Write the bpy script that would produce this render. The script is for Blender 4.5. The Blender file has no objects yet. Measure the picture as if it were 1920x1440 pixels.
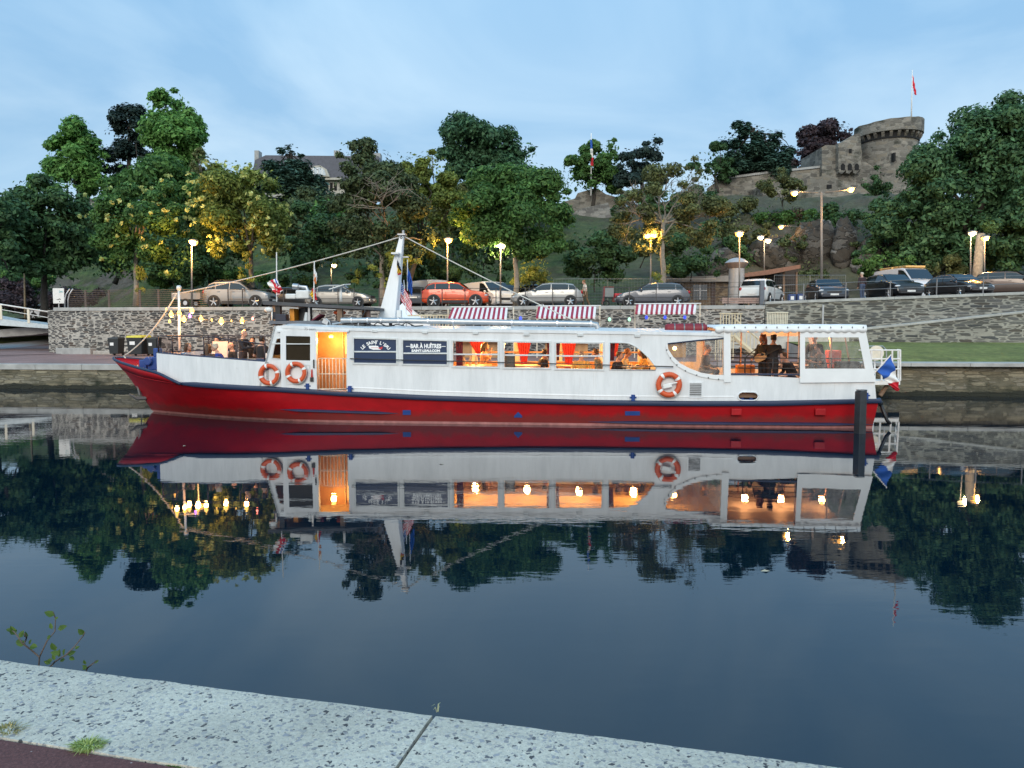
import bpy, math, random
import numpy as np
from mathutils import Vector, Matrix, noise
from mathutils.geometry import tessellate_polygon
R = math.radians
scene = bpy.context.scene
COL = scene.collection
random.seed(7); RNG = np.random.default_rng(11)

# ---------------------------------------------------------------- camera
F = 1442.0; EYE = 2.8; PITCH = math.atan(99/F)
cam = bpy.data.cameras.new('camera'); camo = bpy.data.objects.new('camera', cam); COL.objects.link(camo)
cam.sensor_width = 36; cam.lens = F/1920*36; cam.clip_end = 3000; cam.clip_start = .05
camo.location = (0, 0, EYE); camo.rotation_euler = (R(90)-PITCH, 0, 0); scene.camera = camo
scene.view_settings.view_transform = 'Standard'; scene.view_settings.look = 'None'
scene.view_settings.exposure = 0.48; scene.view_settings.gamma = 1
scene.cycles.use_denoising = True
scene.cycles.max_bounces = 8; scene.cycles.transparent_max_bounces = 12
scene.cycles.sample_clamp_indirect = 4.0
scene.cycles.caustics_reflective = False; scene.cycles.caustics_refractive = False

# ---------------------------------------------------------------- sky and sun (dusk, sun already behind the camera)
SUN_EL, SUN_ROT = R(24), R(190)
W = bpy.data.worlds.new('World'); scene.world = W; W.use_nodes = True
nt = W.node_tree; nt.nodes.clear()
def N(t, **k):
    n = nt.nodes.new(t)
    for a, b in k.items(): setattr(n, a, b)
    return n
def Lk(a, b): nt.links.new(a, b)
out = N('ShaderNodeOutputWorld'); bg = N('ShaderNodeBackground'); bg.inputs[1].default_value = .10
sky = N('ShaderNodeTexSky'); sky.sky_type = 'NISHITA'; sky.sun_disc = False
sky.sun_elevation = SUN_EL; sky.sun_rotation = SUN_ROT; sky.air_density = 1.0; sky.dust_density = .6; sky.ozone_density = 2.2
tc = N('ShaderNodeTexCoord'); sep = N('ShaderNodeSeparateXYZ'); Lk(tc.outputs['Generated'], sep.inputs[0])
# project direction on a cloud layer: xy / (z + .12)
ad = N('ShaderNodeMath', operation='ADD'); ad.inputs[1].default_value = .22; Lk(sep.outputs[2], ad.inputs[0])
mx = N('ShaderNodeMath', operation='MAXIMUM'); mx.inputs[1].default_value = .05; Lk(ad.outputs[0], mx.inputs[0])
dx = N('ShaderNodeMath', operation='DIVIDE'); Lk(sep.outputs[0], dx.inputs[0]); Lk(mx.outputs[0], dx.inputs[1])
dy = N('ShaderNodeMath', operation='DIVIDE'); Lk(sep.outputs[1], dy.inputs[0]); Lk(mx.outputs[0], dy.inputs[1])
cb = N('ShaderNodeCombineXYZ'); Lk(dx.outputs[0], cb.inputs[0]); Lk(dy.outputs[0], cb.inputs[1])
nz = N('ShaderNodeTexNoise'); nz.inputs['Scale'].default_value = 1.15; nz.inputs['Detail'].default_value = 7
nz.inputs['Roughness'].default_value = .52; nz.inputs['Distortion'].default_value = .7; Lk(cb.outputs[0], nz.inputs['Vector'])
cr = N('ShaderNodeValToRGB'); cr.color_ramp.elements[0].position = .38; cr.color_ramp.elements[1].position = .66
Lk(nz.outputs['Fac'], cr.inputs[0])
mixc = N('ShaderNodeMix', data_type='RGBA'); Lk(cr.outputs[0], mixc.inputs[0])
mixc.inputs[6].default_value = (2.65, 4.4, 6.2, 1)     # blue grey base of the cloud veil
mixc.inputs[7].default_value = (4.7, 6.2, 7.4, 1)      # paler streaks of the veil
mixs = N('ShaderNodeMix', data_type='RGBA'); mixs.inputs[0].default_value = .84
Lk(sky.outputs[0], mixs.inputs[6]); Lk(mixc.outputs[2], mixs.inputs[7])
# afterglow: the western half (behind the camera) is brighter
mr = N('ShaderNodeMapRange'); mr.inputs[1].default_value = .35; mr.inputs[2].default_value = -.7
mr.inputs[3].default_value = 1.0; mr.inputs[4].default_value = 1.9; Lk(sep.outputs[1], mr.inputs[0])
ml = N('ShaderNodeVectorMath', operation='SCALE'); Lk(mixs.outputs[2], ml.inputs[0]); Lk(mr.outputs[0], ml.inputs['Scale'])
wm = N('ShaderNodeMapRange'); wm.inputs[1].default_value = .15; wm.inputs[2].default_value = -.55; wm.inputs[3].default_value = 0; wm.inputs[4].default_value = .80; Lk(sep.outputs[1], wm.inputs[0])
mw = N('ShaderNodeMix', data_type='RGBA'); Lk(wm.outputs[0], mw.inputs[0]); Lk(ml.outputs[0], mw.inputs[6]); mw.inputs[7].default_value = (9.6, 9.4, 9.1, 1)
# deeper blue overhead
zr = N('ShaderNodeMapRange'); zr.inputs[1].default_value = .22; zr.inputs[2].default_value = .75; zr.inputs[3].default_value = 0; zr.inputs[4].default_value = 1; Lk(sep.outputs[2], zr.inputs[0])
mz = N('ShaderNodeMix', data_type='RGBA', blend_type='MULTIPLY'); Lk(zr.outputs[0], mz.inputs[0]); Lk(mw.outputs[2], mz.inputs[6]); mz.inputs[7].default_value = (.66, .99, 1.20, 1)
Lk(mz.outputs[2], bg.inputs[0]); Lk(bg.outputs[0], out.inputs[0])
sl = bpy.data.lights.new('sun', 'SUN'); sl.energy = 1.15; sl.angle = R(25); sl.color = (1, .89, .74)
so = bpy.data.objects.new('sun', sl); COL.objects.link(so)
sd = Vector((math.sin(SUN_ROT)*math.cos(SUN_EL), math.cos(SUN_ROT)*math.cos(SUN_EL), math.sin(SUN_EL)))
so.location = sd*100; so.rotation_euler = sd.to_track_quat('Z', 'Y').to_euler()

# ---------------------------------------------------------------- measuring helpers
TH = R(-5.8)
D_ = Vector((math.cos(TH), math.sin(TH), 0)); N_ = Vector((-math.sin(TH), math.cos(TH), 0))
def ray(px, py):
    x = (px-960)/F; y = (720-py)/F; c, s = math.cos(PITCH), math.sin(PITCH)
    return Vector((x, c+y*s, -s+y*c))
def at(px, py, Y):
    r = ray(px, py); return Vector((0, 0, EYE)) + r*(Y/r.y)
def onz(px, py, z):
    r = ray(px, py); return Vector((0, 0, EYE)) + r*((z-EYE)/r.z)
def ont(px, py, t):                                   # on the vertical plane a distance t beyond the camera, parallel to the canal
    r = ray(px, py); return Vector((0, 0, EYE)) + r*(t/r.dot(N_))
def st(p): return (p.dot(D_), p.dot(N_))
def wp(s, t, z=0): v = D_*s+N_*t; v.z = z; return v
def lerp(a, b, k): return a+(b-a)*k
def interp(x, pts):
    if x <= pts[0][0]: return pts[0][1]
    for (a, b), (c, d) in zip(pts, pts[1:]):
        if x <= c: return b+(d-b)*(x-a)/(c-a)
    return pts[-1][1]
def sstep(a, b, x):
    k = min(1, max(0, (x-a)/(b-a))); return k*k*(3-2*k)

# ---------------------------------------------------------------- mesh builder
def world_of(o):
    m = Matrix.Translation(o.location) @ o.rotation_euler.to_matrix().to_4x4()
    return world_of(o.parent) @ m if o.parent else m
class MB:
    def __init__(s): s.v = []; s.f = []; s.m = []; s.mi = 0
    def add(s, vs, fs, M=None):
        o = len(s.v)
        s.v += [tuple(M @ Vector(p)) for p in vs] if M is not None else [tuple(p) for p in vs]
        s.f += [tuple(i+o for i in f) for f in fs]; s.m += [s.mi]*len(fs); return s
    def box(s, c, d, M=None):
        x, y, z = c; a, b, e = d[0]/2, d[1]/2, d[2]/2
        vs = [(x+i*a, y+j*b, z+k*e) for k in (-1, 1) for j in (-1, 1) for i in (-1, 1)]
        return s.add(vs, [(0, 2, 3, 1), (4, 5, 7, 6), (0, 1, 5, 4), (2, 6, 7, 3), (0, 4, 6, 2), (1, 3, 7, 5)], M)
    def tube(s, pts, r, n=8, cap=True, M=None, sq=None):
        pts = [Vector(p) for p in pts]; rs = r if isinstance(r, (list, tuple)) else [r]*len(pts)
        vs = []; up = None
        for i, p in enumerate(pts):
            d = (pts[min(i+1, len(pts)-1)]-pts[max(i-1, 0)]).normalized()
            if up is None: up = Vector((0, 0, 1)) if abs(d.z) < .9 else Vector((1, 0, 0))
            a = d.cross(up)
            if a.length < 1e-4: a = d.orthogonal()
            a.normalize(); b = a.cross(d).normalized(); up = b
            for k in range(n):
                an = 2*math.pi*k/n; vs.append(p+a*(rs[i]*math.cos(an))+b*(rs[i]*(sq or 1)*math.sin(an)))
        fs = [(i*n+k, i*n+(k+1) % n, (i+1)*n+(k+1) % n, (i+1)*n+k) for i in range(len(pts)-1) for k in range(n)]
        if cap: fs += [tuple(range(n))[::-1], tuple((len(pts)-1)*n+k for k in range(n))]
        return s.add(vs, fs, M)
    def cyl(s, a, b, r0, r1=None, n=10, M=None): return s.tube([a, b], [r0, r0 if r1 is None else r1], n, True, M)
    def lathe(s, prof, n=16, c=(0, 0, 0), M=None):
        vs = [(c[0]+r*math.cos(2*math.pi*k/n), c[1]+r*math.sin(2*math.pi*k/n), c[2]+z) for r, z in prof for k in range(n)]
        fs = [(i*n+k, i*n+(k+1) % n, (i+1)*n+(k+1) % n, (i+1)*n+k) for i in range(len(prof)-1) for k in range(n)]
        if prof[0][0] > 1e-4: fs.append(tuple(range(n))[::-1])
        if prof[-1][0] > 1e-4: fs.append(tuple((len(prof)-1)*n+k for k in range(n)))
        return s.add(vs, fs, M)
    def sph(s, c, r, nu=10, nv=7, M=None):
        r = r if isinstance(r, (list, tuple)) else (r, r, r)
        vs = [(c[0]+r[0]*math.sin(math.pi*j/nv)*math.cos(2*math.pi*i/nu), c[1]+r[1]*math.sin(math.pi*j/nv)*math.sin(2*math.pi*i/nu), c[2]+r[2]*math.cos(math.pi*j/nv)) for j in range(1, nv) for i in range(nu)]
        vs = [(c[0], c[1], c[2]+r[2])]+vs+[(c[0], c[1], c[2]-r[2])]
        fs = [(0, 1+i, 1+(i+1) % nu) for i in range(nu)]
        fs += [(1+(j-1)*nu+i, 1+j*nu+i, 1+j*nu+(i+1) % nu, 1+(j-1)*nu+(i+1) % nu) for j in range(1, nv-1) for i in range(nu)]
        b = 1+(nv-2)*nu; fs += [(b+i, len(vs)-1, b+(i+1) % nu) for i in range(nu)]
        return s.add(vs, fs, M)
    def torus(s, c, R0, r, n=28, m=10, M=None, a0=0, a1=2*math.pi):     # in the xz plane
        full = abs(a1-a0-2*math.pi) < 1e-6; nn = n if full else n+1
        vs = []
        for i in range(nn):
            a = a0+(a1-a0)*i/n
            for j in range(m):
                b = 2*math.pi*j/m; q = R0+r*math.cos(b); vs.append((c[0]+q*math.cos(a), c[1]+r*math.sin(b), c[2]+q*math.sin(a)))
        fs = [(i*m+j, i*m+(j+1) % m, ((i+1) % nn)*m+(j+1) % m, ((i+1) % nn)*m+j) for i in range(n) for j in range(m)]
        return s.add(vs, fs, M)
    def plate(s, outer, holes, y0, y1, M=None):           # polygon in xz, thick along y
        polys = [[Vector((x, 0, z)) for x, z in outer]]+[[Vector((x, 0, z)) for x, z in h] for h in holes]
        tris = tessellate_polygon(polys); flat = [p for q in polys for p in q]; n = len(flat)
        vs = [(p.x, y0, p.z) for p in flat]+[(p.x, y1, p.z) for p in flat]
        fs = [tuple(t) for t in tris]+[tuple(i+n for i in reversed(t)) for t in tris]
        o = 0
        for q in polys:
            k = len(q); fs += [(o+i, o+(i+1) % k, o+(i+1) % k+n, o+i+n) for i in range(k)]; o += k
        return s.add(vs, fs, M)
    def grid(s, rows, M=None):                            # rows of points
        n = len(rows[0]); vs = [p for r in rows for p in r]
        return s.add(vs, [(i*n+k, i*n+k+1, (i+1)*n+k+1, (i+1)*n+k) for i in range(len(rows)-1) for k in range(n-1)], M)
    def quad(s, a, b, c, d, M=None): return s.add([a, b, c, d], [(0, 1, 2, 3)], M)
    def build(s, name, mats, parent=None, smooth=False, bevel=0, solid=0, world=False, origin=False, normals=True, sub=0):
        mats = mats if isinstance(mats, (list, tuple)) else [mats]
        vs = [Vector(p) for p in s.v]; loc = None
        if world and parent is not None:
            inv = world_of(parent).inverted(); vs = [inv @ p for p in vs]
        if origin:
            lo = Vector((sum(p.x for p in vs)/len(vs), sum(p.y for p in vs)/len(vs), min(p.z for p in vs))); vs = [p-lo for p in vs]; loc = lo
        me = bpy.data.meshes.new(name); me.from_pydata([tuple(p) for p in vs], [], s.f)
        for m in mats: me.materials.append(m)
        if len(mats) > 1: me.polygons.foreach_set('material_index', s.m)
        if normals:
            import bmesh
            bm = bmesh.new(); bm.from_mesh(me); bmesh.ops.recalc_face_normals(bm, faces=bm.faces); bm.to_mesh(me); bm.free()
        o = bpy.data.objects.new(name, me); COL.objects.link(o)
        if parent is not None: o.parent = parent
        if loc is not None: o.location = loc
        if solid: md = o.modifiers.new('solid', 'SOLIDIFY'); md.thickness = solid; md.offset = 0
        if bevel: md = o.modifiers.new('bevel', 'BEVEL'); md.width = bevel; md.segments = 2; md.limit_method = 'ANGLE'; md.angle_limit = R(35)
        if sub: md = o.modifiers.new('sub', 'SUBSURF'); md.levels = sub; md.render_levels = sub
        if smooth:
            me.polygons.foreach_set('use_smooth', [True]*len(me.polygons))
            if smooth != 'all':
                try: me.set_sharp_from_angle(angle=R(smooth if smooth is not True else 38))
                except Exception: pass
        return o
def thing(name, label, cat, loc=(0, 0, 0), rz=0, group=None):
    o = bpy.data.objects.new(name, None); COL.objects.link(o); o.empty_display_size = .2
    o.location = loc; o.rotation_euler = (0, 0, rz); return tag(o, label, cat, group)
def tag(o, label, cat, group=None, kind='thing'):
    o['label'] = label; o['category'] = cat
    if group: o['group'] = group
    if kind: o['kind'] = kind
    return o
def struct(o): o['kind'] = 'structure'; return o
def copy_thing(o, loc, rz, label, group=None):
    c = o.copy(); COL.objects.link(c); c.location = loc; c.rotation_euler = (0, 0, rz); c['label'] = label
    if group: c['group'] = group
    for ch in list(o.children):
        k = ch.copy(); COL.objects.link(k); k.parent = c
        for g in ch.children:
            q = g.copy(); COL.objects.link(q); q.parent = k
    return c
def numesh(name, P, mat, parent=None, smooth=False):     # P: (N, k, 3) separate polygons
    n, k, _ = P.shape; me = bpy.data.meshes.new(name)
    me.vertices.add(n*k); me.vertices.foreach_set('co', P.reshape(-1).astype(np.float32))
    me.loops.add(n*k); me.loops.foreach_set('vertex_index', np.arange(n*k, dtype=np.int32))
    me.polygons.add(n); me.polygons.foreach_set('loop_start', np.arange(0, n*k, k, dtype=np.int32))
    me.polygons.foreach_set('loop_total', np.full(n, k, dtype=np.int32)); me.update(calc_edges=True)
    me.materials.append(mat); o = bpy.data.objects.new(name, me); COL.objects.link(o)
    if parent: o.parent = parent
    return o
def light(name, loc, power, color, radius=.08, parent=None):
    l = bpy.data.lights.new(name, 'POINT'); l.energy = power; l.color = color; l.shadow_soft_size = radius
    o = bpy.data.objects.new(name, l); COL.objects.link(o); o.location = loc
    if parent is not None: o.parent = parent
    return o
def text_into(mb, s, size, M, bold=.0, align='CENTER', ext=.002):
    c = bpy.data.curves.new('t', 'FONT'); c.body = s; c.size = size; c.align_x = align; c.offset = bold; c.extrude = ext; c.resolution_u = 3
    o = bpy.data.objects.new('t', c); COL.objects.link(o)
    me = o.to_mesh(); vs = [tuple(v.co) for v in me.vertices]; fs = [tuple(p.vertices) for p in me.polygons]
    o.to_mesh_clear(); bpy.data.objects.remove(o); bpy.data.curves.remove(c)
    mb.add(vs, fs, M)
FACE = Matrix(((1, 0, 0, 0), (0, 0, -1, 0), (0, 1, 0, 0), (0, 0, 0, 1)))    # text in xy -> facing -y in xz

# ---------------------------------------------------------------- materials
MATS = {}
class NT:
    def __init__(s, name):
        s.mat = bpy.data.materials.new(name); s.mat.use_nodes = True; s.t = s.mat.node_tree; s.t.nodes.clear()
        s.out = s.n('ShaderNodeOutputMaterial'); s.b = s.n('ShaderNodeBsdfPrincipled'); s.l(s.b.outputs[0], s.out.inputs[0])
        s.tc = s.n('ShaderNodeTexCoord')
    def n(s, t, **k):
        x = s.t.nodes.new(t)
        for a, b in k.items(): setattr(x, a, b)
        return x
    def l(s, a, b): s.t.links.new(a, b)
    def map(s, scale, src='Object', rot=(0, 0, 0)):
        m = s.n('ShaderNodeMapping'); m.inputs['Scale'].default_value = scale if isinstance(scale, tuple) else (scale,)*3
        m.inputs['Rotation'].default_value = rot; s.l(s.tc.outputs[src], m.inputs[0]); return m.outputs[0]
    def noise(s, vec, scale=1, detail=4, rough=.55, dist=0):
        x = s.n('ShaderNodeTexNoise'); x.inputs['Scale'].default_value = scale; x.inputs['Detail'].default_value = detail
        x.inputs['Roughness'].default_value = rough; x.inputs['Distortion'].default_value = dist; s.l(vec, x.inputs['Vector']); return x.outputs['Fac']
    def ramp(s, fac, stops, interp='LINEAR'):
        x = s.n('ShaderNodeValToRGB'); e = x.color_ramp.elements; x.color_ramp.interpolation = interp
        while len(e) < len(stops): e.new(.5)
        for k, (p, c) in enumerate(stops): e[k].position = p; e[k].color = (*c, 1) if len(c) == 3 else c
        s.l(fac, x.inputs[0]); return x.outputs[0]
    def mix(s, fac, a, b, mode='MIX'):
        x = s.n('ShaderNodeMix', data_type='RGBA', blend_type=mode)
        for i, v in ((0, fac), (6, a), (7, b)):
            if hasattr(v, 'links'): s.l(v, x.inputs[i])
            else: x.inputs[i].default_value = v if i == 0 else (*v, 1)
        return x.outputs[2]
    def bump(s, h, strength=.3, dist=.02):
        x = s.n('ShaderNodeBump'); x.inputs['Strength'].default_value = strength; x.inputs['Distance'].default_value = dist
        s.l(h, x.inputs['Height']); s.l(x.outputs[0], s.b.inputs['Normal'])
    def col(s, c):
        if hasattr(c, 'links'): s.l(c, s.b.inputs['Base Color'])
        else: s.b.inputs['Base Color'].default_value = (*c, 1)
def g3(v): return (v, v, v)
def mat(name, col, rough=.55, metal=0, var=.12, scale=4, bump=0, spec=.5, emit=0, ecol=None, coat=0):
    if name in MATS: return MATS[name]
    t = NT(name); t.b.inputs['Roughness'].default_value = rough; t.b.inputs['Metallic'].default_value = metal
    t.b.inputs['Specular IOR Level'].default_value = spec; t.b.inputs['Coat Weight'].default_value = coat
    if var:
        f = t.noise(t.map(1.0), scale, 5, .6)
        t.col(t.ramp(f, [(.3, tuple(c*(1-var) for c in col)), (.7, tuple(min(1, c*(1+var)) for c in col))]))
        if bump: t.bump(f, bump, .02)
    else: t.col(col)
    if emit:
        t.b.inputs['Emission Color'].default_value = (*(ecol or col), 1); t.b.inputs['Emission Strength'].default_value = emit
    MATS[name] = t.mat; return t.mat
def stone(name, cells, mortar, sx, sz, width=.06, cellrot=0, moss=0, bumpd=.03, dark=None, distort=.12):
    """rubble masonry in object space: x along the wall, z up; long flat stones in light joints"""
    t = NT(name); v = t.map((sx, sx, sz))
    nzv = t.n('ShaderNodeTexNoise'); nzv.inputs['Scale'].default_value = 1.3; nzv.inputs['Detail'].default_value = 2; t.l(v, nzv.inputs['Vector'])
    mv = t.n('ShaderNodeMix', data_type='VECTOR'); mv.inputs[0].default_value = distort; t.l(v, mv.inputs[4]); 
    sc = t.n('ShaderNodeVectorMath', operation='SCALE'); sc.inputs['Scale'].default_value = 3.0; t.l(nzv.outputs['Color'], sc.inputs[0])
    av = t.n('ShaderNodeVectorMath', operation='ADD'); t.l(v, av.inputs[0]); t.l(sc.outputs[0], av.inputs[1]); t.l(av.outputs[0], mv.inputs[5])
    e2 = t.n('ShaderNodeTexVoronoi', feature='F2', distance='CHEBYCHEV'); e2.inputs['Scale'].default_value = 1; e2.inputs['Randomness'].default_value = .9; t.l(mv.outputs[1], e2.inputs['Vector'])
    c = t.n('ShaderNodeTexVoronoi', feature='F1', distance='CHEBYCHEV'); c.inputs['Scale'].default_value = 1; c.inputs['Randomness'].default_value = .9; t.l(mv.outputs[1], c.inputs['Vector'])
    ed = t.n('ShaderNodeMath', operation='SUBTRACT'); t.l(e2.outputs['Distance'], ed.inputs[0]); t.l(c.outputs['Distance'], ed.inputs[1])
    sepc = t.n('ShaderNodeSeparateColor'); t.l(c.outputs['Color'], sepc.inputs[0])
    k = len(cells); sto = t.ramp(sepc.outputs[0], [(i/max(1, k), cells[i]) for i in range(k)], 'CONSTANT')
    fine = t.noise(t.map((3, 3, 9)), 3, 6, .65)
    sto = t.mix(1.0, sto, t.ramp(fine, [(.25, g3(.55)), (.75, g3(1.25))]), 'MULTIPLY')
    edge = t.ramp(ed.outputs[0], [(width*.7, g3(0)), (width*1.6, g3(1))])
    mo = t.ramp(t.noise(t.map(.9), 2, 5), [(.3, tuple(x*.7 for x in mortar)), (.7, mortar)])
    colr = t.mix(edge, mo, sto)
    big = t.noise(t.map((.22, .22, .3)), 1.0, 6, .6)
    colr = t.mix(1.0, colr, t.ramp(big, [(.32, g3(.72)), (.62, g3(1.05))]), 'MULTIPLY')
    if moss:
        mm = t.ramp(t.noise(t.map((.16, .16, .25)), 2.1, 7, .62), [(.60-moss*.1, g3(0)), (.72-moss*.1, g3(1))])
        colr = t.mix(mm, colr, (.018, .022, .010))
    if dark:
        sz_ = t.n('ShaderNodeSeparateXYZ'); t.l(t.tc.outputs['Object'], sz_.inputs[0]); wv = t.n('ShaderNodeMath', operation='MULTIPLY_ADD'); t.l(t.noise(t.map(.8), 1.5, 5, .6), wv.inputs[0]); wv.inputs[1].default_value = -.45; t.l(sz_.outputs[2], wv.inputs[2])
        colr = t.mix(t.ramp(wv.outputs[0], [((dark-.32)/4, g3(1)), ((dark-.12)/4, g3(0))]) if False else t.ramp(wv.outputs[0], [(dark-.34, g3(1)), (dark-.14, g3(0))]), colr, (.020, .022, .014))
    t.col(colr); t.b.inputs['Roughness'].default_value = .85
    h = t.mix(edge, (0, 0, 0), t.ramp(fine, [(0, g3(.6)), (1, g3(1))])); t.bump(h, .8, bumpd)
    MATS[name] = t.mat; return t.mat
def leafmat(name, dark, light, trans=.25, k=2.1):
    if name in MATS: return MATS[name]
    dark = tuple(c*k for c in dark); light = tuple(c*k for c in light)
    t = NT(name); g = t.n('ShaderNodeNewGeometry')
    stops = [(0, dark), (.55, tuple((a+b)/2 for a, b in zip(dark, light))), (1, light)]
    c = t.ramp(g.outputs['Random Per Island'], stops)
    lump = t.noise(t.map(.55), 1.6, 3, .5)
    c = t.mix(1.0, c, t.ramp(lump, [(.3, g3(.66)), (.7, g3(1.25))]), 'MULTIPLY')
    t.col(c); t.b.inputs['Roughness'].default_value = .6; t.b.inputs['Specular IOR Level'].default_value = .25
    tr = t.n('ShaderNodeBsdfTranslucent'); t.l(c, tr.inputs[0])
    ms = t.n('ShaderNodeMixShader'); ms.inputs[0].default_value = trans+.06; t.l(t.b.outputs[0], ms.inputs[1]); t.l(tr.outputs[0], ms.inputs[2]); t.l(ms.outputs[0], t.out.inputs[0])
    MATS[name] = t.mat; return t.mat
def glassmat(name, tint=(1, 1, 1), refl=.06, haze=None):
    """thin pane: mostly see-through with a fresnel reflection; haze = share of milky diffuse for vinyl"""
    t = NT(name); tp = t.n('ShaderNodeBsdfTransparent'); tp.inputs[0].default_value = (*tint, 1)
    gl = t.n('ShaderNodeBsdfGlossy'); gl.inputs['Roughness'].default_value = .03
    fr = t.n('ShaderNodeFresnel'); fr.inputs[0].default_value = 1.35
    ms = t.n('ShaderNodeMixShader'); t.l(fr.outputs[0], ms.inputs[0]); t.l(tp.outputs[0], ms.inputs[1]); t.l(gl.outputs[0], ms.inputs[2]); sh = ms.outputs[0]
    if haze:
        df = t.n('ShaderNodeBsdfDiffuse'); df.inputs[0].default_value = (.75, .74, .72, 1)
        nf = t.ramp(t.noise(t.map((2.5, 2.5, 1.2)), 1.6, 4, .6, 1.0), [(.35, g3(haze*.3)), (.75, g3(min(1, haze*2)))])
        m2 = t.n('ShaderNodeMixShader'); t.l(nf, m2.inputs[0]); t.l(sh, m2.inputs[1]); t.l(df.outputs[0], m2.inputs[2]); sh = m2.outputs[0]
    t.l(sh, t.out.inputs[0]); MATS[name] = t.mat; return t.mat
def boat_white():
    t = NT('white_boat_paint'); t.b.inputs['Roughness'].default_value = .38
    f = t.noise(t.map((1.2, 1.2, .25)), 2.2, 6, .65)
    c = t.ramp(f, [(.25, (.58, .60, .61)), (.6, (.73, .745, .755)), (1, (.76, .77, .775))])
    st_ = t.ramp(t.noise(t.map((5, 5, .35)), 3.0, 4, .6), [(.60, g3(0)), (.80, g3(.30))])
    c = t.mix(st_, c, (.40, .33, .26)); sm = t.ramp(t.noise(t.map((2.2, 2.2, 3.5)), 2.5, 6, .7), [(.63, g3(0)), (.74, g3(.35))]); c = t.mix(sm, c, (.45, .46, .46)); t.col(c)
    t.bump(t.noise(t.map((.9, .9, .9)), 1.5, 2), .12, .03); return t.mat
WHITE = boat_white()
BLACK = mat('black_paint', (.012, .012, .014), .45)
NAVY = mat('navy_paint', (.010, .024, .065), .5)
BLUE = mat('blue_paint', (.012, .05, .22), .5)
STEEL = mat('galvanised_steel', (.42, .43, .44), .4, .7, .12, 6)
GREYMETAL = mat('grey_metal', (.16, .165, .17), .5, .4)
WHITEM = mat('white_metal', (.72, .72, .70), .45)
CREAM = mat('cream_metal', (.68, .62, .50), .5)
RUBBER = mat('black_rubber', (.012, .012, .012), .8, var=.2)
ALU = mat('alloy_rim', (.55, .55, .56), .3, .8, .05)
DARKGLASS = mat('dark_glass', (.010, .013, .016), .06, 0, 0, spec=.8)
CONC = mat('concrete', (.33, .33, .32), .85, 0, .22, 2.5, .3)
WOOD = mat('weathered_wood', (.20, .13, .085), .75, 0, .3, 6, .2)
PALEWOOD = mat('varnished_wood', (.42, .24, .10), .5, 0, .25, 5)
ROPE = mat('pale_rope', (.55, .52, .46), .9)
GLASS = glassmat('window_glass')
VINYL = glassmat('clear_vinyl', (.95, .94, .92), .06, .10)
# ================================================================ SETTING: water, banks, terrain
TQ, TW, ZCAP, ZLOT = 34.86, 46.3, 4.31, 4.30
KERB_Z = 1.2
def water_mat():
    t = NT('canal_water'); b = t.b; b.inputs['Base Color'].default_value = (.0012, .009, .018, 1)
    b.inputs['Roughness'].default_value = .012; b.inputs['IOR'].default_value = 1.58; b.inputs['Specular IOR Level'].default_value = .5
    n1 = t.noise(t.map((.35, 1.3, 1)), 1.0, 3, .5, .4); n2 = t.noise(t.map((1.2, 3.6, 1)), 1.6, 3, .5)
    patch = t.ramp(t.noise(t.map((.05, .09, 1)), 1.5, 3), [(.38, g3(.15)), (.62, g3(1))])
    h = t.mix(.28, n1, n2); h = t.mix(1.0, h, patch, 'MULTIPLY') if False else h
    bp = t.n('ShaderNodeBump'); bp.inputs['Distance'].default_value = .05; t.l(h, bp.inputs['Height'])
    ms = t.n('ShaderNodeMath', operation='MULTIPLY'); ms.inputs[1].default_value = .075; t.l(patch, ms.inputs[0]); t.l(ms.outputs[0], bp.inputs['Strength'])
    t.l(bp.outputs[0], b.inputs['Normal']); return t.mat
m = MB(); m.quad(wp(-400, -2, 0), wp(400, -2, 0), wp(400, TQ+.3, 0), wp(-400, TQ+.3, 0)); struct(m.build('water', water_mat()))
m = MB(); m.quad(wp(-400, -20, -2.5), wp(400, -20, -2.5), wp(400, TQ+2, -2.5), wp(-400, TQ+2, -2.5)); struct(m.build('canal_bed_ground', mat('canal_mud', (.03, .03, .02), .9)))

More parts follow.
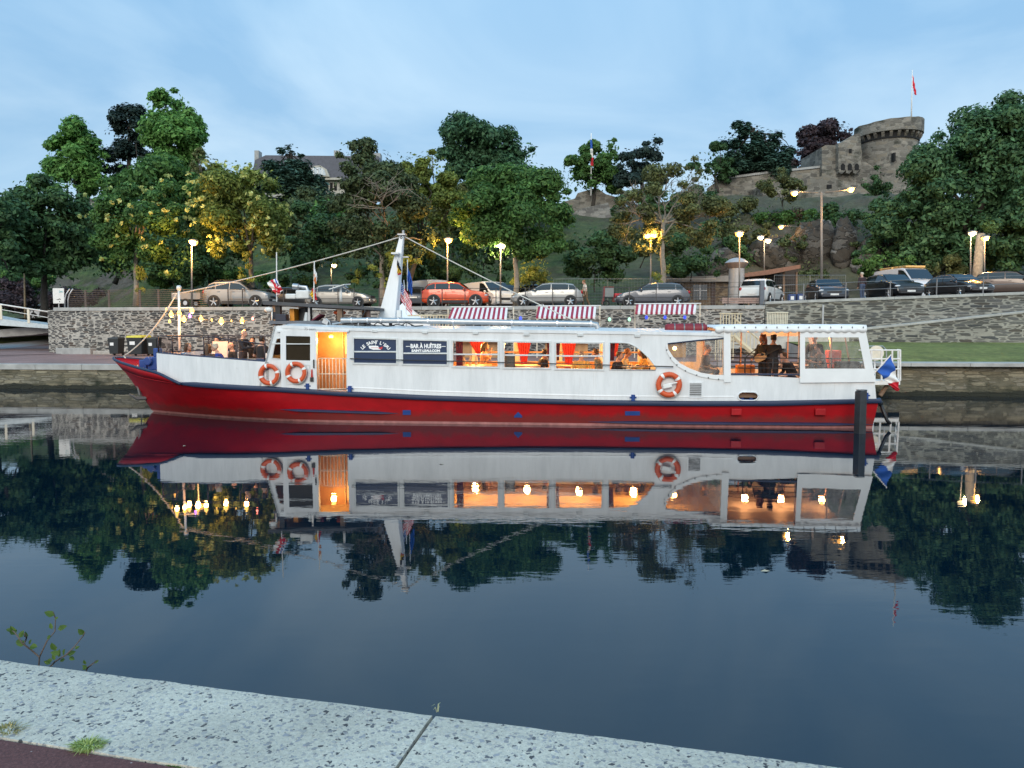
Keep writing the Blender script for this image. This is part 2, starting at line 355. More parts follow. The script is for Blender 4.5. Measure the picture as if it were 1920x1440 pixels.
# ---- near bank: kerb slabs of exposed aggregate and the red path behind them
def aggregate():
    t = NT('exposed_aggregate')
    v = t.map((1, 1, 1)); c1 = t.n('ShaderNodeTexVoronoi', feature='F1'); c1.inputs['Scale'].default_value = 47; c1.inputs['Randomness'].default_value = 1; 
    wob = t.n('ShaderNodeTexNoise'); wob.inputs['Scale'].default_value = 52; t.l(v, wob.inputs['Vector'])
    sc = t.n('ShaderNodeVectorMath', operation='SCALE'); sc.inputs['Scale'].default_value = .034; t.l(wob.outputs['Color'], sc.inputs[0])
    av = t.n('ShaderNodeVectorMath', operation='ADD'); t.l(v, av.inputs[0]); t.l(sc.outputs[0], av.inputs[1]); t.l(av.outputs[0], c1.inputs['Vector'])
    sepc = t.n('ShaderNodeSeparateColor'); t.l(c1.outputs['Color'], sepc.inputs[0])
    # radius of each pebble depends on its cell colour, so some cells stay bare mortar
    th = t.n('ShaderNodeMapRange'); t.l(sepc.outputs[1], th.inputs[0]); th.inputs[1].default_value = 0; th.inputs[2].default_value = 1; th.inputs[3].default_value = .16; th.inputs[4].default_value = .62
    lt = t.n('ShaderNodeMath', operation='SUBTRACT'); t.l(th.outputs[0], lt.inputs[0]); t.l(c1.outputs['Distance'], lt.inputs[1])
    peb = t.ramp(lt.outputs[0], [(0.0, g3(0)), (.07, g3(1))])
    pc = t.ramp(sepc.outputs[0], [(0, (.11, .115, .125)), (.14, (.25, .25, .255)), (.34, (.38, .37, .345)), (.6, (.48, .46, .41)), (.8, (.30, .305, .32)), (.93, (.06, .062, .068))], 'CONSTANT')
    mo = t.ramp(t.noise(v, 60, 4, .7), [(.3, (.39, .365, .305)), (.7, (.62, .585, .49))])
    c2 = t.n('ShaderNodeTexVoronoi', feature='F1'); c2.inputs['Scale'].default_value = 105; t.l(av.outputs[0], c2.inputs['Vector']); s2 = t.n('ShaderNodeSeparateColor'); t.l(c2.outputs['Color'], s2.inputs[0])
    t2 = t.n('ShaderNodeMath', operation='MULTIPLY_ADD'); t2.inputs[1].default_value = .55; t2.inputs[2].default_value = -.08; t.l(s2.outputs[1], t2.inputs[0]); l2 = t.n('ShaderNodeMath', operation='SUBTRACT'); t.l(t2.outputs[0], l2.inputs[0]); t.l(c2.outputs['Distance'], l2.inputs[1])
    mo = t.mix(t.ramp(l2.outputs[0], [(0, g3(0)), (.12, g3(.85))]), mo, t.ramp(s2.outputs[0], [(0, (.20, .21, .23)), (.4, (.32, .33, .34)), (.75, (.40, .39, .36))], 'CONSTANT'))
    big = t.ramp(t.noise(v, 1.3, 5, .6), [(.35, g3(.80)), (.65, g3(1.05))])
    t.col(t.mix(1.0, t.mix(peb, mo, pc), big, 'MULTIPLY')); t.b.inputs['Roughness'].default_value = .8
    hh = t.mix(.35, peb, t.noise(v, 70, 4, .7)); t.bump(hh, .55, .012); return t.mat
AGG = aggregate()
ka, kb = onz(0, 1237, KERB_Z), onz(1600, 1440, KERB_Z)
kd = (kb-ka).normalized(); kn = Vector((-kd.y, kd.x, 0)); 
ki = onz(175, 1407, KERB_Z); kw = -(ki-ka).dot(kn)          # kerb width
kj = onz(816, 1337, KERB_Z); kjs = (kj-ka).dot(kd)
kang = math.atan2(kd.y, kd.x)
for k, (a, b) in enumerate(((kjs-3.0, kjs-.008), (kjs+.008, kjs+3.0), (kjs-6.02, kjs-3.016), (kjs+3.016, kjs+6.0), (kjs-9.03, kjs-6.036), (kjs+6.016, kjs+9.0), (kjs-15, kjs-9.05), (kjs+9.02, kjs+15), (kjs-30, kjs-15.02), (kjs+15.02, kjs+30))):
    m = MB(); nx = 60
    fr = []; bk = []
    for i in range(nx+1):
        x = a+(b-a)*i/nx; e = .006*noise.noise((x*9, 1.3, 0))+.004*noise.noise((x*31, 2, 0))
        fr.append((x, e)); bk.append((x, -kw+.006*noise.noise((x*8, 7.7, 0))))
    rows = []
    for j in range(9):
        q = j/8
        rows.append([(fr[i][0], lerp(bk[i][1], fr[i][1], q), -.004*(1 if q in (0, 1) else 0)+.0025*noise.noise((fr[i][0]*6, q*4, k))) for i in range(nx+1)])
    rows = [[(p[0], p[1], -.5) for p in rows[0]]]+[[(p[0], p[1]-.002, -.022) for p in rows[0]]]+rows+[[(p[0], p[1]+.004, -.012) for p in rows[-1]], [(p[0], p[1]+.004, -.45) for p in rows[-1]]]
    m.grid(rows)
    for side in (0, -1): m.add([r[side] for r in rows], [tuple(range(len(rows)))])
    o = m.build('kerb', AGG, smooth=True); o.location = (ka.x, ka.y, KERB_Z); o.rotation_euler = (0, 0, kang); struct(o)
def asphalt_red():
    t = NT('red_asphalt'); v = t.map(1.0)
    f = t.noise(v, 90, 4, .75); c = t.ramp(f, [(.3, (.065, .026, .026)), (.55, (.12, .046, .044)), (.72, (.17, .080, .074))])
    sp = t.n('ShaderNodeTexVoronoi', feature='F1'); sp.inputs['Scale'].default_value = 38; t.l(v, sp.inputs['Vector'])
    s2 = t.n('ShaderNodeSeparateColor'); t.l(sp.outputs['Color'], s2.inputs[0])
    gt = t.n('ShaderNodeMath', operation='GREATER_THAN'); gt.inputs[1].default_value = .93; t.l(s2.outputs[0], gt.inputs[0])
    ds = t.ramp(sp.outputs['Distance'], [(.10, g3(1)), (.2, g3(0))]); mk = t.mix(1.0, ds, gt.outputs[0], 'MULTIPLY')
    t.col(t.mix(mk, c, (.38, .33, .32))); t.b.inputs['Roughness'].default_value = .9; t.bump(f, .7, .008); return t.mat
RED = asphalt_red()
def kp(x, y, z): return ka+kd*x+kn*y+Vector((0, 0, z))
m = MB(); m.quad(kp(-40, -kw-40, -.008), kp(40, -kw-40, -.008), kp(40, -kw-.012, -.008), kp(-40, -kw-.012, -.008)); struct(m.build('path', RED))
m = MB(); rows = [[kp(x, -.03+.01*noise.noise((x, 0, z)), z) for x in np.linspace(-40, 40, 60)] for z in (-.3, -1.6, -3)]
m.grid(rows); tag(m.build('quay_wall', stone('near_quay_stone', [(.1, .1, .09), (.15, .14, .12), (.2, .19, .16)], (.3, .29, .26), 1.6, 4)), 'rough stone canal wall under the pale kerb at the near bank', 'wall')

# ---- far bank
LEDGE = stone('mossy_quay_stone', [(.20, .175, .115), (.25, .22, .15), (.30, .27, .19), (.17, .15, .10), (.27, .25, .19), (.22, .20, .15)], (.16, .145, .10), 1.2, 7.0, .07, moss=.75, bumpd=.05, dark=1.30)
WALLST = stone('rubble_stone', [(.050, .052, .056), (.085, .085, .088), (.062, .060, .058), (.12, .115, .11), (.075, .07, .065), (.10, .075, .06), (.045, .047, .05), (.14, .13, .12)], (.50, .47, .42), 2.1, 8.0, .11)
WALLST2 = stone('large_rubble_stone', [(.070, .073, .074), (.115, .115, .112), (.09, .088, .08), (.15, .145, .13), (.10, .10, .09), (.085, .075, .062), (.13, .13, .12)], (.34, .33, .285), 1.2, 6.6, .095)
CAP = mat('concrete_coping', (.36, .36, .345), .8, 0, .22, 1.6, .2)
def wall(name, label, s0, s1, t0, t1, zb, top, m_, lab2=None, cap=None, capz=.2, capo=.06, over=.03):
    """masonry wall in the canal frame; top is a z or a list of (s, z); the coping is its own part"""
    tops = top if isinstance(top, list) else [(s0, top), (s1, top)]
    root = thing(name, label, 'wall', wp(s0, t0, zb), TH); L = s1-s0; n = max(2, int(L/1.0)); mb = MB()
    xs = [L*i/n for i in range(n+1)]; hz = [interp(s0+x, tops)-zb-(capz if cap else 0) for x in xs]
    front = [[(x, .02*noise.noise((x*1.7, k*.9, 3)), hz[i]*k/6) for i, x in enumerate(xs)] for k in range(7)]
    mb.grid(front); mb.grid([[(x, 0, hz[i]) for i, x in enumerate(xs)], [(x, t1-t0, hz[i]) for i, x in enumerate(xs)]])
    mb.grid([[(0, 0, 0), (0, t1-t0, 0)], [(0, 0, hz[0]), (0, t1-t0, hz[0])]]); mb.grid([[(L, 0, 0), (L, t1-t0, 0)], [(L, 0, hz[-1]), (L, t1-t0, hz[-1])]])
    mb.build('masonry', m_, root)
    if cap:
        mb = MB(); cl = 2.4; x = -over
        while x < L+over-.05:
            x2 = min(x+cl, L+over); a, b = x, x2-.012
            za, zb_ = interp(s0+a, tops)-zb, interp(s0+b, tops)-zb
            vs = [(xx, yy, zz+h) for xx, zz in ((a, za), (b, zb_)) for yy in (-capo, t1-t0+capo) for h in (-capz+.003, random.uniform(-.004, .004))]
            mb.add(vs, [(0, 1, 3, 2), (4, 6, 7, 5), (0, 4, 5, 1), (2, 3, 7, 6), (1, 5, 7, 3), (0, 2, 6, 4)]); x = x2
        mb.build('coping', cap, root, bevel=.012)
    return root
wall('quay_wall', 'low mossy stone quay wall along the far waterline under the red paving', -130, 11.2, TQ, TQ+.7, -1, 1.2, LEDGE, cap=CAP, capz=.27, capo=.05)
wall('quay_wall', 'low stone quay wall on the far waterline below the grass bank', 11.3, 130, TQ-.05, TQ+.65, -1, 1.45, LEDGE, cap=CAP, capz=.16, capo=.38)
wall('retaining_wall', 'tall rubble stone wall with pale joints under the car park fence', -34.2, 10.1, TW, TW+.5, 1.0, ZCAP, WALLST, cap=CAP, capz=.22)
RT = [(10.1, 4.52), (24.5, 5.02), (60, 6.0)]
wall('retaining_wall', 'large stone wall with rising coping behind the grass bank', 10.15, 60, TW-.02, TW+.5, 1.0, RT, WALLST2, cap=CAP, capz=.16)
wall('ramp_wall', 'sloping stone ramp wall with slanted coping in front of the large stone wall', 15.6, 60, TW-.75, TW-.07, 1.0, [(15.6, 3.0), (24.5, 3.98), (60, 7.9)], WALLST2, cap=CAP, capz=.13, capo=.05)
wall('retaining_wall', 'end return of the rubble stone wall beside the white gangway', -34.75, -34.27, TW+.1, TW+30, 1.0, 4.15, WALLST)
bx_ = st(ont(1542, 600, TW)); m = MB(); m.box((0, 0, 0), (.1, .06, 1.55)); o = m.build('drain_pipe', STEEL); o.location = wp(bx_[0], TW-.06, 3.55); tag(o, 'grey vertical drain pipe on the large stone wall', 'pipe')

def pave_mat():
    t = NT('reddish_paving'); v = t.map((1, 1, 1), 'Object')
    br = t.n('ShaderNodeTexBrick'); br.inputs['Scale'].default_value = 3.0; br.inputs['Mortar Size'].default_value = .012
    br.inputs['Color1'].default_value = (.22, .135, .125, 1); br.inputs['Color2'].default_value = (.27, .175, .165, 1); br.inputs['Mortar'].default_value = (.16, .12, .115, 1); t.l(v, br.inputs['Vector'])
    c = t.mix(1.0, br.outputs['Color'], t.ramp(t.noise(v, .5, 5), [(.3, g3(.75)), (.7, g3(1.15))]), 'MULTIPLY'); t.col(c); t.b.inputs['Roughness'].default_value = .85; return t.mat
def grass_mat(name, a, b, sc=1.0):
    t = NT(name); v = t.map(1.0)
    f = t.noise(v, 2.2*sc, 8, .72); g_ = t.noise(v, .35*sc, 4)
    c = t.ramp(f, [(.32, a), (.5, tuple((x+y)/2 for x, y in zip(a, b))), (.7, b)])
    t.col(t.mix(1.0, c, t.ramp(g_, [(.3, g3(.7)), (.7, g3(1.2))]), 'MULTIPLY')); t.b.inputs['Roughness'].default_value = .95; t.bump(f, .9, .12); return t.mat
def zl(t_): return 1.2+max(0, t_-TQ)*.0175+max(0, t_-52)*.012+max(0, t_-64)*.07
LAWN = grass_mat('lawn', (.055, .085, .015), (.14, .17, .035))
m = MB(); rows = [[wp(s, t_, zl(t_)-.01) for s in (-200, -120, -60, -40, -20, 0, 11.25)] for t_ in (TQ+.72, TQ+3, 40, 43, TW+.2)]; m.grid(rows); struct(m.build('pavement', pave_mat(), smooth=True))
m = MB(); rows = [[wp(s, t_, zl(t_)-.014) for s in (-300, -200, -120, -80, -60, -50, -45, -40, -34.3)] for t_ in (TW+.2, 50, 54, 58, 62, 66, 70, 76, 82, 90)]; m.grid(rows); struct(m.build('lawn', LAWN, smooth=True))
def left_sheet(name, pts, mt, dz):
    m = MB(); q = []
    for px, py in pts:
        r = ray(px, py); lo, hi = 10, 400
        for _ in range(40):
            k = (lo+hi)/2; p = Vector((0, 0, EYE))+r*k
            if p.z > zl(p.dot(N_)): lo = k
            else: hi = k
        q.append(p+Vector((0, 0, dz)))
    m.add(q, [tuple(range(len(q)))]); return struct(m.build(name, mt))
left_sheet('path', [(-60, 650), (112, 634.5), (150, 634.5), (112, 643.0), (-60, 661)], mat('grey_path', (.30, .30, .31), .9), .008)
left_sheet('pavement', [(-60, 661), (112, 643.0), (150, 643), (190, 662), (-60, 668)], MATS.get('x') or bpy.data.materials['reddish_paving'], .012)
left_sheet('path', [(-60, 627.8), (112, 626.8), (112, 626.1), (-60, 626.9)], mat('pale_path', (.42, .42, .36), .9), .012)
# right bank: grass slope between low quay and the large wall
m = MB(); rows = [[wp(s, t_, z+.03*noise.noise((s*.4, t_*.5, 1))) for s in np.linspace(11.3, 120, 60)] for t_, z in ((TQ+.66, 1.40), (36.6, 1.56), (39, 1.75), (42, 1.98), (44.5, 2.12), (46.4, 2.22))]
m.grid(rows); struct(m.build('lawn', grass_mat('bank_grass', (.075, .11, .02), (.22, .23, .065), 1.6), smooth=True))
m = MB(); m.grid([[wp(11.25, TQ+.7, 1.0), wp(11.25, TW, 1.0)], [wp(11.25, TQ+.7, 1.42), wp(11.25, TW, 2.22)]]); struct(m.build('bank_edge_ground', CONC))

# ---- car park and hill terrain
def zlot(s): return ZLOT if s < 9 else ZLOT+interp(s, [(9, 0), (12, .2), (24.5, .68), (60, 1.7)])
ASPH = mat('asphalt', (.055, .055, .058), .9, 0, .3, 8, .4)
m = MB(); rows = [[wp(s, t_, zlot(s)-.01) for s in (-34.2, -20, -10, 0, 9, 12, 18, 24.5, 40, 60, 130)] for t_ in (TW+.45, 52, 60, 66)]; m.grid(rows); struct(m.build('road', ASPH, smooth=True))
def hill(s, t_):
    base = interp(s, [(-60, 3.8), (-38, 3.9), (-34, 4.2), (9, 4.2), (24, 4.9), (60, 5.8)])
    foot = interp(s, [(-80, 92), (-62, 90), (-52, 72), (-40, 66), (-34, 63), (-5, 60), (12, 62.5), (40, 66), (80, 70)])
    width = interp(s, [(-60, 26), (-45, 24), (-30, 36), (0, 36), (16, 27), (30, 22), (45, 24), (90, 40)])
    top = interp(s, [(-140, 14), (-110, 20), (-60, 20), (-30, 19), (0, 18), (20, 18), (45, 17), (90, 12)])
    k = min(1, max(0, (t_-foot)/width)); z = base+(top-base)*(.55*k+.45*k*k*(3-2*k))
    k2 = sstep(foot-1, foot+6, t_); rk = sstep(2, 14, s)*(1-sstep(50, 60, s))*k2*(1-sstep(.9, 1.0, k)); z += rk*(2.2*abs(noise.noise((s*.22, t_*.22, 8)))+1.0*abs(noise.noise((s*.6, t_*.5, 3)))-.7); z += k2*(.9*noise.noise((s*.11, t_*.11, 2))+.35*noise.noise((s*.4, t_*.4, 5)))
    return z
def hill_mat():
    t = NT('hillside'); v = t.map(1.0)
    f = t.noise(v, 1.1, 8, .7); gr = t.ramp(f, [(.3, (.020, .042, .011)), (.5, (.050, .085, .022)), (.72, (.11, .14, .045))])
    gr = t.mix(t.ramp(t.noise(t.map((.12, .12, .2)), 1.6, 6, .65), [(.45, g3(0)), (.60, g3(1))]), gr, t.ramp(f, [(.3, (.016, .020, .008)), (.55, (.050, .054, .024)), (.75, (.10, .095, .05))]))
    rock = t.ramp(t.noise(t.map((.5, .5, .9)), 1.5, 8, .75, .8), [(.3, (.030, .027, .022)), (.5, (.085, .075, .060)), (.7, (.13, .12, .10))])
    g = t.n('ShaderNodeNewGeometry'); sp = t.n('ShaderNodeSeparateXYZ'); t.l(g.outputs['Normal'], sp.inputs[0])
    a = t.n('ShaderNodeMath', operation='MULTIPLY_ADD'); t.l(t.noise(v, .18, 5), a.inputs[0]); a.inputs[1].default_value = .5; t.l(sp.outputs[2], a.inputs[2])
    sx_ = t.n('ShaderNodeSeparateXYZ'); t.l(t.tc.outputs['Object'], sx_.inputs[0]); cl = t.ramp(t.noise(v, .25, 6, .65), [(.42, g3(0)), (.6, g3(1))]); mr_ = t.n('ShaderNodeMapRange'); t.l(sx_.outputs[0], mr_.inputs[0]); mr_.inputs[1].default_value = 4; mr_.inputs[2].default_value = 16; mr_.inputs[3].default_value = 1; mr_.inputs[4].default_value = .35
    k = t.ramp(a.outputs[0], [(.98, g3(0)), (1.10, g3(1))]); k = t.mix(1.0, k, mr_.outputs[0], 'MULTIPLY'); t.col(t.mix(k, rock, gr)); t.b.inputs['Roughness'].default_value = .95
    t.bump(f, 1.0, .35); return t.mat
ss = np.concatenate([np.linspace(-260, -90, 18), np.linspace(-86, 90, 150), np.linspace(95, 260, 18)]); ts = np.concatenate([np.linspace(57, 108, 72), [112, 120, 135, 160, 220, 350, 700]])
m = MB(); m.grid([[wp(s, t_, hill(s, t_)-.02) for s in ss] for t_ in ts]); struct(m.build('terrain', hill_mat(), smooth='all'))
# far ground sheet to the horizon, below everything
m = MB(); m.quad((-1500, -1500, -3), (1500, -1500, -3), (1500, 1500, -3), (-1500, 1500, -3)); struct(m.build('ground', mat('earth', (.05, .05, .03), .95)))
# ================================================================ THE RIVER BOAT (local frame: x along the boat to the stern, y across away from us, z up from the water)
BS, BT, HB = -2.15, 25.32, 2.5
boat = thing('river_boat', 'long red and white restaurant boat moored along the canal, navy stripe along its side', 'boat', wp(BS, BT, 0), TH)
BW = world_of(boat); BI = BW.inverted()
def bl(px, py, v=-HB):
    """photograph pixel -> boat coordinates on the plane y = v"""
    o = BI @ Vector((0, 0, EYE)); d = (BI.to_3x3() @ ray(px, py)); return o+d*((v-o.y)/d.y)
def b2(px, py, v=-HB): p = bl(px, py, v); return (p.x, p.z)
def part(mb, name, m_, parent=boat, **k): return mb.build(name, m_, parent, **k)
# ---- hull
USTERN = bl(1644, 770).x
ZS = [(-14.05, 1.52), (-12.4, 1.27), (-10.9, 1.14)]+[b2(x, y, -2.6) for x, y in ((516, 731), (640, 739), (800, 747), (960, 752), (1120, 756), (1300, 758), (1450, 758), (1644, 753))]
def zs(u): return interp(u, ZS)
def hb(u, g):
    """half breadth at u for level g: 0 waterline .. 1 strake .. 1.3 bulwark top"""
    u0 = -13.0-1.05*g; L = 8-2.2*g; p = 1.0-.32*min(g, 1.2); k = min(1, max(0, (u-u0)/L))
    b = (2.47+.12*g)*math.sin(math.pi/2*k)**p
    return b*(1-.05*sstep(5, USTERN, u))
def level(g, z, ext=0):
    u0 = -13.0-1.05*g; ue = USTERN+.12*(g-.5); pts = []
    for i in range(61):
        q = (i/60)**1.7; u = u0+(ue-u0)*q; zz = z(u) if callable(z) else z
        pts.append((u, hb(u, g)+(ext if i else 0), zz))
    return pts
levels = [level(-.25, -.35), level(0, 0.0), level(.08, .07), level(.4, lambda u: .4*zs(u)), level(.75, lambda u: .75*zs(u)), level(1, zs)]
def hullgrid(mb, lv):
    for sgn in (-1, 1): mb.grid([[(u, sgn*b, z) for u, b, z in l] for l in lv])
    rows = [[(l[-1][0], -l[-1][1], l[-1][2]), (l[-1][0], l[-1][1], l[-1][2])] for l in lv]; mb.grid(rows)
def red_hull():
    t = NT('red_hull_paint'); t.b.inputs['Roughness'].default_value = .45; t.b.inputs['Specular IOR Level'].default_value = .3
    f = t.noise(t.map((.8, .8, 1.5)), 2.0, 6, .62); c = t.ramp(f, [(.3, (.27, .003, .007)), (.65, (.38, .004, .009))])
    st_ = t.ramp(t.noise(t.map((4, 4, .5)), 3, 5, .65), [(.64, g3(0)), (.8, g3(.35))]); c = t.mix(st_, c, (.20, .012, .014)); zz = t.n('ShaderNodeSeparateXYZ'); t.l(t.tc.outputs['Object'], zz.inputs[0]); zw = t.n('ShaderNodeMath', operation='MULTIPLY_ADD'); t.l(t.noise(t.map((1.5, 1.5, .8)), 2.2, 6, .65), zw.inputs[0]); zw.inputs[1].default_value = -.5; t.l(zz.outputs[2], zw.inputs[2])
    c = t.mix(t.ramp(zw.outputs[0], [(0.0, g3(.65)), (.16, g3(0))]), c, (.10, .030, .026)); sc_ = t.ramp(t.noise(t.map((.6, .6, 9)), 3, 5, .7), [(.66, g3(0)), (.74, g3(.4))]); c = t.mix(sc_, c, (.12, .006, .010)); t.col(c)
    t.bump(t.noise(t.map((.7, .7, .7)), 1.6, 3), .15, .03); return t.mat
RHULL = red_hull()
mb = MB(); hullgrid(mb, levels[2:]); part(mb, 'hull', RHULL, smooth=28)
mb = MB(); hullgrid(mb, levels[:3]); part(mb, 'boot_stripe', mat('faded_pink_antifouling', (.36, .15, .14), .7, 0, .3, 5), smooth=28)
# bulwark of the bow, above the strake
BULW = [(-14.35, bl(219, 671, 0).z), (-11.85, 1.50), (-11.55, 1.44), (-10.75, 1.15), (-10.6, 1.10)]
def bulz(u): return max(zs(u)+.0, interp(u, BULW))
mb = MB(); up = []
for sgn in (-1, 1):
    lo, hi = [], []
    for i in range(31):
        q = (i/30)**1.6; u = -14.05+3.35*q; lo.append((u, sgn*hb(u, 1), zs(u)))
        u2 = -14.36+3.66*q; hi.append((u2, sgn*hb(u2+.26*(1-q), 1.05)*1.02, bulz(u2)+.002))
    mb.grid([lo, hi]); up.append(hi)
part(mb, 'bow_bulwark', RHULL, smooth=28, solid=.05)
mb = MB()
for hi in up: mb.tube(hi, .045, 6)
part(mb, 'bulwark_rail', NAVY, smooth='all')
# rubbing strake (navy)
for sgn in (-1, 1):
    mb = MB(); sec = [(-.02, -.055), (.075, -.06), (.10, -.01), (.085, .055), (-.02, .085)]; rows = []
    for i in range(81):
        q = (i/80)**1.5; u = -11.1+(USTERN+.1+11.1)*q; b = hb(u, 1); k = min(1, .25+max(0, (u+11.1)/1.2)); rows.append([(u, sgn*(b+o*k), zs(u)+h*k+.01) for o, h in sec])
    mb.grid(rows); mb.add(rows[-1], [tuple(range(5))]); part(mb, 'rubbing_strake', NAVY, smooth=40)
    mb = MB(); mb.tube([(u, sgn*(hb(u, 1)+.005), zs(u)) for u in np.linspace(-14.03, -10.7, 16)], .03, 6); part(mb, 'knuckle_rail', RHULL, smooth='all')
# side deck closing the hull top
mb = MB(); rows = []
for i in range(60):
    u = -13.7+(USTERN+13.7)*i/59; b = hb(u, 1)-.01; rows.append([(u, -b, zs(u)-.01), (u, b, zs(u)-.01)])
mb.grid(rows); part(mb, 'deck', mat('grey_deck_paint', (.12, .13, .15), .7))
def strip(pts, th, hgt, name, m_):                     # fender strip lying on the hull, pointed ends
    mb = MB(); rows = []; n = 14
    for i in range(n+1):
        k = i/n; px, py = lerp(pts[0][0], pts[1][0], k), lerp(pts[0][1], pts[1][1], k); p = bl(px, py); g = max(.05, p.z/zs(p.x)); b = hb(p.x, g); e = min(1, 6*min(k, 1-k)+.12)
        rows.append([(p.x, -b+.03, p.z-hgt*e), (p.x, -b-th*e, p.z-hgt*.6*e), (p.x, -b-th*e, p.z+hgt*.4*e), (p.x, -b+.03, p.z+hgt*e)])
    mb.grid(rows); return part(mb, name, m_)
strip(((524, 768), (747, 775)), .07, .05, 'fender_strip', mat('navy_fender', (.014, .016, .06), .5))
strip(((1103, 791), (1642, 797)), .07, .055, 'fender_strip', mat('navy_fender', (.014, .016, .06), .5))
def onhull(px, py, off=.012):
    p = bl(px, py)
    for _ in range(6):
        g = max(0, min(1, p.z/zs(p.x))); p = bl(px, py, -hb(p.x, g)-off)
    return p
def decal(name, poly, m_, off=.012, th=.012):
    P = [onhull(x, y, off) for x, y in poly]; c = sum(P, Vector())/len(P); mb = MB(); n = len(P)
    mb.add(list(P)+[p+Vector((0, th+.05, 0)) for p in P], [tuple(range(n))]+[(i, (i+1) % n, (i+1) % n+n, i+n) for i in range(n)]); return part(mb, name, m_)
decal('hull_marking', [(755, 769), (770, 769), (770, 778), (755, 778)], BLUE)
decal('hull_marking', [(964, 783), (979, 783), (979, 780), (971.5, 772), (964, 780)], BLUE)
decal('hull_marking', [(1172, 771), (1200, 771), (1200, 779), (1172, 779)], BLUE)
for x in (1380, 1537):
    P = onhull(x, 772); mb = MB(); mb.box((P.x, P.y-.03, P.z), (.30, .14, .20)); part(mb, 'hull_box', RHULL, bevel=.02)
# anchor in its bow recess
P = onhull(262, 735, 0); mb = MB(); M0 = Matrix.Translation(P)@Matrix.Rotation(R(38), 4, 'Z')
mb.tube([(-.1, -.05, .45), (0, -.08, -.1)], .05, 6, M=M0); mb.tube([(-.35, -.1, -.05), (-.1, -.14, -.22), (.15, -.14, -.22), (.35, -.08, 0)], [.03, .07, .07, .03], 6, M=M0); mb.box((0, -.1, -.2), (.36, .12, .1), M0)
part(mb, 'anchor', GREYMETAL, smooth=40)
# ---- white fore-deck bulwark, following the hull edge
UF0, UF1 = -11.84, bl(503, 690, -2.5).x
def edge(u): return hb(u, 1)-.09
TOPF = [(-11.84, 2.09), (-9.6, bl(400, 671, -2.5).z), (UF1, bl(503, 679, -2.5).z)]
for sgn in (-1, 1):
    mb = MB(); ins = .07; rows = []
    us = [UF0+(UF1+.02-UF0)*i/40 for i in range(41)]
    out_lo = [(u, sgn*edge(u), bulz(u)-.03) for u in us]; out_hi = [(u, sgn*edge(u), interp(u, TOPF)) for u in us]
    in_hi = [(u, sgn*(edge(u)-ins), interp(u, TOPF)) for u in us]; in_lo = [(u, sgn*(edge(u)-ins), max(1.0, zs(u)) if u < -9.5 else 1.0) for u in us]
    mb.grid([out_lo, out_hi, in_hi, in_lo]); part(mb, 'foredeck_bulwark', WHITE, smooth=30)
    mb = MB(); mb.tube([(u, sgn*(edge(u)-ins/2), interp(u, TOPF)+.015) for u in us], .035, 6); part(mb, 'bulwark_rail', NAVY, smooth='all')
e0 = edge(UF0); mb = MB(); mb.box((UF0+.03, 0, (1.2+2.09)/2), (.06, 2*e0-.02, .89)); part(mb, 'foredeck_bulkhead', WHITE)
mb = MB(); mb.tube([(UF0+.02, -e0+.05, 2.105), (UF0+.02, e0-.05, 2.105)], .035, 6); part(mb, 'bulwark_rail', NAVY, smooth='all')
mb = MB(); rows = [[(u, -(edge(u)-.08), 1.13), (u, edge(u)-.08, 1.13)] for u in [UF0+.06+(UF1+.3-UF0)*i/20 for i in range(21)]]; mb.grid(rows); part(mb, 'foredeck', mat('foredeck_boards', (.30, .20, .15), .7, 0, .25, 5))
# rails with posts around the fore-deck
RT_ = [(UF0+.05, bl(297, 630, -1.7).z), (-9.6, 2.62), (UF1-.1, bl(494, 646, -2.5).z)]
for sgn in (-1, 1):
    mb = MB(); us = [UF0+.05+(UF1-.1-UF0-.05)*i/24 for i in range(25)]
    mb.tube([(u, sgn*(edge(u)-.04), interp(u, RT_)) for u in us], .022, 6)
    for u in (UF0+.06, -11.15, -9.9, -8.75, UF1-.12): mb.cyl((u, sgn*(edge(u)-.04), interp(u, TOPF)), (u, sgn*(edge(u)-.04), interp(u, RT_)), .022, n=6)
    if sgn < 0: mb.tube([(UF0+.05, -e0+.04, RT_[0][1]), (UF0+.05, e0-.04, RT_[0][1])], .022, 6)
    part(mb, 'handrail', mat('dark_rail', (.03, .022, .03), .5), smooth='all')
for sgn in (-1, 1):                                     # tinted wind screens at the very front
    mb = MB(); us = [UF0+.08+1.0*i/6 for i in range(7)]
    mb.grid([[(u, sgn*(edge(u)-.04), interp(u, TOPF)+.05) for u in us], [(u, sgn*(edge(u)-.04), interp(u, RT_)-.03) for u in us]]); part(mb, 'wind_screen', glassmat('smoked_screen', (.62, .55, .55)) if sgn < 0 else MATS['smoked_screen'])
# bow fittings: blue winch, bitts, coil of rope
mb = MB(); q = Vector((-12.45, -.75, 1.50))
mb.box(q+Vector((0, 0, .22)), (.34, .34, .44)); mb.box(q+Vector((.12, .0, .58)), (.22, .22, .30)); mb.box(q+Vector((-.36, 0, .14)), (.26, .28, .40)); mb.cyl(q+Vector((-.1, -.3, .3)), q+Vector((-.1, .3, .3)), .14, n=12); mb.box(q+Vector((.1, 0, -.12)), (.7, .6, .1))
part(mb, 'winch', BLUE, bevel=.03)
mb = MB(); 
for k in range(5): mb.torus((-11.98+.01*k, -.9, 1.72+.06*math.sin(k)), .20-.02*k, .035, 18, 6, Matrix.Translation((0, .03*k, 0)))
part(mb, 'rope_coil', mat('brown_rope', (.30, .15, .08), .9), smooth='all')
mb = MB(); mb.cyl((-13.3, 0, 1.3), (-13.3, 0, 1.78), .06); mb.tube([(-13.42, 0, 1.68), (-13.18, 0, 1.68)], .04, 6); part(mb, 'bitt', BLUE, smooth=40)
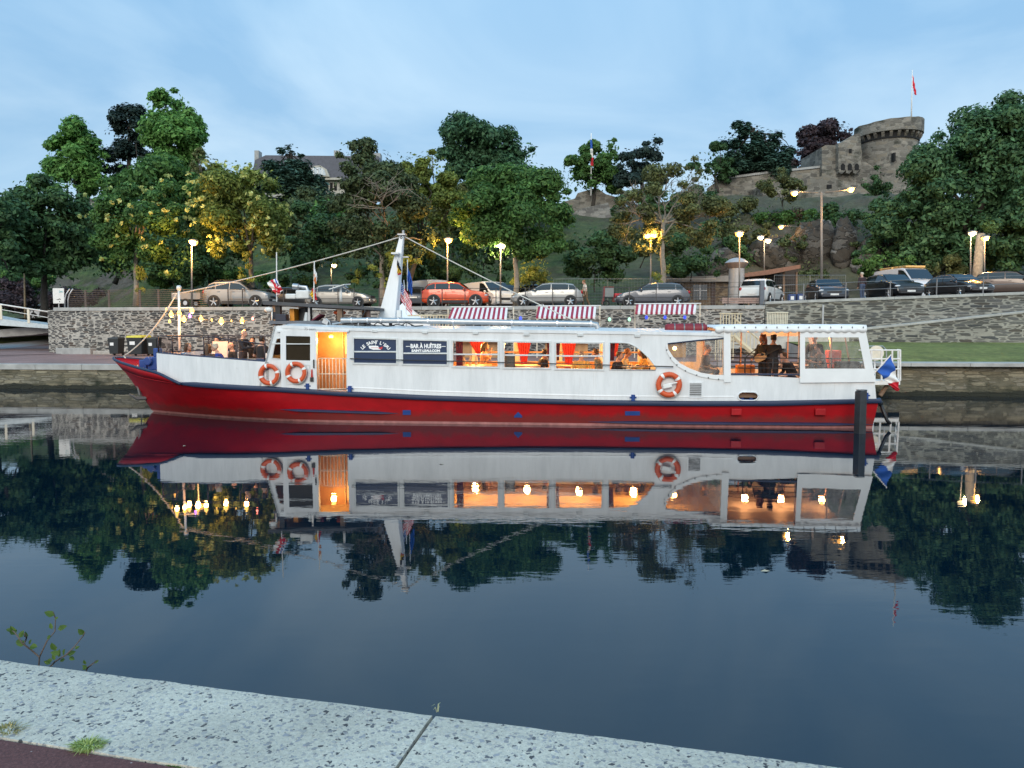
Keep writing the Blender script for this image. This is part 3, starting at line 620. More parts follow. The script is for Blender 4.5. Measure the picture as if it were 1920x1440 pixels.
# ---- white cabin side, traced plate with its openings
def poly(pts, v=-HB): return [b2(x, y, v) for x, y in pts]
D_WIN = [(1252, 645), (1300, 641), (1357, 636), (1357, 703), (1340, 703), (1315, 699), (1292, 690), (1275, 681), (1262, 669), (1253, 655)]
W6 = [(1143, 642.5), (1170, 642.5), (1180, 644), (1192, 650), (1204, 659), (1216, 671), (1226, 683), (1230, 690), (1229, 694), (1143, 693.5)]
WIN = [[(664, 635), (743, 637), (743, 681), (664, 680)], [(756, 638), (838, 640), (838, 683), (756, 682)], [(850, 640), (933, 641.5), (933, 687.5), (850, 686)],
       [(946, 642), (1030, 643), (1030, 689.5), (946, 688.5)], [(1043, 643.5), (1130, 644.5), (1130, 692), (1043, 690.5)]]
WHW = [(510, 672), (514, 650), (519, 635), (527, 634), (527, 673)]
DOORWAY = [(594, 621), (650, 623), (650, 733), (594, 729.5)]
hull_top = [(u, zs(u)+.05) for u in np.linspace(UF1-.05, USTERN-.02, 40)]
top = poly([(1640, 716), (1369, 702), (1369, 634), (1343, 624), (1240, 622), (1100, 620), (960, 618), (700, 616), (530, 610), (514, 612), (497, 679)])
SIDE = hull_top+top
HOLES = [poly(w) for w in WIN]+[poly(W6), poly(WHW), poly(DOORWAY), poly(D_WIN[:2]+[(1355.5, 636.5), (1355.5, 702.5)]+D_WIN[4:])]
hx, hz = b2(1402.5, 743); HAWSE = [(hx+.16*c+.13*math.copysign(1, c) if abs(c) > 1e-6 else hx, hz+.125*s) for c, s in [(math.cos(a), math.sin(a)) for a in np.linspace(0, 2*math.pi, 24, endpoint=False)+.07]]
mb = MB(); mb.plate(SIDE, HOLES+[HAWSE], -HB, -HB+.07); part(mb, 'cabin_wall', WHITE)
# far side: lower wall and window band, simpler
FS = [(u, zs(u)+.05) for u in np.linspace(UF1, USTERN-.02, 12)]+[b2(1640, 716), b2(1369, 702), b2(1369, 634), b2(1343, 624), b2(960, 618), b2(530, 610), b2(514, 612), b2(497, 679)]
fh = []
for a, b in ((664, 743), (756, 838), (850, 933), (946, 1030), (1043, 1130), (1143, 1215), (1262, 1350)):
    x0, x1 = bl(a, 650).x, bl(b, 650).x; fh.append([(x0, 1.72), (x1, 1.72), (x1, 2.55), (x0, 2.55)])
mb = MB(); mb.plate(FS, fh, HB-.07, HB); part(mb, 'cabin_wall', WHITE)
PANEL = mat('interior_wood_panel', (.40, .20, .085), .6, 0, .25, 3)
mb = MB()                                              # interior wainscot, far side, and end bulkheads
u_a, u_b = bl(660, 650).x, bl(1240, 650).x
mb.box(((u_a+u_b)/2, HB-.11, 1.32), (u_b-u_a, .05, .78)); part(mb, 'wainscot', PANEL)
mb = MB(); mb.box(((u_a+u_b)/2, -HB+.10, 1.25), (u_b-u_a, .05, .6)); part(mb, 'wainscot', PANEL)
mb = MB(); u_c = bl(657, 650).x
mb.box((u_c+.05, .2, 1.9), (.05, 4.4, 1.9)); mb.box((bl(570, 650).x, .9, 1.9), (.05, 3.0, 1.9)); part(mb, 'bulkhead', PANEL)
mb = MB(); mb.box(((bl(594, 650).x+u_c)/2+.1, -1.35, 1.9), (2.6, .06, 1.9)); part(mb, 'bulkhead', PANEL)     # lit wooden wall right behind the open doorway
mb = MB(); mb.box((bl(628, 640).x, -1.40, 2.45), (.02, .05, .5)); mb.box((bl(637, 640).x, -1.41, 2.35), (.36, .06, .55)); mb.box((bl(640, 670).x, -1.41, 1.98), (.26, .06, .05)); mb.box((bl(622, 640).x, -1.405, 2.0), (.015, .04, 1.7)); part(mb, 'wall_cabinet', mat('pale_cabinet', (.62, .50, .30), .5))
mb = MB(); mb.box(((UF1+u_b+3.2)/2, 0, .90), (u_b-UF1+3.2, 2*HB-.2, .06)); part(mb, 'cabin_floor', mat('brown_floor', (.16, .09, .05), .6))
mb = MB(); u_d = bl(1366, 650).x; mb.box(((u_d+USTERN)/2-.05, 0, .95), (USTERN-u_d-.1, 2*HB-.25, .06)); part(mb, 'aft_deck', mat('brown_floor', (.16, .09, .05), .6))
# roof
rp = [(530, 610), (700, 616), (960, 618), (1240, 622), (1343, 624), (1358, 626)]
RP = [b2(x, y) for x, y in rp]
mb = MB(); rows = []
for x, z in RP: rows.append([(x, -HB-.03, z-.09), (x, -HB-.03, z), (x, -HB+.5, z+.05), (x, 0, z+.11), (x, HB-.5, z+.05), (x, HB+.03, z), (x, HB+.03, z-.09)])
mb.grid(rows); mb.add(rows[0], [tuple(range(7))]); mb.add(rows[-1], [tuple(range(7))]); part(mb, 'roof', WHITE, smooth=35)
mb = MB(); mb.grid([[(x, -HB+.08, z-.10), (x, HB-.08, z-.10)] for x, z in RP]); part(mb, 'cabin_ceiling', mat('cream_ceiling', (.62, .44, .24), .7))
# dark line and visor over the curved vinyl window
mb = MB(); a, c = bl(1252, 644.5), bl(1358, 634.5); mb.tube([(a.x, -HB-.02, a.z), ((a.x+c.x)/2, -HB-.03, (a.z+c.z)/2+.015), (c.x, -HB-.02, c.z)], .022, 6); part(mb, 'roof_trim', NAVY, smooth='all')
# seam along the white side and vertical panel joints
mb = MB()
for i in range(30):
    x0 = bl(655, 700).x+(USTERN-4-bl(655, 700).x)*i/30; x1 = bl(655, 700).x+(USTERN-4-bl(655, 700).x)*(i+1)/30
    mb.add([(x0, -HB-.004, zs(x0)+.24), (x1, -HB-.004, zs(x1)+.24), (x1, -HB-.012, zs(x1)+.20), (x0, -HB-.012, zs(x0)+.20), (x0, -HB+.01, zs(x0)+.19), (x1, -HB+.01, zs(x1)+.19)], [(0, 1, 2, 3), (3, 2, 5, 4)])
part(mb, 'side_moulding', WHITE)
# windows: frame, panes, middle bar
NAVYSIGN = mat('navy_sign_film', (.010, .030, .085), .3, var=.08)
FRAME = mat('pale_window_frame', (.60, .62, .62), .4)
MIDY = [659.5, 662.5, 664.5, 666, 667.5]
LETTER = mat('white_lettering', (.85, .86, .86), .5, var=0)
wins = []
for k, w in enumerate(WIN):
    P = poly(w); x0, x1 = P[0][0], P[1][0]; mb = MB()
    out_ = [(x0-.055, P[3][1]-.055), (x1+.055, P[2][1]-.055), (x1+.055, P[1][1]+.055), (x0-.055, P[0][1]+.055)]
    mb.plate(out_, [[P[3], P[2], P[1], P[0]]], -HB-.028, -HB+.03); zm = bl(700+k*95, MIDY[k]).z
    mb.box(((x0+x1)/2, -HB-.004, zm), (x1-x0, .035, .045)); wo = part(mb, 'window', FRAME, bevel=.006); wins.append(wo)
    if k in (0, 1): wo['label'] = 'window covered by navy sign film'
    mb = MB(); mb.plate([P[3], P[2], P[1], P[0]], [], -HB+.012, -HB+.020); mb.build('sign_panel' if k < 2 else 'pane', NAVYSIGN if k < 2 else GLASS, wo)
mb = MB(); mb.plate(poly(W6), [], -HB+.012, -HB+.020); part(mb, 'window', GLASS)
mb = MB(); pp = poly(W6); mb.tube([(x, -HB-.005, z) for x, z in pp]+[(pp[0][0], -HB-.005, pp[0][1])], .02, 6); part(mb, 'window_rim', FRAME, smooth='all')
# lettering on the two signs
wo = wins[0]; P = poly(WIN[0]); cx = (P[0][0]+P[1][0])/2; mb = MB(); rad = .50; cz = P[0][1]-.150-rad
txt = "LE SAINT L'EAU"
for i, ch in enumerate(txt):
    if ch == ' ': continue
    a = (i-(len(txt)-1)/2)*.128
    text_into(mb, ch, .135, Matrix.Translation((cx+rad*math.sin(a)*1.02, -HB+.008, cz+rad*math.cos(a)))@Matrix.Rotation(a*.95, 4, 'Y')@FACE, .005)
mb.build('lettering', LETTER, wo)
mb = MB(); bx0, bz0 = cx+.01, P[0][1]-.285          # small drawing of the boat
mb.plate([(bx0-.22, bz0+.07), (bx0-.20, bz0-.01), (bx0-.08, bz0-.05), (bx0+.15, bz0-.05), (bx0+.17, bz0-.02), (bx0+.12, bz0+.0), (bx0+.07, bz0+.065), (bx0-.07, bz0+.075)], [], -HB+.004, -HB+.010)
mb.box((bx0+.0, -HB+.006, bz0+.10), (.012, .006, .06)); mb.build('boat_drawing', LETTER, wo)
mb = MB(); mb.plate([(bx0+.08, bz0-.003), (bx0+.22, bz0+.05), (bx0+.20, bz0-.03), (bx0+.16, bz0-.04)], [], -HB+.000, -HB+.006); mb.box((bx0-.02, -HB+.002, bz0+.01), (.24, .006, .009)); mb.build('boat_drawing', mat('sign_red', (.55, .03, .04), .5, var=0), wo)
wo = wins[1]; P = poly(WIN[1]); cx = (P[0][0]+P[1][0])/2; mb = MB()
text_into(mb, 'BAR À HUÎTRES', .175, Matrix.Translation((cx+.02, -HB+.008, P[0][1]-.235))@Matrix.Scale(.78, 4, (1, 0, 0))@FACE, .008)
text_into(mb, 'SAINT-LEAU.COM', .095, Matrix.Translation((cx+.02, -HB+.008, P[0][1]-.345))@Matrix.Scale(1.15, 4, (1, 0, 0))@FACE, .006)
for sx in (-1, 1): mb.box((cx+.02+sx*.545, -HB+.006, P[0][1]-.185), (.13, .006, .018))
mb.build('lettering', LETTER, wo)
p = bl(582, 617.5); mb = MB(); text_into(mb, '75 pers', .12, Matrix.Translation((p.x, -HB-.034, p.z-.03))@FACE, -.001); part(mb, 'lettering', mat('faint_grey_lettering', (.25, .26, .28), .6, var=0))
# doorway: lit interior, gate; sliding door with window
P = poly([(527, 622), (594, 623), (594, 734), (527, 732)]); dx0, dx1 = P[0][0], P[1][0]; dz0, dz1 = P[3][1], P[0][1]
pw = poly([(538, 630), (583, 631), (583, 676), (538, 675)])
mb = MB(); mb.plate([(dx0, dz0), (dx1, dz0-.01), (dx1, dz1), (dx0, dz1)], [[pw[3], pw[2], pw[1], pw[0]]], -HB-.075, -HB-.03); door = part(mb, 'sliding_door', WHITE, bevel=.008)
mb = MB(); mb.plate([pw[3], pw[2], pw[1], pw[0]], [], -HB-.06, -HB-.052); mb.build('pane', glassmat('smoked_glass', (.50, .47, .42), .08), door)
mb = MB(); mb.box(((pw[0][0]+pw[1][0])/2, -HB-.07, pw[0][1]-.24), (pw[1][0]-pw[0][0], .03, .03)); mb.build('door_moulding', FRAME, door); mb = MB(); lo = poly([(538, 683), (583, 684), (583, 722), (538, 721)]); mb.plate([lo[3], lo[2], lo[1], lo[0]], [[(lo[3][0]+.02, lo[3][1]+.02), (lo[2][0]-.02, lo[2][1]+.02), (lo[1][0]-.02, lo[1][1]-.02), (lo[0][0]+.02, lo[0][1]-.02)]], -HB-.085, -HB-.07); mb.build('door_panel_rim', FRAME, door)
p = bl(590.5, 682); mb = MB(); mb.box((p.x, -HB-.10, p.z), (.035, .05, .26)); mb.build('handle', BLACK, door, bevel=.01)
mb = MB(); a, c = bl(520, 620), bl(655, 622); mb.box(((a.x+c.x)/2, -HB-.045, (a.z+c.z)/2), (c.x-a.x, .06, .05)); part(mb, 'door_rail', WHITE)
G = poly([(597, 672), (649, 673.5), (649, 730), (597, 729)]); mb = MB(); gx0, gx1 = G[0][0], G[1][0]
for f in (0, .49, 1): z = lerp(G[3][1], G[0][1], f); mb.tube([(gx0, -HB+.02, z), (gx1, -HB+.02, z)], .014, 6)
for i in range(9): x = lerp(gx0, gx1, i/8); mb.tube([(x, -HB+.02, G[3][1]), (x, -HB+.02, G[0][1])], .012, 6)
part(mb, 'gate', CREAM, smooth='all')
mb = MB(); mb.plate(poly(WHW), [], -HB+.012, -HB+.02); part(mb, 'wheelhouse_window', MATS['smoked_glass'])
mb = MB(); a, c = bl(511, 644), bl(528, 643); mb.box(((a.x+c.x)/2, -HB, a.z), (c.x-a.x+.02, .05, .04)); q = poly(WHW); mb.tube([(x, -HB-.005, z) for x, z in q+[q[0]]], .018, 6); part(mb, 'window_rim', FRAME)
# front of the wheelhouse: slanted, glazed
fa, fb = b2(499, 679), b2(516, 612)
def fp(y, f): return (lerp(fa[0], fb[0], f), y, lerp(fa[1], fb[1], f))
mb = MB()
for y0, y1 in ((-2.5, -2.3), (-1.0, -.85), (.85, 1.0), (2.3, 2.5)): mb.grid([[fp(y0, 0), fp(y1, 0)], [fp(y0, 1), fp(y1, 1)]])
mb.grid([[fp(-2.5, .86), fp(2.5, .86)], [fp(-2.5, 1), fp(2.5, 1)]]); mb.grid([[fp(-2.5, -.85), fp(2.5, -.85)], [fp(-2.5, .18), fp(2.5, .18)]]); part(mb, 'wheelhouse_front', WHITE, solid=.06)
mb = MB()
for y0, y1 in ((-2.3, -1.0), (-.85, .85), (1.0, 2.3)): mb.grid([[fp(y0, .18), fp(y1, .18)], [fp(y0, .86), fp(y1, .86)]])
part(mb, 'windscreen', MATS['smoked_glass'])
# rail along the windows, small roof lamps, louvre, bollards
mb = MB(); a, c = bl(656, 672.5, -HB-.12), bl(1262, 687.5, -HB-.12); pts = [(lerp(a.x, c.x, i/12), -HB-.10, lerp(a.z, c.z, i/12)) for i in range(13)]; mb.tube(pts, .016, 6)
for i in (0, 2, 4, 6, 8, 10, 12): mb.tube([pts[i], (pts[i][0], -HB+.01, pts[i][2])], .012, 6)
part(mb, 'handrail', BLACK, smooth='all')
for x, y in ((703, 620.5), (797, 623), (892, 624.5), (987, 627), (1088, 628), (1195, 629.5)):
    p = bl(x, y); mb = MB(); mb.box((p.x, -HB-.02, p.z), (.17, .05, .085)); part(mb, 'side_lamp', mat('pale_lamp_housing', (.58, .60, .60), .4), bevel=.012)
p = bl(1304, 731); mb = MB(); mb.plate([(p.x-.21, p.z-.23), (p.x+.21, p.z-.23), (p.x+.21, p.z+.23), (p.x-.21, p.z+.23)], [[(p.x-.17, p.z-.19), (p.x+.17, p.z-.19), (p.x+.17, p.z+.19), (p.x-.17, p.z+.19)]], -HB-.025, -HB)
for i in range(7): mb.box((p.x, -HB-.012, p.z-.165+i*.055), (.34, .028, .012), None)
mb.mi = 0; part(mb, 'louvre', WHITE)
mb = MB(); mb.box((p.x, -HB-.004, p.z), (.34, .006, .38)); part(mb, 'louvre_back', GREYMETAL)
mb = MB(); n = len(HAWSE); mb.tube([(x, -HB-.008, z) for x, z in HAWSE]+[(HAWSE[0][0], -HB-.008, HAWSE[0][1])], .022, 6); part(mb, 'hawse_rim', WHITE, smooth='all')
mb = MB(); mb.box((hx, -HB+.40, hz), (.9, .05, .5)); part(mb, 'hawse_recess', BLACK)
mb = MB()
for d in (-.13, .13): mb.cyl((hx+d, -HB+.2, hz-.14), (hx+d, -HB+.2, hz+.02), .06, n=10)
mb.box((hx, -HB+.2, hz-.12), (.5, .2, .04)); part(mb, 'bitt', BLUE)
for px, py in ((577, 730), (656, 734), (1187, 752), (1624, 746)):
    p = bl(px, py, -2.56); mb = MB(); z0 = zs(p.x)+.06; mb.cyl((p.x, -2.57, z0), (p.x, -2.57, z0+.20), .055, .06, 10); mb.tube([(p.x-.10, -2.57, z0+.12), (p.x+.10, -2.57, z0+.12)], .022, 6); part(mb, 'bollard', BLUE, smooth=40)
# ---- aft: pillar, vinyl windows, bulwark cap, canopy
TARP = mat('white_tarpaulin', (.74, .75, .75), .5, 0, .05, 2, .05)
mb = MB(); pp = poly(D_WIN); mb.plate(pp, [], -HB-.012, -HB-.006); part(mb, 'vinyl_window', VINYL)
mb = MB(); cp = [(1251, 641), (1248, 650), (1251, 662), (1260, 676), (1272, 688), (1290, 698), (1312, 706), (1340, 711), (1357, 712), (1357, 703)]+D_WIN[4:]
mb.plate(poly(cp), [], -HB-.03, -HB-.01); hem = part(mb, 'vinyl_hem', TARP)
mb = MB()
for x, y in ((1250, 656), (1257, 671), (1269, 684), (1285, 695), (1306, 703), (1328, 708), (1347, 711)):
    p = bl(x, y); mb.sph((p.x, -HB-.03, p.z), (.022, .012, .022), 8, 5)
mb.build('eyelet', GREYMETAL, hem)
mb = MB(); mb.plate(poly([(1356.5, 622), (1369, 622), (1370, 716), (1357, 717)]), [], -HB-.045, -HB+.01); part(mb, 'canopy_strap', TARP)
mb = MB(); a, c = bl(1369, 701.5), bl(1640, 704); mb.box(((a.x+c.x)/2, -HB+.02, (a.z+c.z)/2+.01), (c.x-a.x, .10, .05)); mb.box(((a.x+c.x)/2, HB-.02, (a.z+c.z)/2+.01), (c.x-a.x, .10, .05)); part(mb, 'bulwark_cap', NAVY)
mb = MB()
for s_ in (-HB+.04, HB-.04):
    for py in (671, 680, 690):
        a, c = bl(1369, py), bl(1630, py+2); mb.tube([(a.x, s_, a.z), (c.x, s_, c.z)], .016, 6)
    for px in (1398, 1450, 1500, 1560, 1620): a = bl(px, 671); mb.cyl((a.x, s_, 1.5), (a.x, s_, a.z), .018, n=6)
part(mb, 'aft_rail', BLACK, smooth='all')
# canopy roof with scalloped valance
c0, c1 = bl(1337, 609).x, bl(1624, 609).x; cz_ = bl(1480, 610).z; mb = MB(); rows = []
for i in range(31):
    x = lerp(c0, c1, i/30); zz = cz_+.008*math.sin(i*2.6)-.02*(i % 6 == 3); zf = zz if i > 1 else zz-.06
    rows.append([(x, -HB-.06, zf-.04), (x, -HB-.02, zf+.0), (x, -1.2, zf+.03), (x, 0, zf+.045), (x, 1.2, zf+.03), (x, HB+.02, zf), (x, HB+.06, zf-.04)])
mb.grid(rows); part(mb, 'canopy', TARP, smooth='all', solid=.015)
for s_ in (-1, 1):
    mb = MB(); up_, dn = [], []
    for i in range(141):
        x = lerp(c0+.05, c1, i/140); k = (i/140*18) % 1; up_.append((x, s_*(HB+.062), cz_-.03)); dn.append((x, s_*(HB+.075+.012*math.sin(i*.5)), cz_-.17-.05*math.sin(math.pi*k)))
    mb.grid([up_, dn]); va = part(mb, 'valance', TARP, smooth='all', solid=.006)
    if s_ < 0:
        mb = MB()
        for i in range(14): x = lerp(c0+.3, c1-.1, i/13); mb.sph((x, -HB-.075, cz_-.06), (.018, .012, .03), 6, 4)
        mb.build('eyelet', GREYMETAL, va)
mb = MB(); mb.plate(poly([(1335, 621), (1368, 621), (1368, 632.5), (1330, 628)]), [], -HB-.02, -HB-.005); part(mb, 'canopy_flap', TARP)
o_ = poly([(1499, 620), (1622, 620), (1641, 716), (1499, 717.5)]); h_ = poly([(1508.5, 632.5), (1608.5, 632.5), (1620.5, 691), (1508.5, 691)])
mb = MB(); n_ = 24
mb.plate(o_, [h_], -HB-.06, -HB-.05); cur = part(mb, 'side_curtain', TARP)
mb = MB(); mb.plate(h_, [], -HB-.056, -HB-.052); mb.build('vinyl_pane', VINYL, cur)
mb = MB(); mb.plate(o_, [h_], HB+.05, HB+.06); cur2 = part(mb, 'side_curtain', TARP)
# stern end of the canopy
mb = MB(); a, c = b2(1622, 620), b2(1641, 716); mb.grid([[(c[0], -HB-.05, c[1]), (c[0], HB+.05, c[1])], [(lerp(c[0], a[0], .33), -HB-.05, lerp(c[1], a[1], .33)), (lerp(c[0], a[0], .33), HB+.05, lerp(c[1], a[1], .33))]]); part(mb, 'stern_curtain', TARP, solid=.01)
mb = MB()
for y in (-2.4, -.8, .8, 2.4): mb.tube([(a[0]-.05, y, a[1]+.05), (c[0]-.05, y, 1.2)], .02, 6)
for px in (1366, 1452, 1499, 1560): 
    q = bl(px, 640).x; mb.tube([(q, HB-.08, 1.2), (q, HB-.08, cz_)], .022, 6)
    if px != 1452: mb.tube([(q, -HB+.06, 1.2), (q, -HB+.06, cz_)], .022, 6)
part(mb, 'canopy_frame', mat('pinkish_post', (.46, .28, .20), .5), smooth='all')
# stern plate and corner foot
mb = MB(); mb.grid([[(USTERN-.02, -HB+.02, zs(USTERN)), (USTERN-.02, HB-.02, zs(USTERN))], [(c[0]-.02, -HB+.02, c[1]), (c[0]-.02, HB-.02, c[1])]]); part(mb, 'stern_plate', WHITE)
mb = MB(); p = bl(1655, 756, -2.4); mb.tube([(USTERN, -2.4, p.z+.02), (p.x, -2.3, p.z)], .07, 8); mb.tube([(p.x, -2.2, p.z), (p.x+.2, -2.2, p.z-.5), (p.x+.3, -2.2, .12)], .05, 8); part(mb, 'stern_bracket', BLACK, smooth='all')
# ---- roof gear: flying bridge shelter, duct, mast, red life-raft roll
RZ = lambda x: interp(x, RP)+.06
VB = -1.2
mb = MB(); q0, q1 = bl(500, 570, VB), bl(706, 578, VB); L = q1.x-q0.x
mb.add([(q0.x, -1.5, q0.z-.03), (q1.x, -1.5, q1.z-.06), (q1.x, 1.6, q1.z-.06), (q0.x, 1.6, q0.z-.03), (q0.x, -1.5, q0.z+.09), (q1.x, -1.5, q1.z+.02), (q1.x, 1.6, q1.z+.02), (q0.x, 1.6, q0.z+.09)], [(0, 3, 2, 1), (4, 5, 6, 7), (0, 1, 5, 4), (2, 3, 7, 6), (1, 2, 6, 5), (0, 4, 7, 3)])
shel = part(mb, 'bridge_roof', mat('dark_grey_felt', (.075, .075, .08), .8))
for px, w, m_ in ((517, .09, mat('orange_light_tinted_post', (.40, .22, .12), .6)), (525, .16, BLACK), (582, .06, STEEL), (640, .16, WOOD), (693, .10, mat('brown_post', (.10, .06, .05), .7))):  # front post carries the orange lamplight in its colour
    for y in (-1.3, 1.4):
        p = bl(px, 590, VB); zt = lerp(q0.z, q1.z, (p.x-q0.x)/L)-.05; mb = MB(); mb.box((p.x, y, (zt+RZ(p.x)-.05)/2), (w, w, zt-RZ(p.x)+.05)); part(mb, 'bridge_post', m_)
mb = MB(); p = bl(575, 604, VB); mb.box((bl(575, 604, VB).x, 0, RZ(p.x)+.05), (bl(640, 600, VB).x-bl(513, 600, VB).x, 3.0, .10)); part(mb, 'bridge_deck', mat('grey_deck_paint', (.12, .13, .15), .7))
mb = MB(); p = bl(532, 604, VB); mb.box((p.x, VB-.1, RZ(p.x)+.2), (.34, .3, .22)); mb.box((bl(516, 598, VB).x, VB, RZ(p.x)+.26), (.24, .3, .26)); part(mb, 'searchlight_box', mat('dark_navy_case', (.02, .022, .04), .5), bevel=.02)
mb = MB(); p = bl(545, 590, VB); mb.box((p.x, VB+.3, p.z), (.16, .4, .40)); part(mb, 'yellow_locker', mat('orange_yellow_paint', (.75, .30, .03), .5), bevel=.01)
mb = MB(); p = bl(560, 591, VB); mb.cyl((p.x, VB+.6, RZ(p.x)), (p.x, VB+.6, p.z+.26), .22, n=16); part(mb, 'exhaust_drum', mat('dark_drum', (.045, .05, .055), .5), smooth=40)
mb = MB(); p = bl(574, 596, VB); mb.cyl((p.x, VB, RZ(p.x)+.05), (p.x+.02, VB, p.z+.18), .10, .05, 10); part(mb, 'plastic_jug', mat('milky_plastic', (.55, .60, .62), .4), smooth=40)
mb = MB(); p = bl(633, 586, VB); mb.sph((p.x, VB+.2, p.z), (.22, .16, .08), 10, 6); part(mb, 'life_jacket', mat('red_orange_fabric', (.62, .10, .03), .8))
mb = MB(); p = bl(597, 596, VB); M0 = Matrix.Translation((p.x, VB, p.z))@Matrix.Rotation(R(-35), 4, 'Y'); mb.box((0, 0, 0), (.36, .5, .06), M0); part(mb, 'seat_cushion', mat('maroon_cushion', (.12, .015, .03), .7), bevel=.02)
mb = MB(); p = bl(589, 593, VB); mb.plate([(p.x-.10, p.z-.20), (p.x+.05, p.z-.20), (p.x+.12, p.z+.12), (p.x-.10, p.z+.14)], [], VB+.15, VB+.22); part(mb, 'white_panel', WHITEM)
mb = MB(); p = bl(612, 603, VB-.4); mb.box((p.x, VB-.4, p.z), (.18, .2, .15), Matrix.Translation((p.x, VB-.4, p.z))@Matrix.Rotation(R(25), 4, 'Y')@Matrix.Translation((-p.x, -VB+.4, -p.z))); mb.tube([(p.x+.02, VB-.5, p.z+.1), (p.x+.14, VB-.5, p.z), (p.x+.16, VB-.5, p.z-.1)], .02, 6); mb.tube([(p.x+.2, VB-.45, RZ(p.x)+.02), (p.x+.75, VB-.45, RZ(p.x)+.1)], .03, 6); part(mb, 'roof_lamp', STEEL)
# horn cluster by the wheelhouse front, white box and crane arm on the shelter roof, flat dish
mb = MB(); p = bl(509, 581, VB); mb.sph((p.x, VB-.2, p.z), (.15, .12, .10), 10, 6); mb.tube([(p.x+.1, VB-.2, p.z), (p.x+.1, VB-.2, p.z-.35)], .03, 6); part(mb, 'spot_lamp', WHITEM, smooth='all')
mb = MB(); p = bl(566, 552, VB); mb.box((p.x, VB+.2, p.z), (.44, .40, .28)); mb.box((p.x-.40, VB+.2, p.z-.06), (.36, .35, .17)); part(mb, 'white_case', mat('offwhite_plastic', (.66, .66, .64), .5), bevel=.04)
mb = MB(); a, c = bl(573, 543, VB), bl(552, 536, VB); mb.tube([(a.x, VB+.2, a.z-.05), (a.x-.05, VB+.2, a.z+.08), (c.x, VB+.2, c.z)], [.06, .06, .05], 8); mb.cyl((c.x-.12, VB+.2, c.z), (c.x+.06, VB+.2, c.z-.02), .10, n=10); part(mb, 'deck_crane', STEEL, smooth=40)
mb = MB(); p = bl(637, 539, VB); mb.add([(p.x-.26, VB-.3, p.z-.06), (p.x+.24, VB-.3, p.z+.09), (p.x+.30, VB+.2, p.z+.13), (p.x-.20, VB+.2, p.z-.02)]+[(p.x-.26, VB-.3, p.z-.085), (p.x+.24, VB-.3, p.z+.065), (p.x+.30, VB+.2, p.z+.105), (p.x-.20, VB+.2, p.z-.045)], [(0, 1, 2, 3), (7, 6, 5, 4), (0, 4, 5, 1), (1, 5, 6, 2), (2, 6, 7, 3), (3, 7, 4, 0)]); part(mb, 'flat_dish', WHITEM)
mb = MB(); r_ = bl(639, 566, VB); mb.tube([(r_.x, VB, r_.z), (r_.x, VB, p.z)], [.05, .035], 8); part(mb, 'dish_mast', WHITEM, smooth='all')
mb = MB(); p = bl(684, 575, VB); mb.tube([(p.x, VB-.25, p.z+.05), (p.x+.1, VB-.3, p.z-.15), (p.x-.02, VB-.3, p.z-.38), (p.x-.3, VB-.3, p.z-.52)], .022, 6); part(mb, 'cable', BLACK, smooth='all')
VD = -1.75
mb = MB(); pts = [bl(x, y, VD) for x, y in ((640, 600.5), (700, 600.5), (742, 601), (750, 601), (900, 603.5), (1000, 605.5), (1108, 607), (1119, 609), (1121, 616))]; pts = [(p.x, VD, p.z) for p in pts]
mb.tube(pts, .085, 12); du = part(mb, 'ventilation_duct', STEEL, smooth=40)
mb = MB()
for px, py in ((660, 600.5), (690, 600.5), (715, 601), (748, 601), (803, 602), (850, 603), (960, 605), (1045, 606), (1108, 607)):
    p = bl(px, py, VD); mb.cyl((p.x-.025, VD, p.z), (p.x+.025, VD, p.z), .10, n=12)
for px in (672, 762, 850, 960, 1060): p = bl(px, 603, VD); mb.tube([(p.x, VD, p.z), (p.x, VD, RZ(p.x)-.05)], .02, 6)
mb.build('duct_clamp', ALU, du)
mb = MB(); p = bl(690, 609, VD)
for k in range(7): mb.tube([(p.x-.4+k*.3, VD-.1, RZ(p.x)+.02), (p.x-.25+k*.3, VD-.15, RZ(p.x)+.12*(k % 3)/2), (p.x-.05+k*.3, VD, RZ(p.x)+.02)], .018, 5)
part(mb, 'cable', BLACK)
# mast: a raked white box tapering to its top plate
VM = 0
ml0, ml1, mt0, mt1 = b2(712, 601, VM), b2(744, 601, VM), b2(750.5, 443, VM), b2(757.5, 443, VM)
mb = MB(); k0, k1 = .30, .10
mb.add([(ml0[0], -k0, ml0[1]), (ml1[0], -k0*.9, ml1[1]), (ml1[0], k0*.9, ml1[1]), (ml0[0], k0, ml0[1]), (mt0[0], -k1, mt0[1]), (mt1[0], -k1, mt1[1]), (mt1[0], k1, mt1[1]), (mt0[0], k1, mt0[1])], [(0, 1, 5, 4), (1, 2, 6, 5), (2, 3, 7, 6), (3, 0, 4, 7), (4, 5, 6, 7), (0, 3, 2, 1)])
mast = part(mb, 'mast', WHITE, bevel=.02)
mb = MB(); p = b2(754, 440, VM); mb.box((p[0], 0, p[1]), (.26, .26, .04)); q = b2(760, 482, VM); mb.box((q[0], 0, q[1]), (.22, .1, .035)); q = b2(756, 432, VM); mb.cyl((q[0], 0, p[1]), (q[0], 0, q[1]), .04, n=8); mb.build('mast_fitting', STEEL, mast)
mb = MB(); q = b2(754, 446, VM); mb.torus((q[0], -.12, q[1]), .035, .012, 10, 5); mb.build('pulley', BLACK, mast)
mb = MB(); q = b2(752, 477, VM); mb.box((q[0]-.1, -.3, q[1]), (.24, .3, .05)); mb.build('spreader', WHITEM, mast)
mb = MB(); p = b2(749, 592, -.6); mb.box((p[0], -.6, p[1]), (.14, .2, .36)); part(mb, 'roof_vent', mat('offwhite_plastic', (.66, .66, .64), .5), bevel=.01)
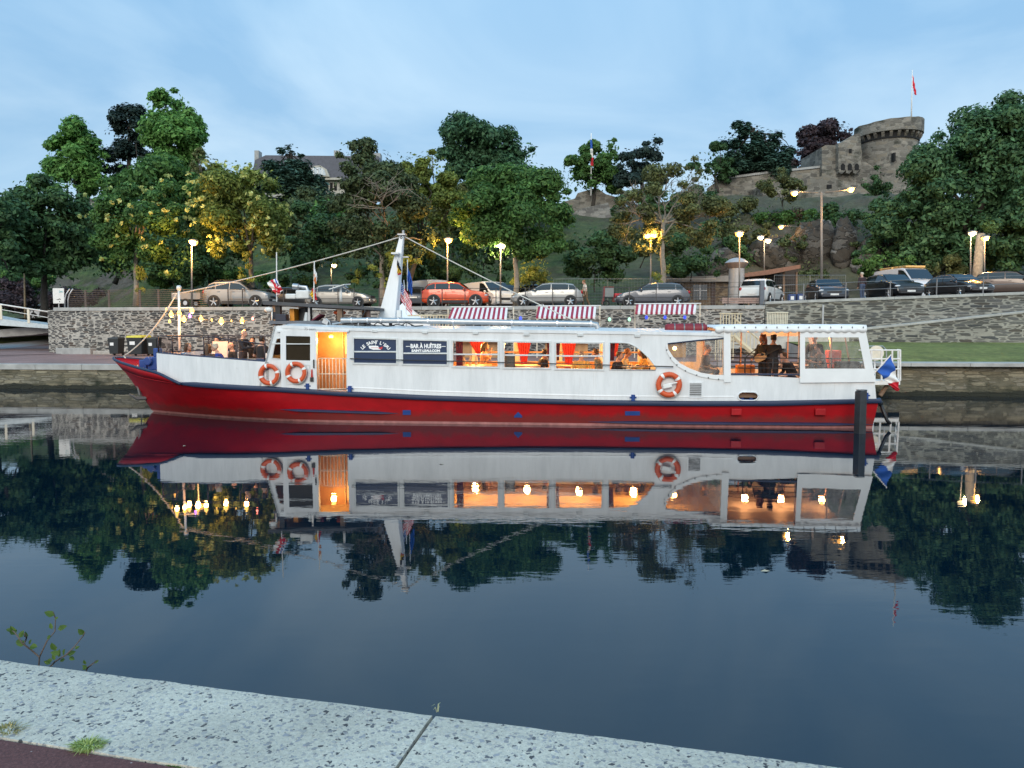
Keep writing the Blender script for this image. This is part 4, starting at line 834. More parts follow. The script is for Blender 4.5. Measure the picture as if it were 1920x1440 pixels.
# bow mast with crossbar
bm0, bm1 = b2(335, 652, 0), b2(335.5, 540, 0)
mb = MB(); mb.tube([(bm0[0], 0, 1.13), (bm1[0], 0, bm1[1])], [.05, .04], 8); mb.tube([(bm1[0]-.05, 0, bm1[1]), (bm1[0]+.05, 0, bm1[1]+.0)], .09, 8); z = bl(335, 577, 0).z
mb.tube([(bm1[0]-.45, 0, z), (bm1[0]+.5, 0, z)], .025, 6); part(mb, 'bow_mast', WHITEM, smooth='all')
def sag(a, b, s, n=14): return [Vector(a).lerp(Vector(b), i/n)-Vector((0, 0, s*4*(i/n)*(1-i/n))) for i in range(n+1)]
tp = Vector((mt0[0], 0, mt0[1]-.02)); bt = Vector((bm1[0], 0, bl(335, 550, 0).z)); st_p = bl(1040, 576, 0)
mb = MB(); mb.tube(sag(tp, (bt.x, 0, bt.z), .10), .02, 6); part(mb, 'mast_stay', ROPE, smooth='all')
mb = MB(); mb.tube(sag(Vector((mt1[0], 0, mt1[1])), bl(1085, 605, .4), .06), .02, 6); part(mb, 'mast_stay', ROPE, smooth='all')
mb = MB(); e = bl(232, 668, 0); mb.tube(sag((bt.x-.25, 0, bt.z-.02), (bt.x, 0, bt.z), 0), .018, 6); mb.tube(sag((bt.x-.08, 0, bt.z), (e.x, 0, e.z), .25), .022, 6); mb.tube([(e.x, 0, e.z), (e.x+.25, -.3, e.z-.05)], .022, 6); part(mb, 'mast_stay', ROPE, smooth='all')
# rope along the fore-rail
mb = MB(); a, c = bl(305, 655, 2.0), bl(300, 632, -1.5)
# red life-raft roll
ra, rb = bl(1247, 615.5, -1.6), bl(1325, 616.5, -1.6); mb = MB(); L = rb.x-ra.x; n = 40; prof = [(ra.x+L*i/n, .20*min(1, math.sin(math.pi*min(max(i/n, .02), .98))*6)**.4*(1-.10*(math.sin(i/n*math.pi*5)**8))) for i in range(n+1)]
mb.tube([(x, -1.6, ra.z) for x, r in prof], [r for x, r in prof], 14, sq=.75); raft = part(mb, 'life_raft_roll', mat('dark_red_canvas', (.20, .012, .022), .6, 0, .2, 5, .2), smooth='all')
mb = MB()
for f in (.22, .45, .68, .88): x = ra.x+L*f; mb.cyl((x-.02, -1.6, ra.z), (x+.02, -1.6, ra.z), .205, n=14, M=Matrix.Translation((0, 0, ra.z))@Matrix.Diagonal((1, 1, .76, 1))@Matrix.Translation((0, 0, -ra.z)))
mb.tube([(ra.x-.15, -1.75, ra.z-.12), (ra.x+L+.25, -1.75, ra.z-.12)], .03, 6); mb.build('strap', GREYMETAL, raft)
# ---- lamps of the saloon (lit)
BULB = mat('warm_bulb', (1, .8, .5), .5, var=0, emit=4, ecol=(1, .55, .12))
WARM = (1.0, .47, .13)
for px in (700, 800, 893, 990, 1088, 1190):
    p = bl(px, 650, 0); mb = MB(); mb.sph((p.x, .2, 2.56), (.11, .11, .07), 10, 6); part(mb, 'ceiling_lamp', BULB, smooth='all'); light('saloon_light', BW @ Vector((p.x, -.3, 2.42)), 150, WARM, .1)
p = bl(622, 640, -1.9); light('doorway_light', BW @ Vector((p.x, -1.95, 2.50)), 60, (1, .52, .14), .08); mb = MB(); mb.sph((p.x, -1.95, 2.64), (.08, .08, .05), 10, 6); part(mb, 'ceiling_lamp', BULB)
p = bl(560, 640, -1.0); light('wheelhouse_light', BW @ Vector((p.x, -.6, 2.5)), 8, WARM, .08)
p = bl(1265, 653, -1.7); mb = MB(); mb.sph((p.x, -1.7, p.z), (.06, .06, .06), 10, 6); part(mb, 'ceiling_lamp', mat('bright_bulb', (1, .8, .5), .5, var=0, emit=12, ecol=(1, .55, .16))); light('aft_light', BW @ Vector((p.x+.1, -1.4, p.z-.02)), 24, WARM, .06)
for px in (1410, 1480, 1560): p = bl(px, 640, 0); light('aft_light', BW @ Vector((p.x, .6, 2.75)), 55, (1, .42, .15), .1); mb = MB(); mb.sph((p.x, .6, 2.84), (.07, .07, .05), 8, 5); part(mb, 'ceiling_lamp', BULB)
# curtains
def curtain(px0, px1, py0, py1, v, waist, name='curtain', m_=None, lab=''):
    a, b, c = bl(px0, py0, v), bl(px1, py0, v), bl(px0, py1, v); root_rows = []
    for j in range(9):
        k = j/8; w = 1-(1-waist)*math.sin(math.pi/2*min(1, k*1.15))**2; row = []
        for i in range(25):
            f = i/24; x = (a.x+b.x)/2+(f-.5)*(b.x-a.x)*w; row.append((x, v+.035*math.sin(f*30), lerp(a.z, c.z, k)))
        root_rows.append(row)
    mb = MB(); mb.grid(root_rows); mb.v = [tuple(BW @ Vector(p)) for p in mb.v]
    o = mb.build('curtain', m_ or CURT, None, smooth='all', solid=.012, origin=True); tag(o, lab, 'curtain', 'red curtains of the saloon'); return o
CURT = mat('red_curtain', (.42, .022, .018), .75, 0, .2, 4)
CURTD = mat('dark_red_curtain', (.15, .010, .022), .8, 0, .2, 4)
curtain(855, 868, 637, 690, -2.2, .9, m_=CURTD, lab='dark red curtain hanging at the front edge of the third window')
curtain(880, 912, 637, 668, 2.2, .25, lab='tied red curtain behind the woman drinking in the third window')
curtain(970, 995, 637, 688, 2.2, .45, lab='tied red curtain in the fourth window, beside the dark screen')
curtain(1026, 1032, 637, 670, -2.2, .9, m_=CURTD, lab='narrow dark red curtain at the rear edge of the fourth window')
curtain(1043, 1050, 640, 676, -2.2, .6, m_=CURTD, lab='narrow dark red curtain at the front edge of the fifth window')
curtain(1053, 1080, 637, 690, 2.2, .45, lab='tied red curtain behind the seated back in yellow')
curtain(1141, 1153, 640, 676, -2.2, .75, m_=CURTD, lab='dark red curtain in the arched window')
curtain(1148, 1160, 638, 668, 2.0, .6, lab='bright red curtain at the far side of the arched window')
# ================================================================ TREES
L_DARK = leafmat('dark_foliage', (.014, .034, .015), (.042, .084, .030), .2)
L_BIG = leafmat('horse_chestnut_foliage', (.018, .045, .021), (.056, .108, .044), .2)
L_GREEN = leafmat('green_foliage', (.020, .052, .015), (.070, .135, .036), .3)
L_LIGHT = leafmat('light_foliage', (.034, .085, .022), (.10, .20, .05), .3)
L_YELLOW = leafmat('yellow_green_foliage', (.045, .065, .014), (.13, .155, .035), .3)
L_OLIVE = leafmat('olive_foliage', (.035, .044, .017), (.105, .115, .045), .3)
L_BLUE = leafmat('blue_conifer_needles', (.015, .036, .028), (.048, .086, .060), .1)
L_PURPLE = leafmat('purple_beech_foliage', (.016, .012, .014), (.040, .026, .030), .15)
L_BLACKISH = leafmat('pine_needles', (.008, .016, .016), (.020, .036, .030), .1)
L_SEED = leafmat('pale_seed_clusters', (.18, .20, .06), (.34, .36, .14), .3)
L_LIT = leafmat('painted_lamplit_foliage', (.10, .12, .02), (.22, .22, .05), .35)  # yellow lamplight put into the leaf colour
BARK = mat('bark', (.11, .095, .075), .9, 0, .35, 5, .5)
PALEBARK = mat('pale_bark', (.24, .21, .17), .9, 0, .35, 4, .5)
DARKBARK = mat('dark_bark', (.04, .034, .028), .9, 0, .3, 5, .4)
def leaves(centers, radii, n, size, flat=.0, updir=.5, rng=RNG, aspect=.5, droop=0):
    """n leaf faces spread over clumps; returns (n,4,3)"""
    centers = np.asarray(centers); radii = np.asarray(radii); w = radii.prod(1)**(2/3); w = w/w.sum()
    idx = rng.choice(len(centers), n, p=w)
    d = rng.normal(size=(n, 3)); d /= np.linalg.norm(d, axis=1, keepdims=True)
    rad = rng.random(n)**.42
    p = centers[idx]+d*radii[idx]*rad[:, None]
    nor = d*1.0+rng.normal(size=(n, 3))*.55+np.array([0, 0, updir]); nor /= np.linalg.norm(nor, axis=1, keepdims=True)
    if flat: nor = nor*(1-flat)+np.array([0, 0, 1.])*flat; nor /= np.linalg.norm(nor, axis=1, keepdims=True)
    a = np.cross(nor, rng.normal(size=(n, 3))); a[:, 2] -= droop; a /= np.linalg.norm(a, axis=1, keepdims=True)
    b = np.cross(nor, a); b /= np.linalg.norm(b, axis=1, keepdims=True)
    s = (size*(.6+.8*rng.random(n)))[:, None]
    return np.stack([p-a*s, p+b*s*aspect+nor*s*.12, p+a*s, p-b*s*aspect+nor*s*.12], 1)
def clumps_of(ells, per, rel, rng=RNG, inner=.45, cull=True):
    cs, rs = [], []
    for c, r in ells:
        r = np.array(r); k = max(4, int(per*(r.prod()**(2/3))))
        d = rng.normal(size=(k, 3)); d /= np.linalg.norm(d, axis=1, keepdims=True)
        f = inner+(1.10-inner)*rng.random(k)**.6
        out_ = rng.random(k) < .16; f = np.where(out_, 1.0+.13*rng.random(k), f); ph = rng.random(3)*9
        pc = np.array(c)+d*r*f[:, None]*.90; q = rel*(.55+.9*rng.random(k))*np.where(out_, .55, 1); m = r.mean()
        keep = np.array([noise.noise(Vector(p_)*(1.5/m)+Vector(ph)) > (-.16 if m > 1.6 else -.30) for p_ in pc])
        if keep.sum() < 4 or not cull: keep[:] = True
        pc, q, k = pc[keep], q[keep], int(keep.sum()); cs.append(pc); rs.append(np.stack([q*m*1.15, q*m*1.15, q*m*.8], 1))
    return np.concatenate(cs), np.concatenate(rs)
def px_ells(lst, Y, base, dep=1.0):
    """ellipses (px, py, rx, ry[, dY]) measured on the photograph -> ellipsoids relative to the base point, at distance Y"""
    out = []
    for e in lst:
        px, py, rx, ry = e[:4]; dy = e[4] if len(e) > 4 else 0
        y = Y+dy; c = at(px, py, y)-base; k = y/F
        out.append(((c.x, c.y, c.z), (rx*k, max(.3, dep*(rx+ry)/2*k), ry*k)))
    return out
def limbs(mb, base_r, pts_top, trunk_top, lean=(0, 0), seedv=0, n=7, end=.02, wig=.12):
    rnd = random.Random(seedv)
    tt = Vector(trunk_top); k = 5
    tr = [Vector((tt.x*(i/k)+rnd.uniform(-1, 1)*.05*(0 < i < k), tt.y*(i/k), tt.z*i/k-.1*(i == 0))) for i in range(k+1)]
    mb.tube(tr, [base_r*(1.25 if i == 0 else 1-.38*i/k) for i in range(k+1)], 9)
    for q in pts_top:
        q = Vector(q); L = (q-tt).length; mid = [tt.lerp(q, f)+Vector((rnd.uniform(-1, 1), rnd.uniform(-1, 1), rnd.uniform(-.3, 1)))*wig*L*math.sin(f*3.1) for f in (.25, .5, .75)]
        st0 = tt-Vector((0, 0, rnd.uniform(0, .25)*tt.z))
        r0 = base_r*rnd.uniform(.32, .5); mb.tube([st0]+mid+[q], [r0, r0*.8, r0*.55, r0*.35, end], n)
def tree(name, label, px, pbase, Y, ells, leaf, n, size, trunk_r, bark=BARK, trunk_top=None, per=3.2, rel=.30, zbase=None, group=None, dep=1.0, flat=0, aspect=.5, seeds=0, extra=None, inner=.45, cat='tree', limb=True, updir=.5, droop=0):
    base = at(px, pbase, Y)
    if zbase is not None: base = Vector((base.x, base.y, zbase))
    root = thing(name, label, cat, base, 0, group)
    E = px_ells(ells, Y, base, dep); cs, rs = clumps_of(E, per, rel, inner=inner, cull=not flat)
    n = int(n*1.9); size *= .72; n2 = int(n*.05); ec = np.array([e[0] for e in E]); er = np.array([e[1] for e in E])*1.04
    Q1 = leaves(cs, rs, n-n2, size, flat, updir, aspect=aspect, droop=droop); Q2 = leaves(ec, er, n2, size, flat, updir, aspect=aspect, droop=droop)
    numesh('crown', np.concatenate([Q1, Q2]), leaf, root)
    if trunk_r:
        mb = MB(); lo = min(E, key=lambda e: e[0][2]-e[1][2]); cen = np.mean([e[0] for e in E], 0)
        tt = trunk_top or (cen[0]*.7, cen[1]*.7, max(1.0, min(cen[2]*.75, lo[0][2])))
        if trunk_top: q = at(trunk_top[0], trunk_top[1], Y)-base; tt = (q.x, q.y, q.z)
        rnd = random.Random(hash(name) % 99 + int(px)); sel = [cs[i] for i in rnd.sample(range(len(cs)), min(len(cs), 9 if limb else 3))]
        limbs(mb, trunk_r, sel, tt, seedv=int(px)); mb.build('trunk', bark, root, smooth='all')
    if seeds:
        top = [i for i in range(len(cs))]; up = cs[:, 2]+rs[:, 2]*.5
        n_, k_ = seeds; sel = RNG.choice(len(cs), n_); d = RNG.normal(size=(n_, 3)); d[:, 2] = abs(d[:, 2])*.7; d[:, 1] -= .6; d /= np.linalg.norm(d, axis=1, keepdims=True)
        d[:, 1] -= .5; sc = cs[sel]+rs[sel]*d*1.35; numesh('seed_cluster', leaves(sc, np.full((n_, 3), .13), n_*k_, .12), L_SEED, root)
    if extra: extra(root, base, cs, rs)
    return root
GR = 'trees along the car park'
# --- row of plane trees at the car park edge
tree('plane_tree', 'plane tree with pale seed clusters and a lamp-lit trunk, nearest the info board', 255, 572, 50.5, [(258, 430, 72, 70), (215, 420, 45, 55), (320, 425, 55, 62), (255, 372, 58, 40), (300, 372, 45, 36), (230, 490, 42, 32), (330, 492, 45, 26)], L_GREEN, 15000, .17, .17, PALEBARK, (254, 455), group=GR, seeds=(90, 9))
tree('plane_tree', 'olive plane tree full of pale seed clusters beside the silver roof-rack car', 472, 570, 50.0, [(450, 390, 80, 70), (400, 380, 48, 50), (505, 395, 48, 58), (455, 340, 70, 35), (420, 440, 50, 36), (490, 450, 55, 40)], L_YELLOW, 16000, .17, .19, BARK, (470, 470), group=GR, seeds=(240, 8))
def deadwood(root, base, cs, rs):
    mb = MB(); rnd = random.Random(3); o = at(722, 380, 50)-base
    for k in range(16):
        a = rnd.uniform(-.3, 3.4); L = rnd.uniform(.9, 2.4); p0 = o+Vector((rnd.uniform(-.5, .5), -1.6, rnd.uniform(-.6, .4)))
        p1 = p0+Vector((math.cos(a)*L, rnd.uniform(-.9, .2), math.sin(a)*L*.75)); mid = p0.lerp(p1, .5)+Vector((rnd.uniform(-.3, .3), 0, rnd.uniform(-.1, .4)))
        mb.tube([p0, mid, p1], [.03, .02, .008], 5)
        for j in range(4):
            q = p0.lerp(p1, rnd.uniform(.4, .95)); mb.tube([q, q+Vector((rnd.uniform(-.6, .6), rnd.uniform(-.3, .1), rnd.uniform(-.1, .6)))], [.018, .006], 4)
    mb.build('dead_branch', PALEBARK, root, smooth='all')
tree('ivy_tree', 'tall ivy-covered tree with bare grey branches behind the white mast', 717, 572, 51.0, [(690, 330, 55, 62), (670, 285, 34, 28), (720, 400, 82, 70), (660, 420, 50, 60), (745, 330, 34, 44), (700, 470, 72, 45), (770, 430, 40, 60), (640, 370, 28, 44)], leafmat('ivy_foliage', (.018, .030, .013), (.062, .080, .034), .2), 15000, .18, .22, PALEBARK, (716, 470), group=GR, extra=deadwood)
tree('ash_tree', 'slender yellow-green tree rising right of the mast', 765, 540, 55.5, [(810, 345, 46, 60), (780, 320, 30, 36), (830, 390, 44, 48), (800, 430, 45, 60), (770, 370, 26, 50), (800, 300, 22, 20), (845, 340, 18, 30)], L_YELLOW, 10000, .2, .2, BARK, (790, 450), group=GR)
tree('plane_tree', 'round dense green plane tree behind the orange car', 968, 574, 50.0, [(965, 390, 92, 70), (905, 400, 52, 60), (1030, 400, 52, 62), (965, 340, 80, 38), (930, 450, 55, 36), (1000, 455, 60, 34)], L_GREEN, 19000, .19, .2, PALEBARK, (967, 470), group=GR)
def skeleton(root, base, cs, rs):
    mb = MB(); rnd = random.Random(5); o = at(1243, 418, 49.0)-base
    def br(p, d, L, r, dep):
        q = p+d*L; mid = p.lerp(q, .5)+Vector((rnd.uniform(-1, 1), rnd.uniform(-1, 1), rnd.uniform(-1, 1)))*L*.10
        mb.tube([p, mid, q], [r, r*.8, r*.6], 6 if dep > 2 else 4, cap=False)
        if dep == 0: return
        for k in range(3 if dep > 1 else 2):
            dd = (d+Vector((rnd.uniform(-1, 1)*.85, rnd.uniform(-1, 1)*.6, rnd.uniform(-.35, .6)))).normalized(); br(q, dd, L*rnd.uniform(.6, .85), r*.58, dep-1)
    for a in (-2.7, -2.3, -1.2, -.75, -.3, .15, .55, .9, 1.25, 2.5):
        br(o, Vector((math.sin(a), rnd.uniform(-.4, .4), max(.12, math.cos(a)))).normalized(), 1.15, .075, 4)
    mb.build('branch', PALEBARK, root, smooth='all')
tree('plane_tree', 'thin-crowned tree with many bare limbs beside the grey hatchback', 1243, 568, 49.0, [(1300, 365, 50, 60), (1190, 420, 55, 34), (1290, 430, 58, 34), (1240, 370, 60, 60), (1330, 400, 24, 40), (1305, 315, 30, 30), (1160, 385, 26, 30), (1215, 460, 45, 20)], L_OLIVE, 6500, .15, .2, PALEBARK, (1243, 418), group=GR, extra=skeleton, rel=.3, limb=False)
# --- far left
tree('maple_tree', 'dark round tree with a forked trunk on the left lawn', 83, 592, 60, [(90, 425, 82, 78), (45, 420, 55, 70), (130, 440, 48, 60), (85, 362, 62, 32), (100, 495, 55, 40)], L_DARK, 15000, .26, .3, DARKBARK, (84, 505))
tree('ash_tree', 'dark green tree mass low behind the footbridge at the left edge', 0, 600, 84, [(-40, 520, 60, 50), (20, 530, 50, 36), (70, 540, 40, 30), (-90, 500, 60, 70)], L_DARK, 9000, .26, .2, DARKBARK)
tree('maple_tree', 'dark tree cut off by the left picture edge', -30, 592, 56, [(-20, 430, 62, 75), (10, 400, 40, 46), (15, 470, 34, 50), (-40, 380, 60, 40)], L_BIG, 9000, .24, .3, DARKBARK)
# --- on the hill, left
tree('lime_tree', 'tall narrow bright green tree, leftmost against the sky', 148, 400, 98, [(145, 300, 48, 40), (143, 250, 32, 34), (120, 290, 26, 30), (178, 290, 24, 34), (150, 335, 52, 26), (105, 315, 18, 18)], L_LIGHT, 8500, .36, .35, DARKBARK, (147, 360), rel=.36)
tree('scots_pine', 'dark open pine between two bright tall trees', 240, 380, 100, [(238, 218, 28, 20), (222, 248, 26, 14), (262, 240, 24, 20), (215, 290, 22, 11), (250, 288, 28, 18), (220, 322, 26, 14), (262, 325, 20, 18), (245, 260, 24, 16)], L_BLACKISH, 5200, .32, .3, DARKBARK, (243, 230), rel=.5, flat=.3)
tree('lime_tree', 'tallest bright green tree above the left hillside', 322, 380, 96, [(322, 260, 58, 46), (318, 205, 36, 36), (350, 240, 32, 34), (290, 240, 28, 32), (330, 310, 50, 26), (362, 285, 20, 30)], L_LIGHT, 11000, .36, .4, DARKBARK, (325, 320), rel=.36)
tree('beech_tree', 'broad mid green tree below the tallest bright tree', 290, 480, 80, [(290, 360, 90, 52), (240, 370, 50, 42), (340, 370, 48, 46), (285, 325, 60, 26)], L_GREEN, 10000, .34, .3, DARKBARK)
tree('ash_tree', 'pale olive bushy tree left of the manor', 388, 420, 92, [(385, 320, 32, 34), (400, 350, 40, 40), (360, 350, 28, 40), (375, 292, 14, 14)], L_OLIVE, 6000, .34, .25)
tree('birch_tree', 'small light green tree peeping over the dark left tree', 95, 400, 92, [(88, 345, 30, 24), (70, 360, 28, 20)], L_LIGHT, 2500, .34, .2)
tree('cedar_tree', 'dark blue-green cedar with layered branches in front of the manor', 545, 420, 96, [(545, 292, 22, 22), (520, 318, 40, 16), (560, 315, 42, 16), (545, 342, 58, 20), (530, 368, 58, 20), (570, 372, 54, 20), (545, 395, 62, 18), (555, 345, 50, 30)], L_BLUE, 11000, .38, .35, DARKBARK, (545, 285), rel=.4, flat=.55, per=3)
tree('holm_oak', 'broad dark green oak on the skyline behind the round plane tree', 920, 420, 88, [(890, 270, 52, 46), (945, 282, 52, 34), (870, 300, 40, 30), (985, 285, 24, 18), (905, 320, 70, 32), (855, 330, 24, 26), (880, 240, 30, 18)], leafmat('oak_foliage', (.016, .042, .022), (.045, .095, .045), .2), 10500, .33, .45, DARKBARK, (910, 335), rel=.36)
tree('ginkgo_tree', 'pointed light green tree beside the tricolour flagpole', 1112, 390, 92, [(1110, 312, 44, 36), (1082, 320, 26, 28), (1142, 310, 24, 36), (1118, 282, 22, 20), (1148, 276, 11, 16), (1110, 342, 52, 20)], L_GREEN, 7500, .32, .25, DARKBARK)
tree('yew_tree', 'leaning dark clipped yew on the hill crest', 1205, 370, 90, [(1190, 312, 34, 36), (1215, 300, 28, 32), (1228, 280, 16, 26), (1175, 325, 22, 26), (1205, 335, 45, 24)], L_BLACKISH, 7000, .26, .3, DARKBARK, rel=.28)
tree('cedar_tree', 'wide cedar with drooping tiers above the castle wall', 1410, 350, 92, [(1400, 245, 36, 12), (1440, 252, 34, 10), (1380, 265, 44, 11), (1425, 272, 52, 12), (1455, 290, 40, 14), (1400, 292, 60, 14), (1425, 312, 66, 16), (1475, 318, 24, 16)], L_BLUE, 9500, .34, .4, DARKBARK, (1412, 240), rel=.38, flat=.55, per=3)
tree('yew_tree', 'narrow dark evergreen left of the wide cedar', 1345, 360, 90, [(1345, 300, 22, 32), (1362, 320, 20, 24), (1335, 320, 18, 24), (1310, 318, 18, 20)], L_DARK, 3600, .28, .2, DARKBARK, rel=.3)
tree('copper_beech', 'dark purple beech left of the castle tower', 1555, 360, 100, [(1545, 262, 44, 32), (1575, 248, 22, 18), (1520, 280, 34, 28), (1560, 295, 46, 24), (1505, 300, 20, 22)], L_PURPLE, 7500, .36, .35, DARKBARK, rel=.36)
# --- the huge dark trees on the right
tree('horse_chestnut', 'huge dark chestnut tree towering over the cars on the right', 1800, 520, 64, [(1810, 340, 100, 85), (1745, 345, 52, 56), (1860, 275, 75, 78), (1900, 225, 56, 50), (1795, 268, 46, 42), (1840, 232, 42, 36), (1768, 300, 40, 40), (1725, 410, 60, 58), (1830, 440, 90, 62), (1905, 340, 70, 90), (1760, 470, 72, 38)], L_BIG, 36000, .27, .55, DARKBARK, (1815, 430), rel=.33)
tree('horse_chestnut', 'dark spreading tree cut off by the right picture edge', 1965, 545, 60, [(1930, 420, 56, 72), (1960, 320, 60, 90), (1915, 470, 40, 46), (2000, 420, 70, 100)], L_BIG, 15000, .26, .5, DARKBARK, (1960, 440), rel=.33)
tree('sycamore', 'lower dark tree between the rock face and the huge chestnut', 1665, 540, 68, [(1670, 430, 52, 48), (1650, 405, 34, 30), (1690, 480, 50, 48), (1640, 475, 34, 40), (1668, 380, 24, 18)], L_BIG, 12000, .27, .3, DARKBARK)
# --- shrubs
def shrub(label, px, pb, Y, ells, leaf, n, size, rel=.36):
    return tree('shrub', label, px, pb, Y, ells, leaf, n, size, .05, DARKBARK, rel=rel, cat='shrub', group='shrubs on the hillside')
shrub('large dark laurel on the slope above the silver hatchback', 1115, 545, 60, [(1110, 470, 52, 42), (1150, 480, 36, 40), (1080, 490, 26, 36), (1120, 510, 52, 26)], L_DARK, 9000, .22)
shrub('dark bush under the thin-crowned tree, right of its trunk', 1295, 525, 60, [(1295, 480, 42, 36), (1330, 490, 28, 30), (1265, 495, 26, 28)], L_DARK, 5500, .2)
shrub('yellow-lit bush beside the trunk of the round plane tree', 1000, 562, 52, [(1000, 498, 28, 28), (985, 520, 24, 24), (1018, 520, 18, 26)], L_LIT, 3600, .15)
shrub('dark bush filling the gap between the olive plane tree and the ivy tree', 590, 545, 60, [(590, 440, 46, 62), (560, 480, 40, 40), (625, 460, 36, 46), (600, 400, 26, 26)], L_DARK, 9500, .22)
shrub('dark green bush behind the left plane tree', 330, 545, 62, [(330, 490, 60, 40), (380, 470, 36, 50), (290, 500, 50, 34), (225, 505, 40, 26)], L_DARK, 8000, .22)
shrub('light green bush behind the dark bush near the ivy tree', 632, 500, 66, [(610, 400, 30, 32), (640, 420, 26, 36)], L_LIGHT, 3200, .24)
shrub('dark bush right of the mast below the yellow-green tree', 855, 550, 58, [(850, 480, 42, 48), (815, 500, 30, 36), (885, 500, 26, 36)], L_DARK, 7000, .22)
shrub('dark bush behind the white panel van', 905, 530, 62, [(905, 470, 36, 44), (880, 450, 24, 30), (940, 490, 26, 36)], L_DARK, 5000, .22)
shrub('olive bush in front of the rock below the huge chestnut', 1650, 545, 60, [(1640, 490, 34, 26), (1680, 500, 36, 28)], L_GREEN, 3400, .2)
shrub('grey green bush beside the lamps under the huge chestnut', 1770, 545, 62, [(1770, 505, 40, 26), (1730, 510, 26, 22)], L_OLIVE, 3200, .2)
shrub('dark undergrown bush behind the left lawn', 60, 590, 78, [(60, 560, 90, 22), (20, 548, 50, 24), (150, 556, 50, 16)], L_PURPLE, 6000, .22)
shrub('bright bush on the far bank of the left lawn', 20, 545, 82, [(20, 520, 50, 16), (60, 525, 40, 14)], L_GREEN, 3000, .24)
shrub('ivy bush hanging on the cliff left of the castle', 1400, 440, 78, [(1385, 400, 40, 34), (1420, 430, 36, 30), (1370, 440, 34, 36)], L_OLIVE, 4200, .22)
shrub('dark bush at the foot of the castle cliff', 1530, 470, 74, [(1560, 400, 30, 26), (1520, 430, 34, 24), (1590, 440, 40, 40)], L_DARK, 5200, .22)
shrub('dark ivy growing on the castle wall under the tower', 1650, 400, 88, [(1645, 330, 12, 18), (1630, 350, 26, 16), (1655, 365, 34, 24)], L_DARK, 2200, .2)
shrub('bare brown bush on the rock above the low stone building', 1475, 440, 76, [(1475, 360, 34, 26), (1450, 340, 30, 26)], L_OLIVE, 2200, .18)
shrub('dark bush on the slope left of the rubble bastion', 1060, 470, 72, [(1050, 420, 26, 26), (1035, 440, 26, 24)], L_GREEN, 2600, .22)
tree('ash_tree', 'dark tree filling the slope between the left plane tree and the olive plane tree', 395, 540, 66, [(390, 440, 50, 60), (360, 480, 44, 44), (430, 490, 40, 44)], L_DARK, 8000, .26, .2, DARKBARK)
tree('ash_tree', 'dark tree behind the leftmost plane tree, below the broad mid green tree', 215, 530, 70, [(215, 440, 60, 50), (190, 480, 40, 40), (270, 470, 50, 46), (320, 440, 40, 40)], L_DARK, 8000, .27, .2, DARKBARK)
tree('oak_tree', 'dark green tree right of the olive plane tree, below the manor', 565, 500, 72, [(560, 400, 40, 46), (530, 430, 36, 50), (600, 380, 34, 30), (590, 430, 40, 50)], MATS['ivy_foliage'], 8000, .27, .2, DARKBARK)
tree('oak_tree', 'dark tree between the ivy tree and the yellow-green tree', 745, 530, 60, [(745, 430, 46, 60), (720, 470, 40, 50), (780, 480, 40, 46)], L_DARK, 8000, .25, .2, DARKBARK)
tree('oak_tree', 'olive tree right of the yellow-green tree on the slope', 850, 500, 74, [(845, 380, 30, 50), (870, 400, 36, 60), (830, 430, 34, 46)], L_OLIVE, 6500, .27, .2, DARKBARK)
tree('oak_tree', 'dark tree on the slope behind the round plane tree', 1010, 470, 80, [(1000, 360, 50, 40), (1040, 380, 30, 40), (960, 380, 40, 40), (1050, 350, 20, 20)], L_GREEN, 6500, .28, .2, DARKBARK)
shrub('dark shrubs on the hill behind the thin-crowned tree', 1240, 440, 78, [(1190, 385, 40, 24), (1240, 380, 40, 26), (1290, 370, 40, 30), (1330, 375, 30, 30)], L_DARK, 7000, .22)
shrub('brownish scrub under the thin-crowned tree', 1200, 500, 66, [(1190, 450, 40, 26), (1230, 460, 40, 30), (1270, 440, 40, 26)], L_OLIVE, 6000, .2)
shrub('dark scrub on the rock left of the two-armed lamp mast', 1390, 510, 70, [(1370, 470, 36, 26), (1400, 490, 30, 20), (1345, 495, 24, 24), (1340, 440, 24, 30)], L_DARK, 5000, .2)
shrub('reddish brown scrub on the rock below the castle wall', 1440, 440, 79, [(1440, 430, 40, 26), (1470, 410, 36, 22), (1500, 430, 36, 26), (1455, 455, 30, 20)], leafmat('rusty_scrub', (.022, .016, .010), (.075, .050, .030), .1), 5200, .2)
shrub('dark scrub clinging to the cliff below the two-armed lamp mast', 1500, 520, 69.5, [(1470, 470, 26, 20), (1520, 500, 34, 18), (1560, 520, 30, 20), (1490, 450, 24, 14), (1600, 470, 18, 20)], MATS['ivy_foliage'], 5200, .18)
shrub('green scrub at the foot of the lower castle wall', 1540, 430, 77, [(1480, 410, 40, 20), (1530, 415, 36, 22), (1580, 420, 40, 24), (1440, 405, 30, 18)], L_GREEN, 6500, .2)
shrub('olive scrub covering the slope right of the thin-crowned tree', 1400, 470, 72, [(1390, 440, 44, 26), (1430, 460, 40, 24), (1360, 420, 30, 24)], L_OLIVE, 5500, .2)
shrub('ivy spilling over the lower castle wall beside the tower', 1625, 400, 82, [(1620, 385, 22, 18), (1600, 400, 20, 14)], L_DARK, 2400, .18)
shrub('low green shrubs behind the two left plane trees', 420, 545, 64, [(430, 525, 50, 18), (380, 520, 40, 22), (330, 530, 50, 16), (500, 525, 40, 18)], L_GREEN, 5000, .2)
shrub('low dark shrubs behind the silver saloon', 640, 540, 64, [(560, 525, 40, 18), (680, 520, 30, 24), (740, 525, 40, 22), (800, 530, 40, 18)], L_DARK, 5000, .2)
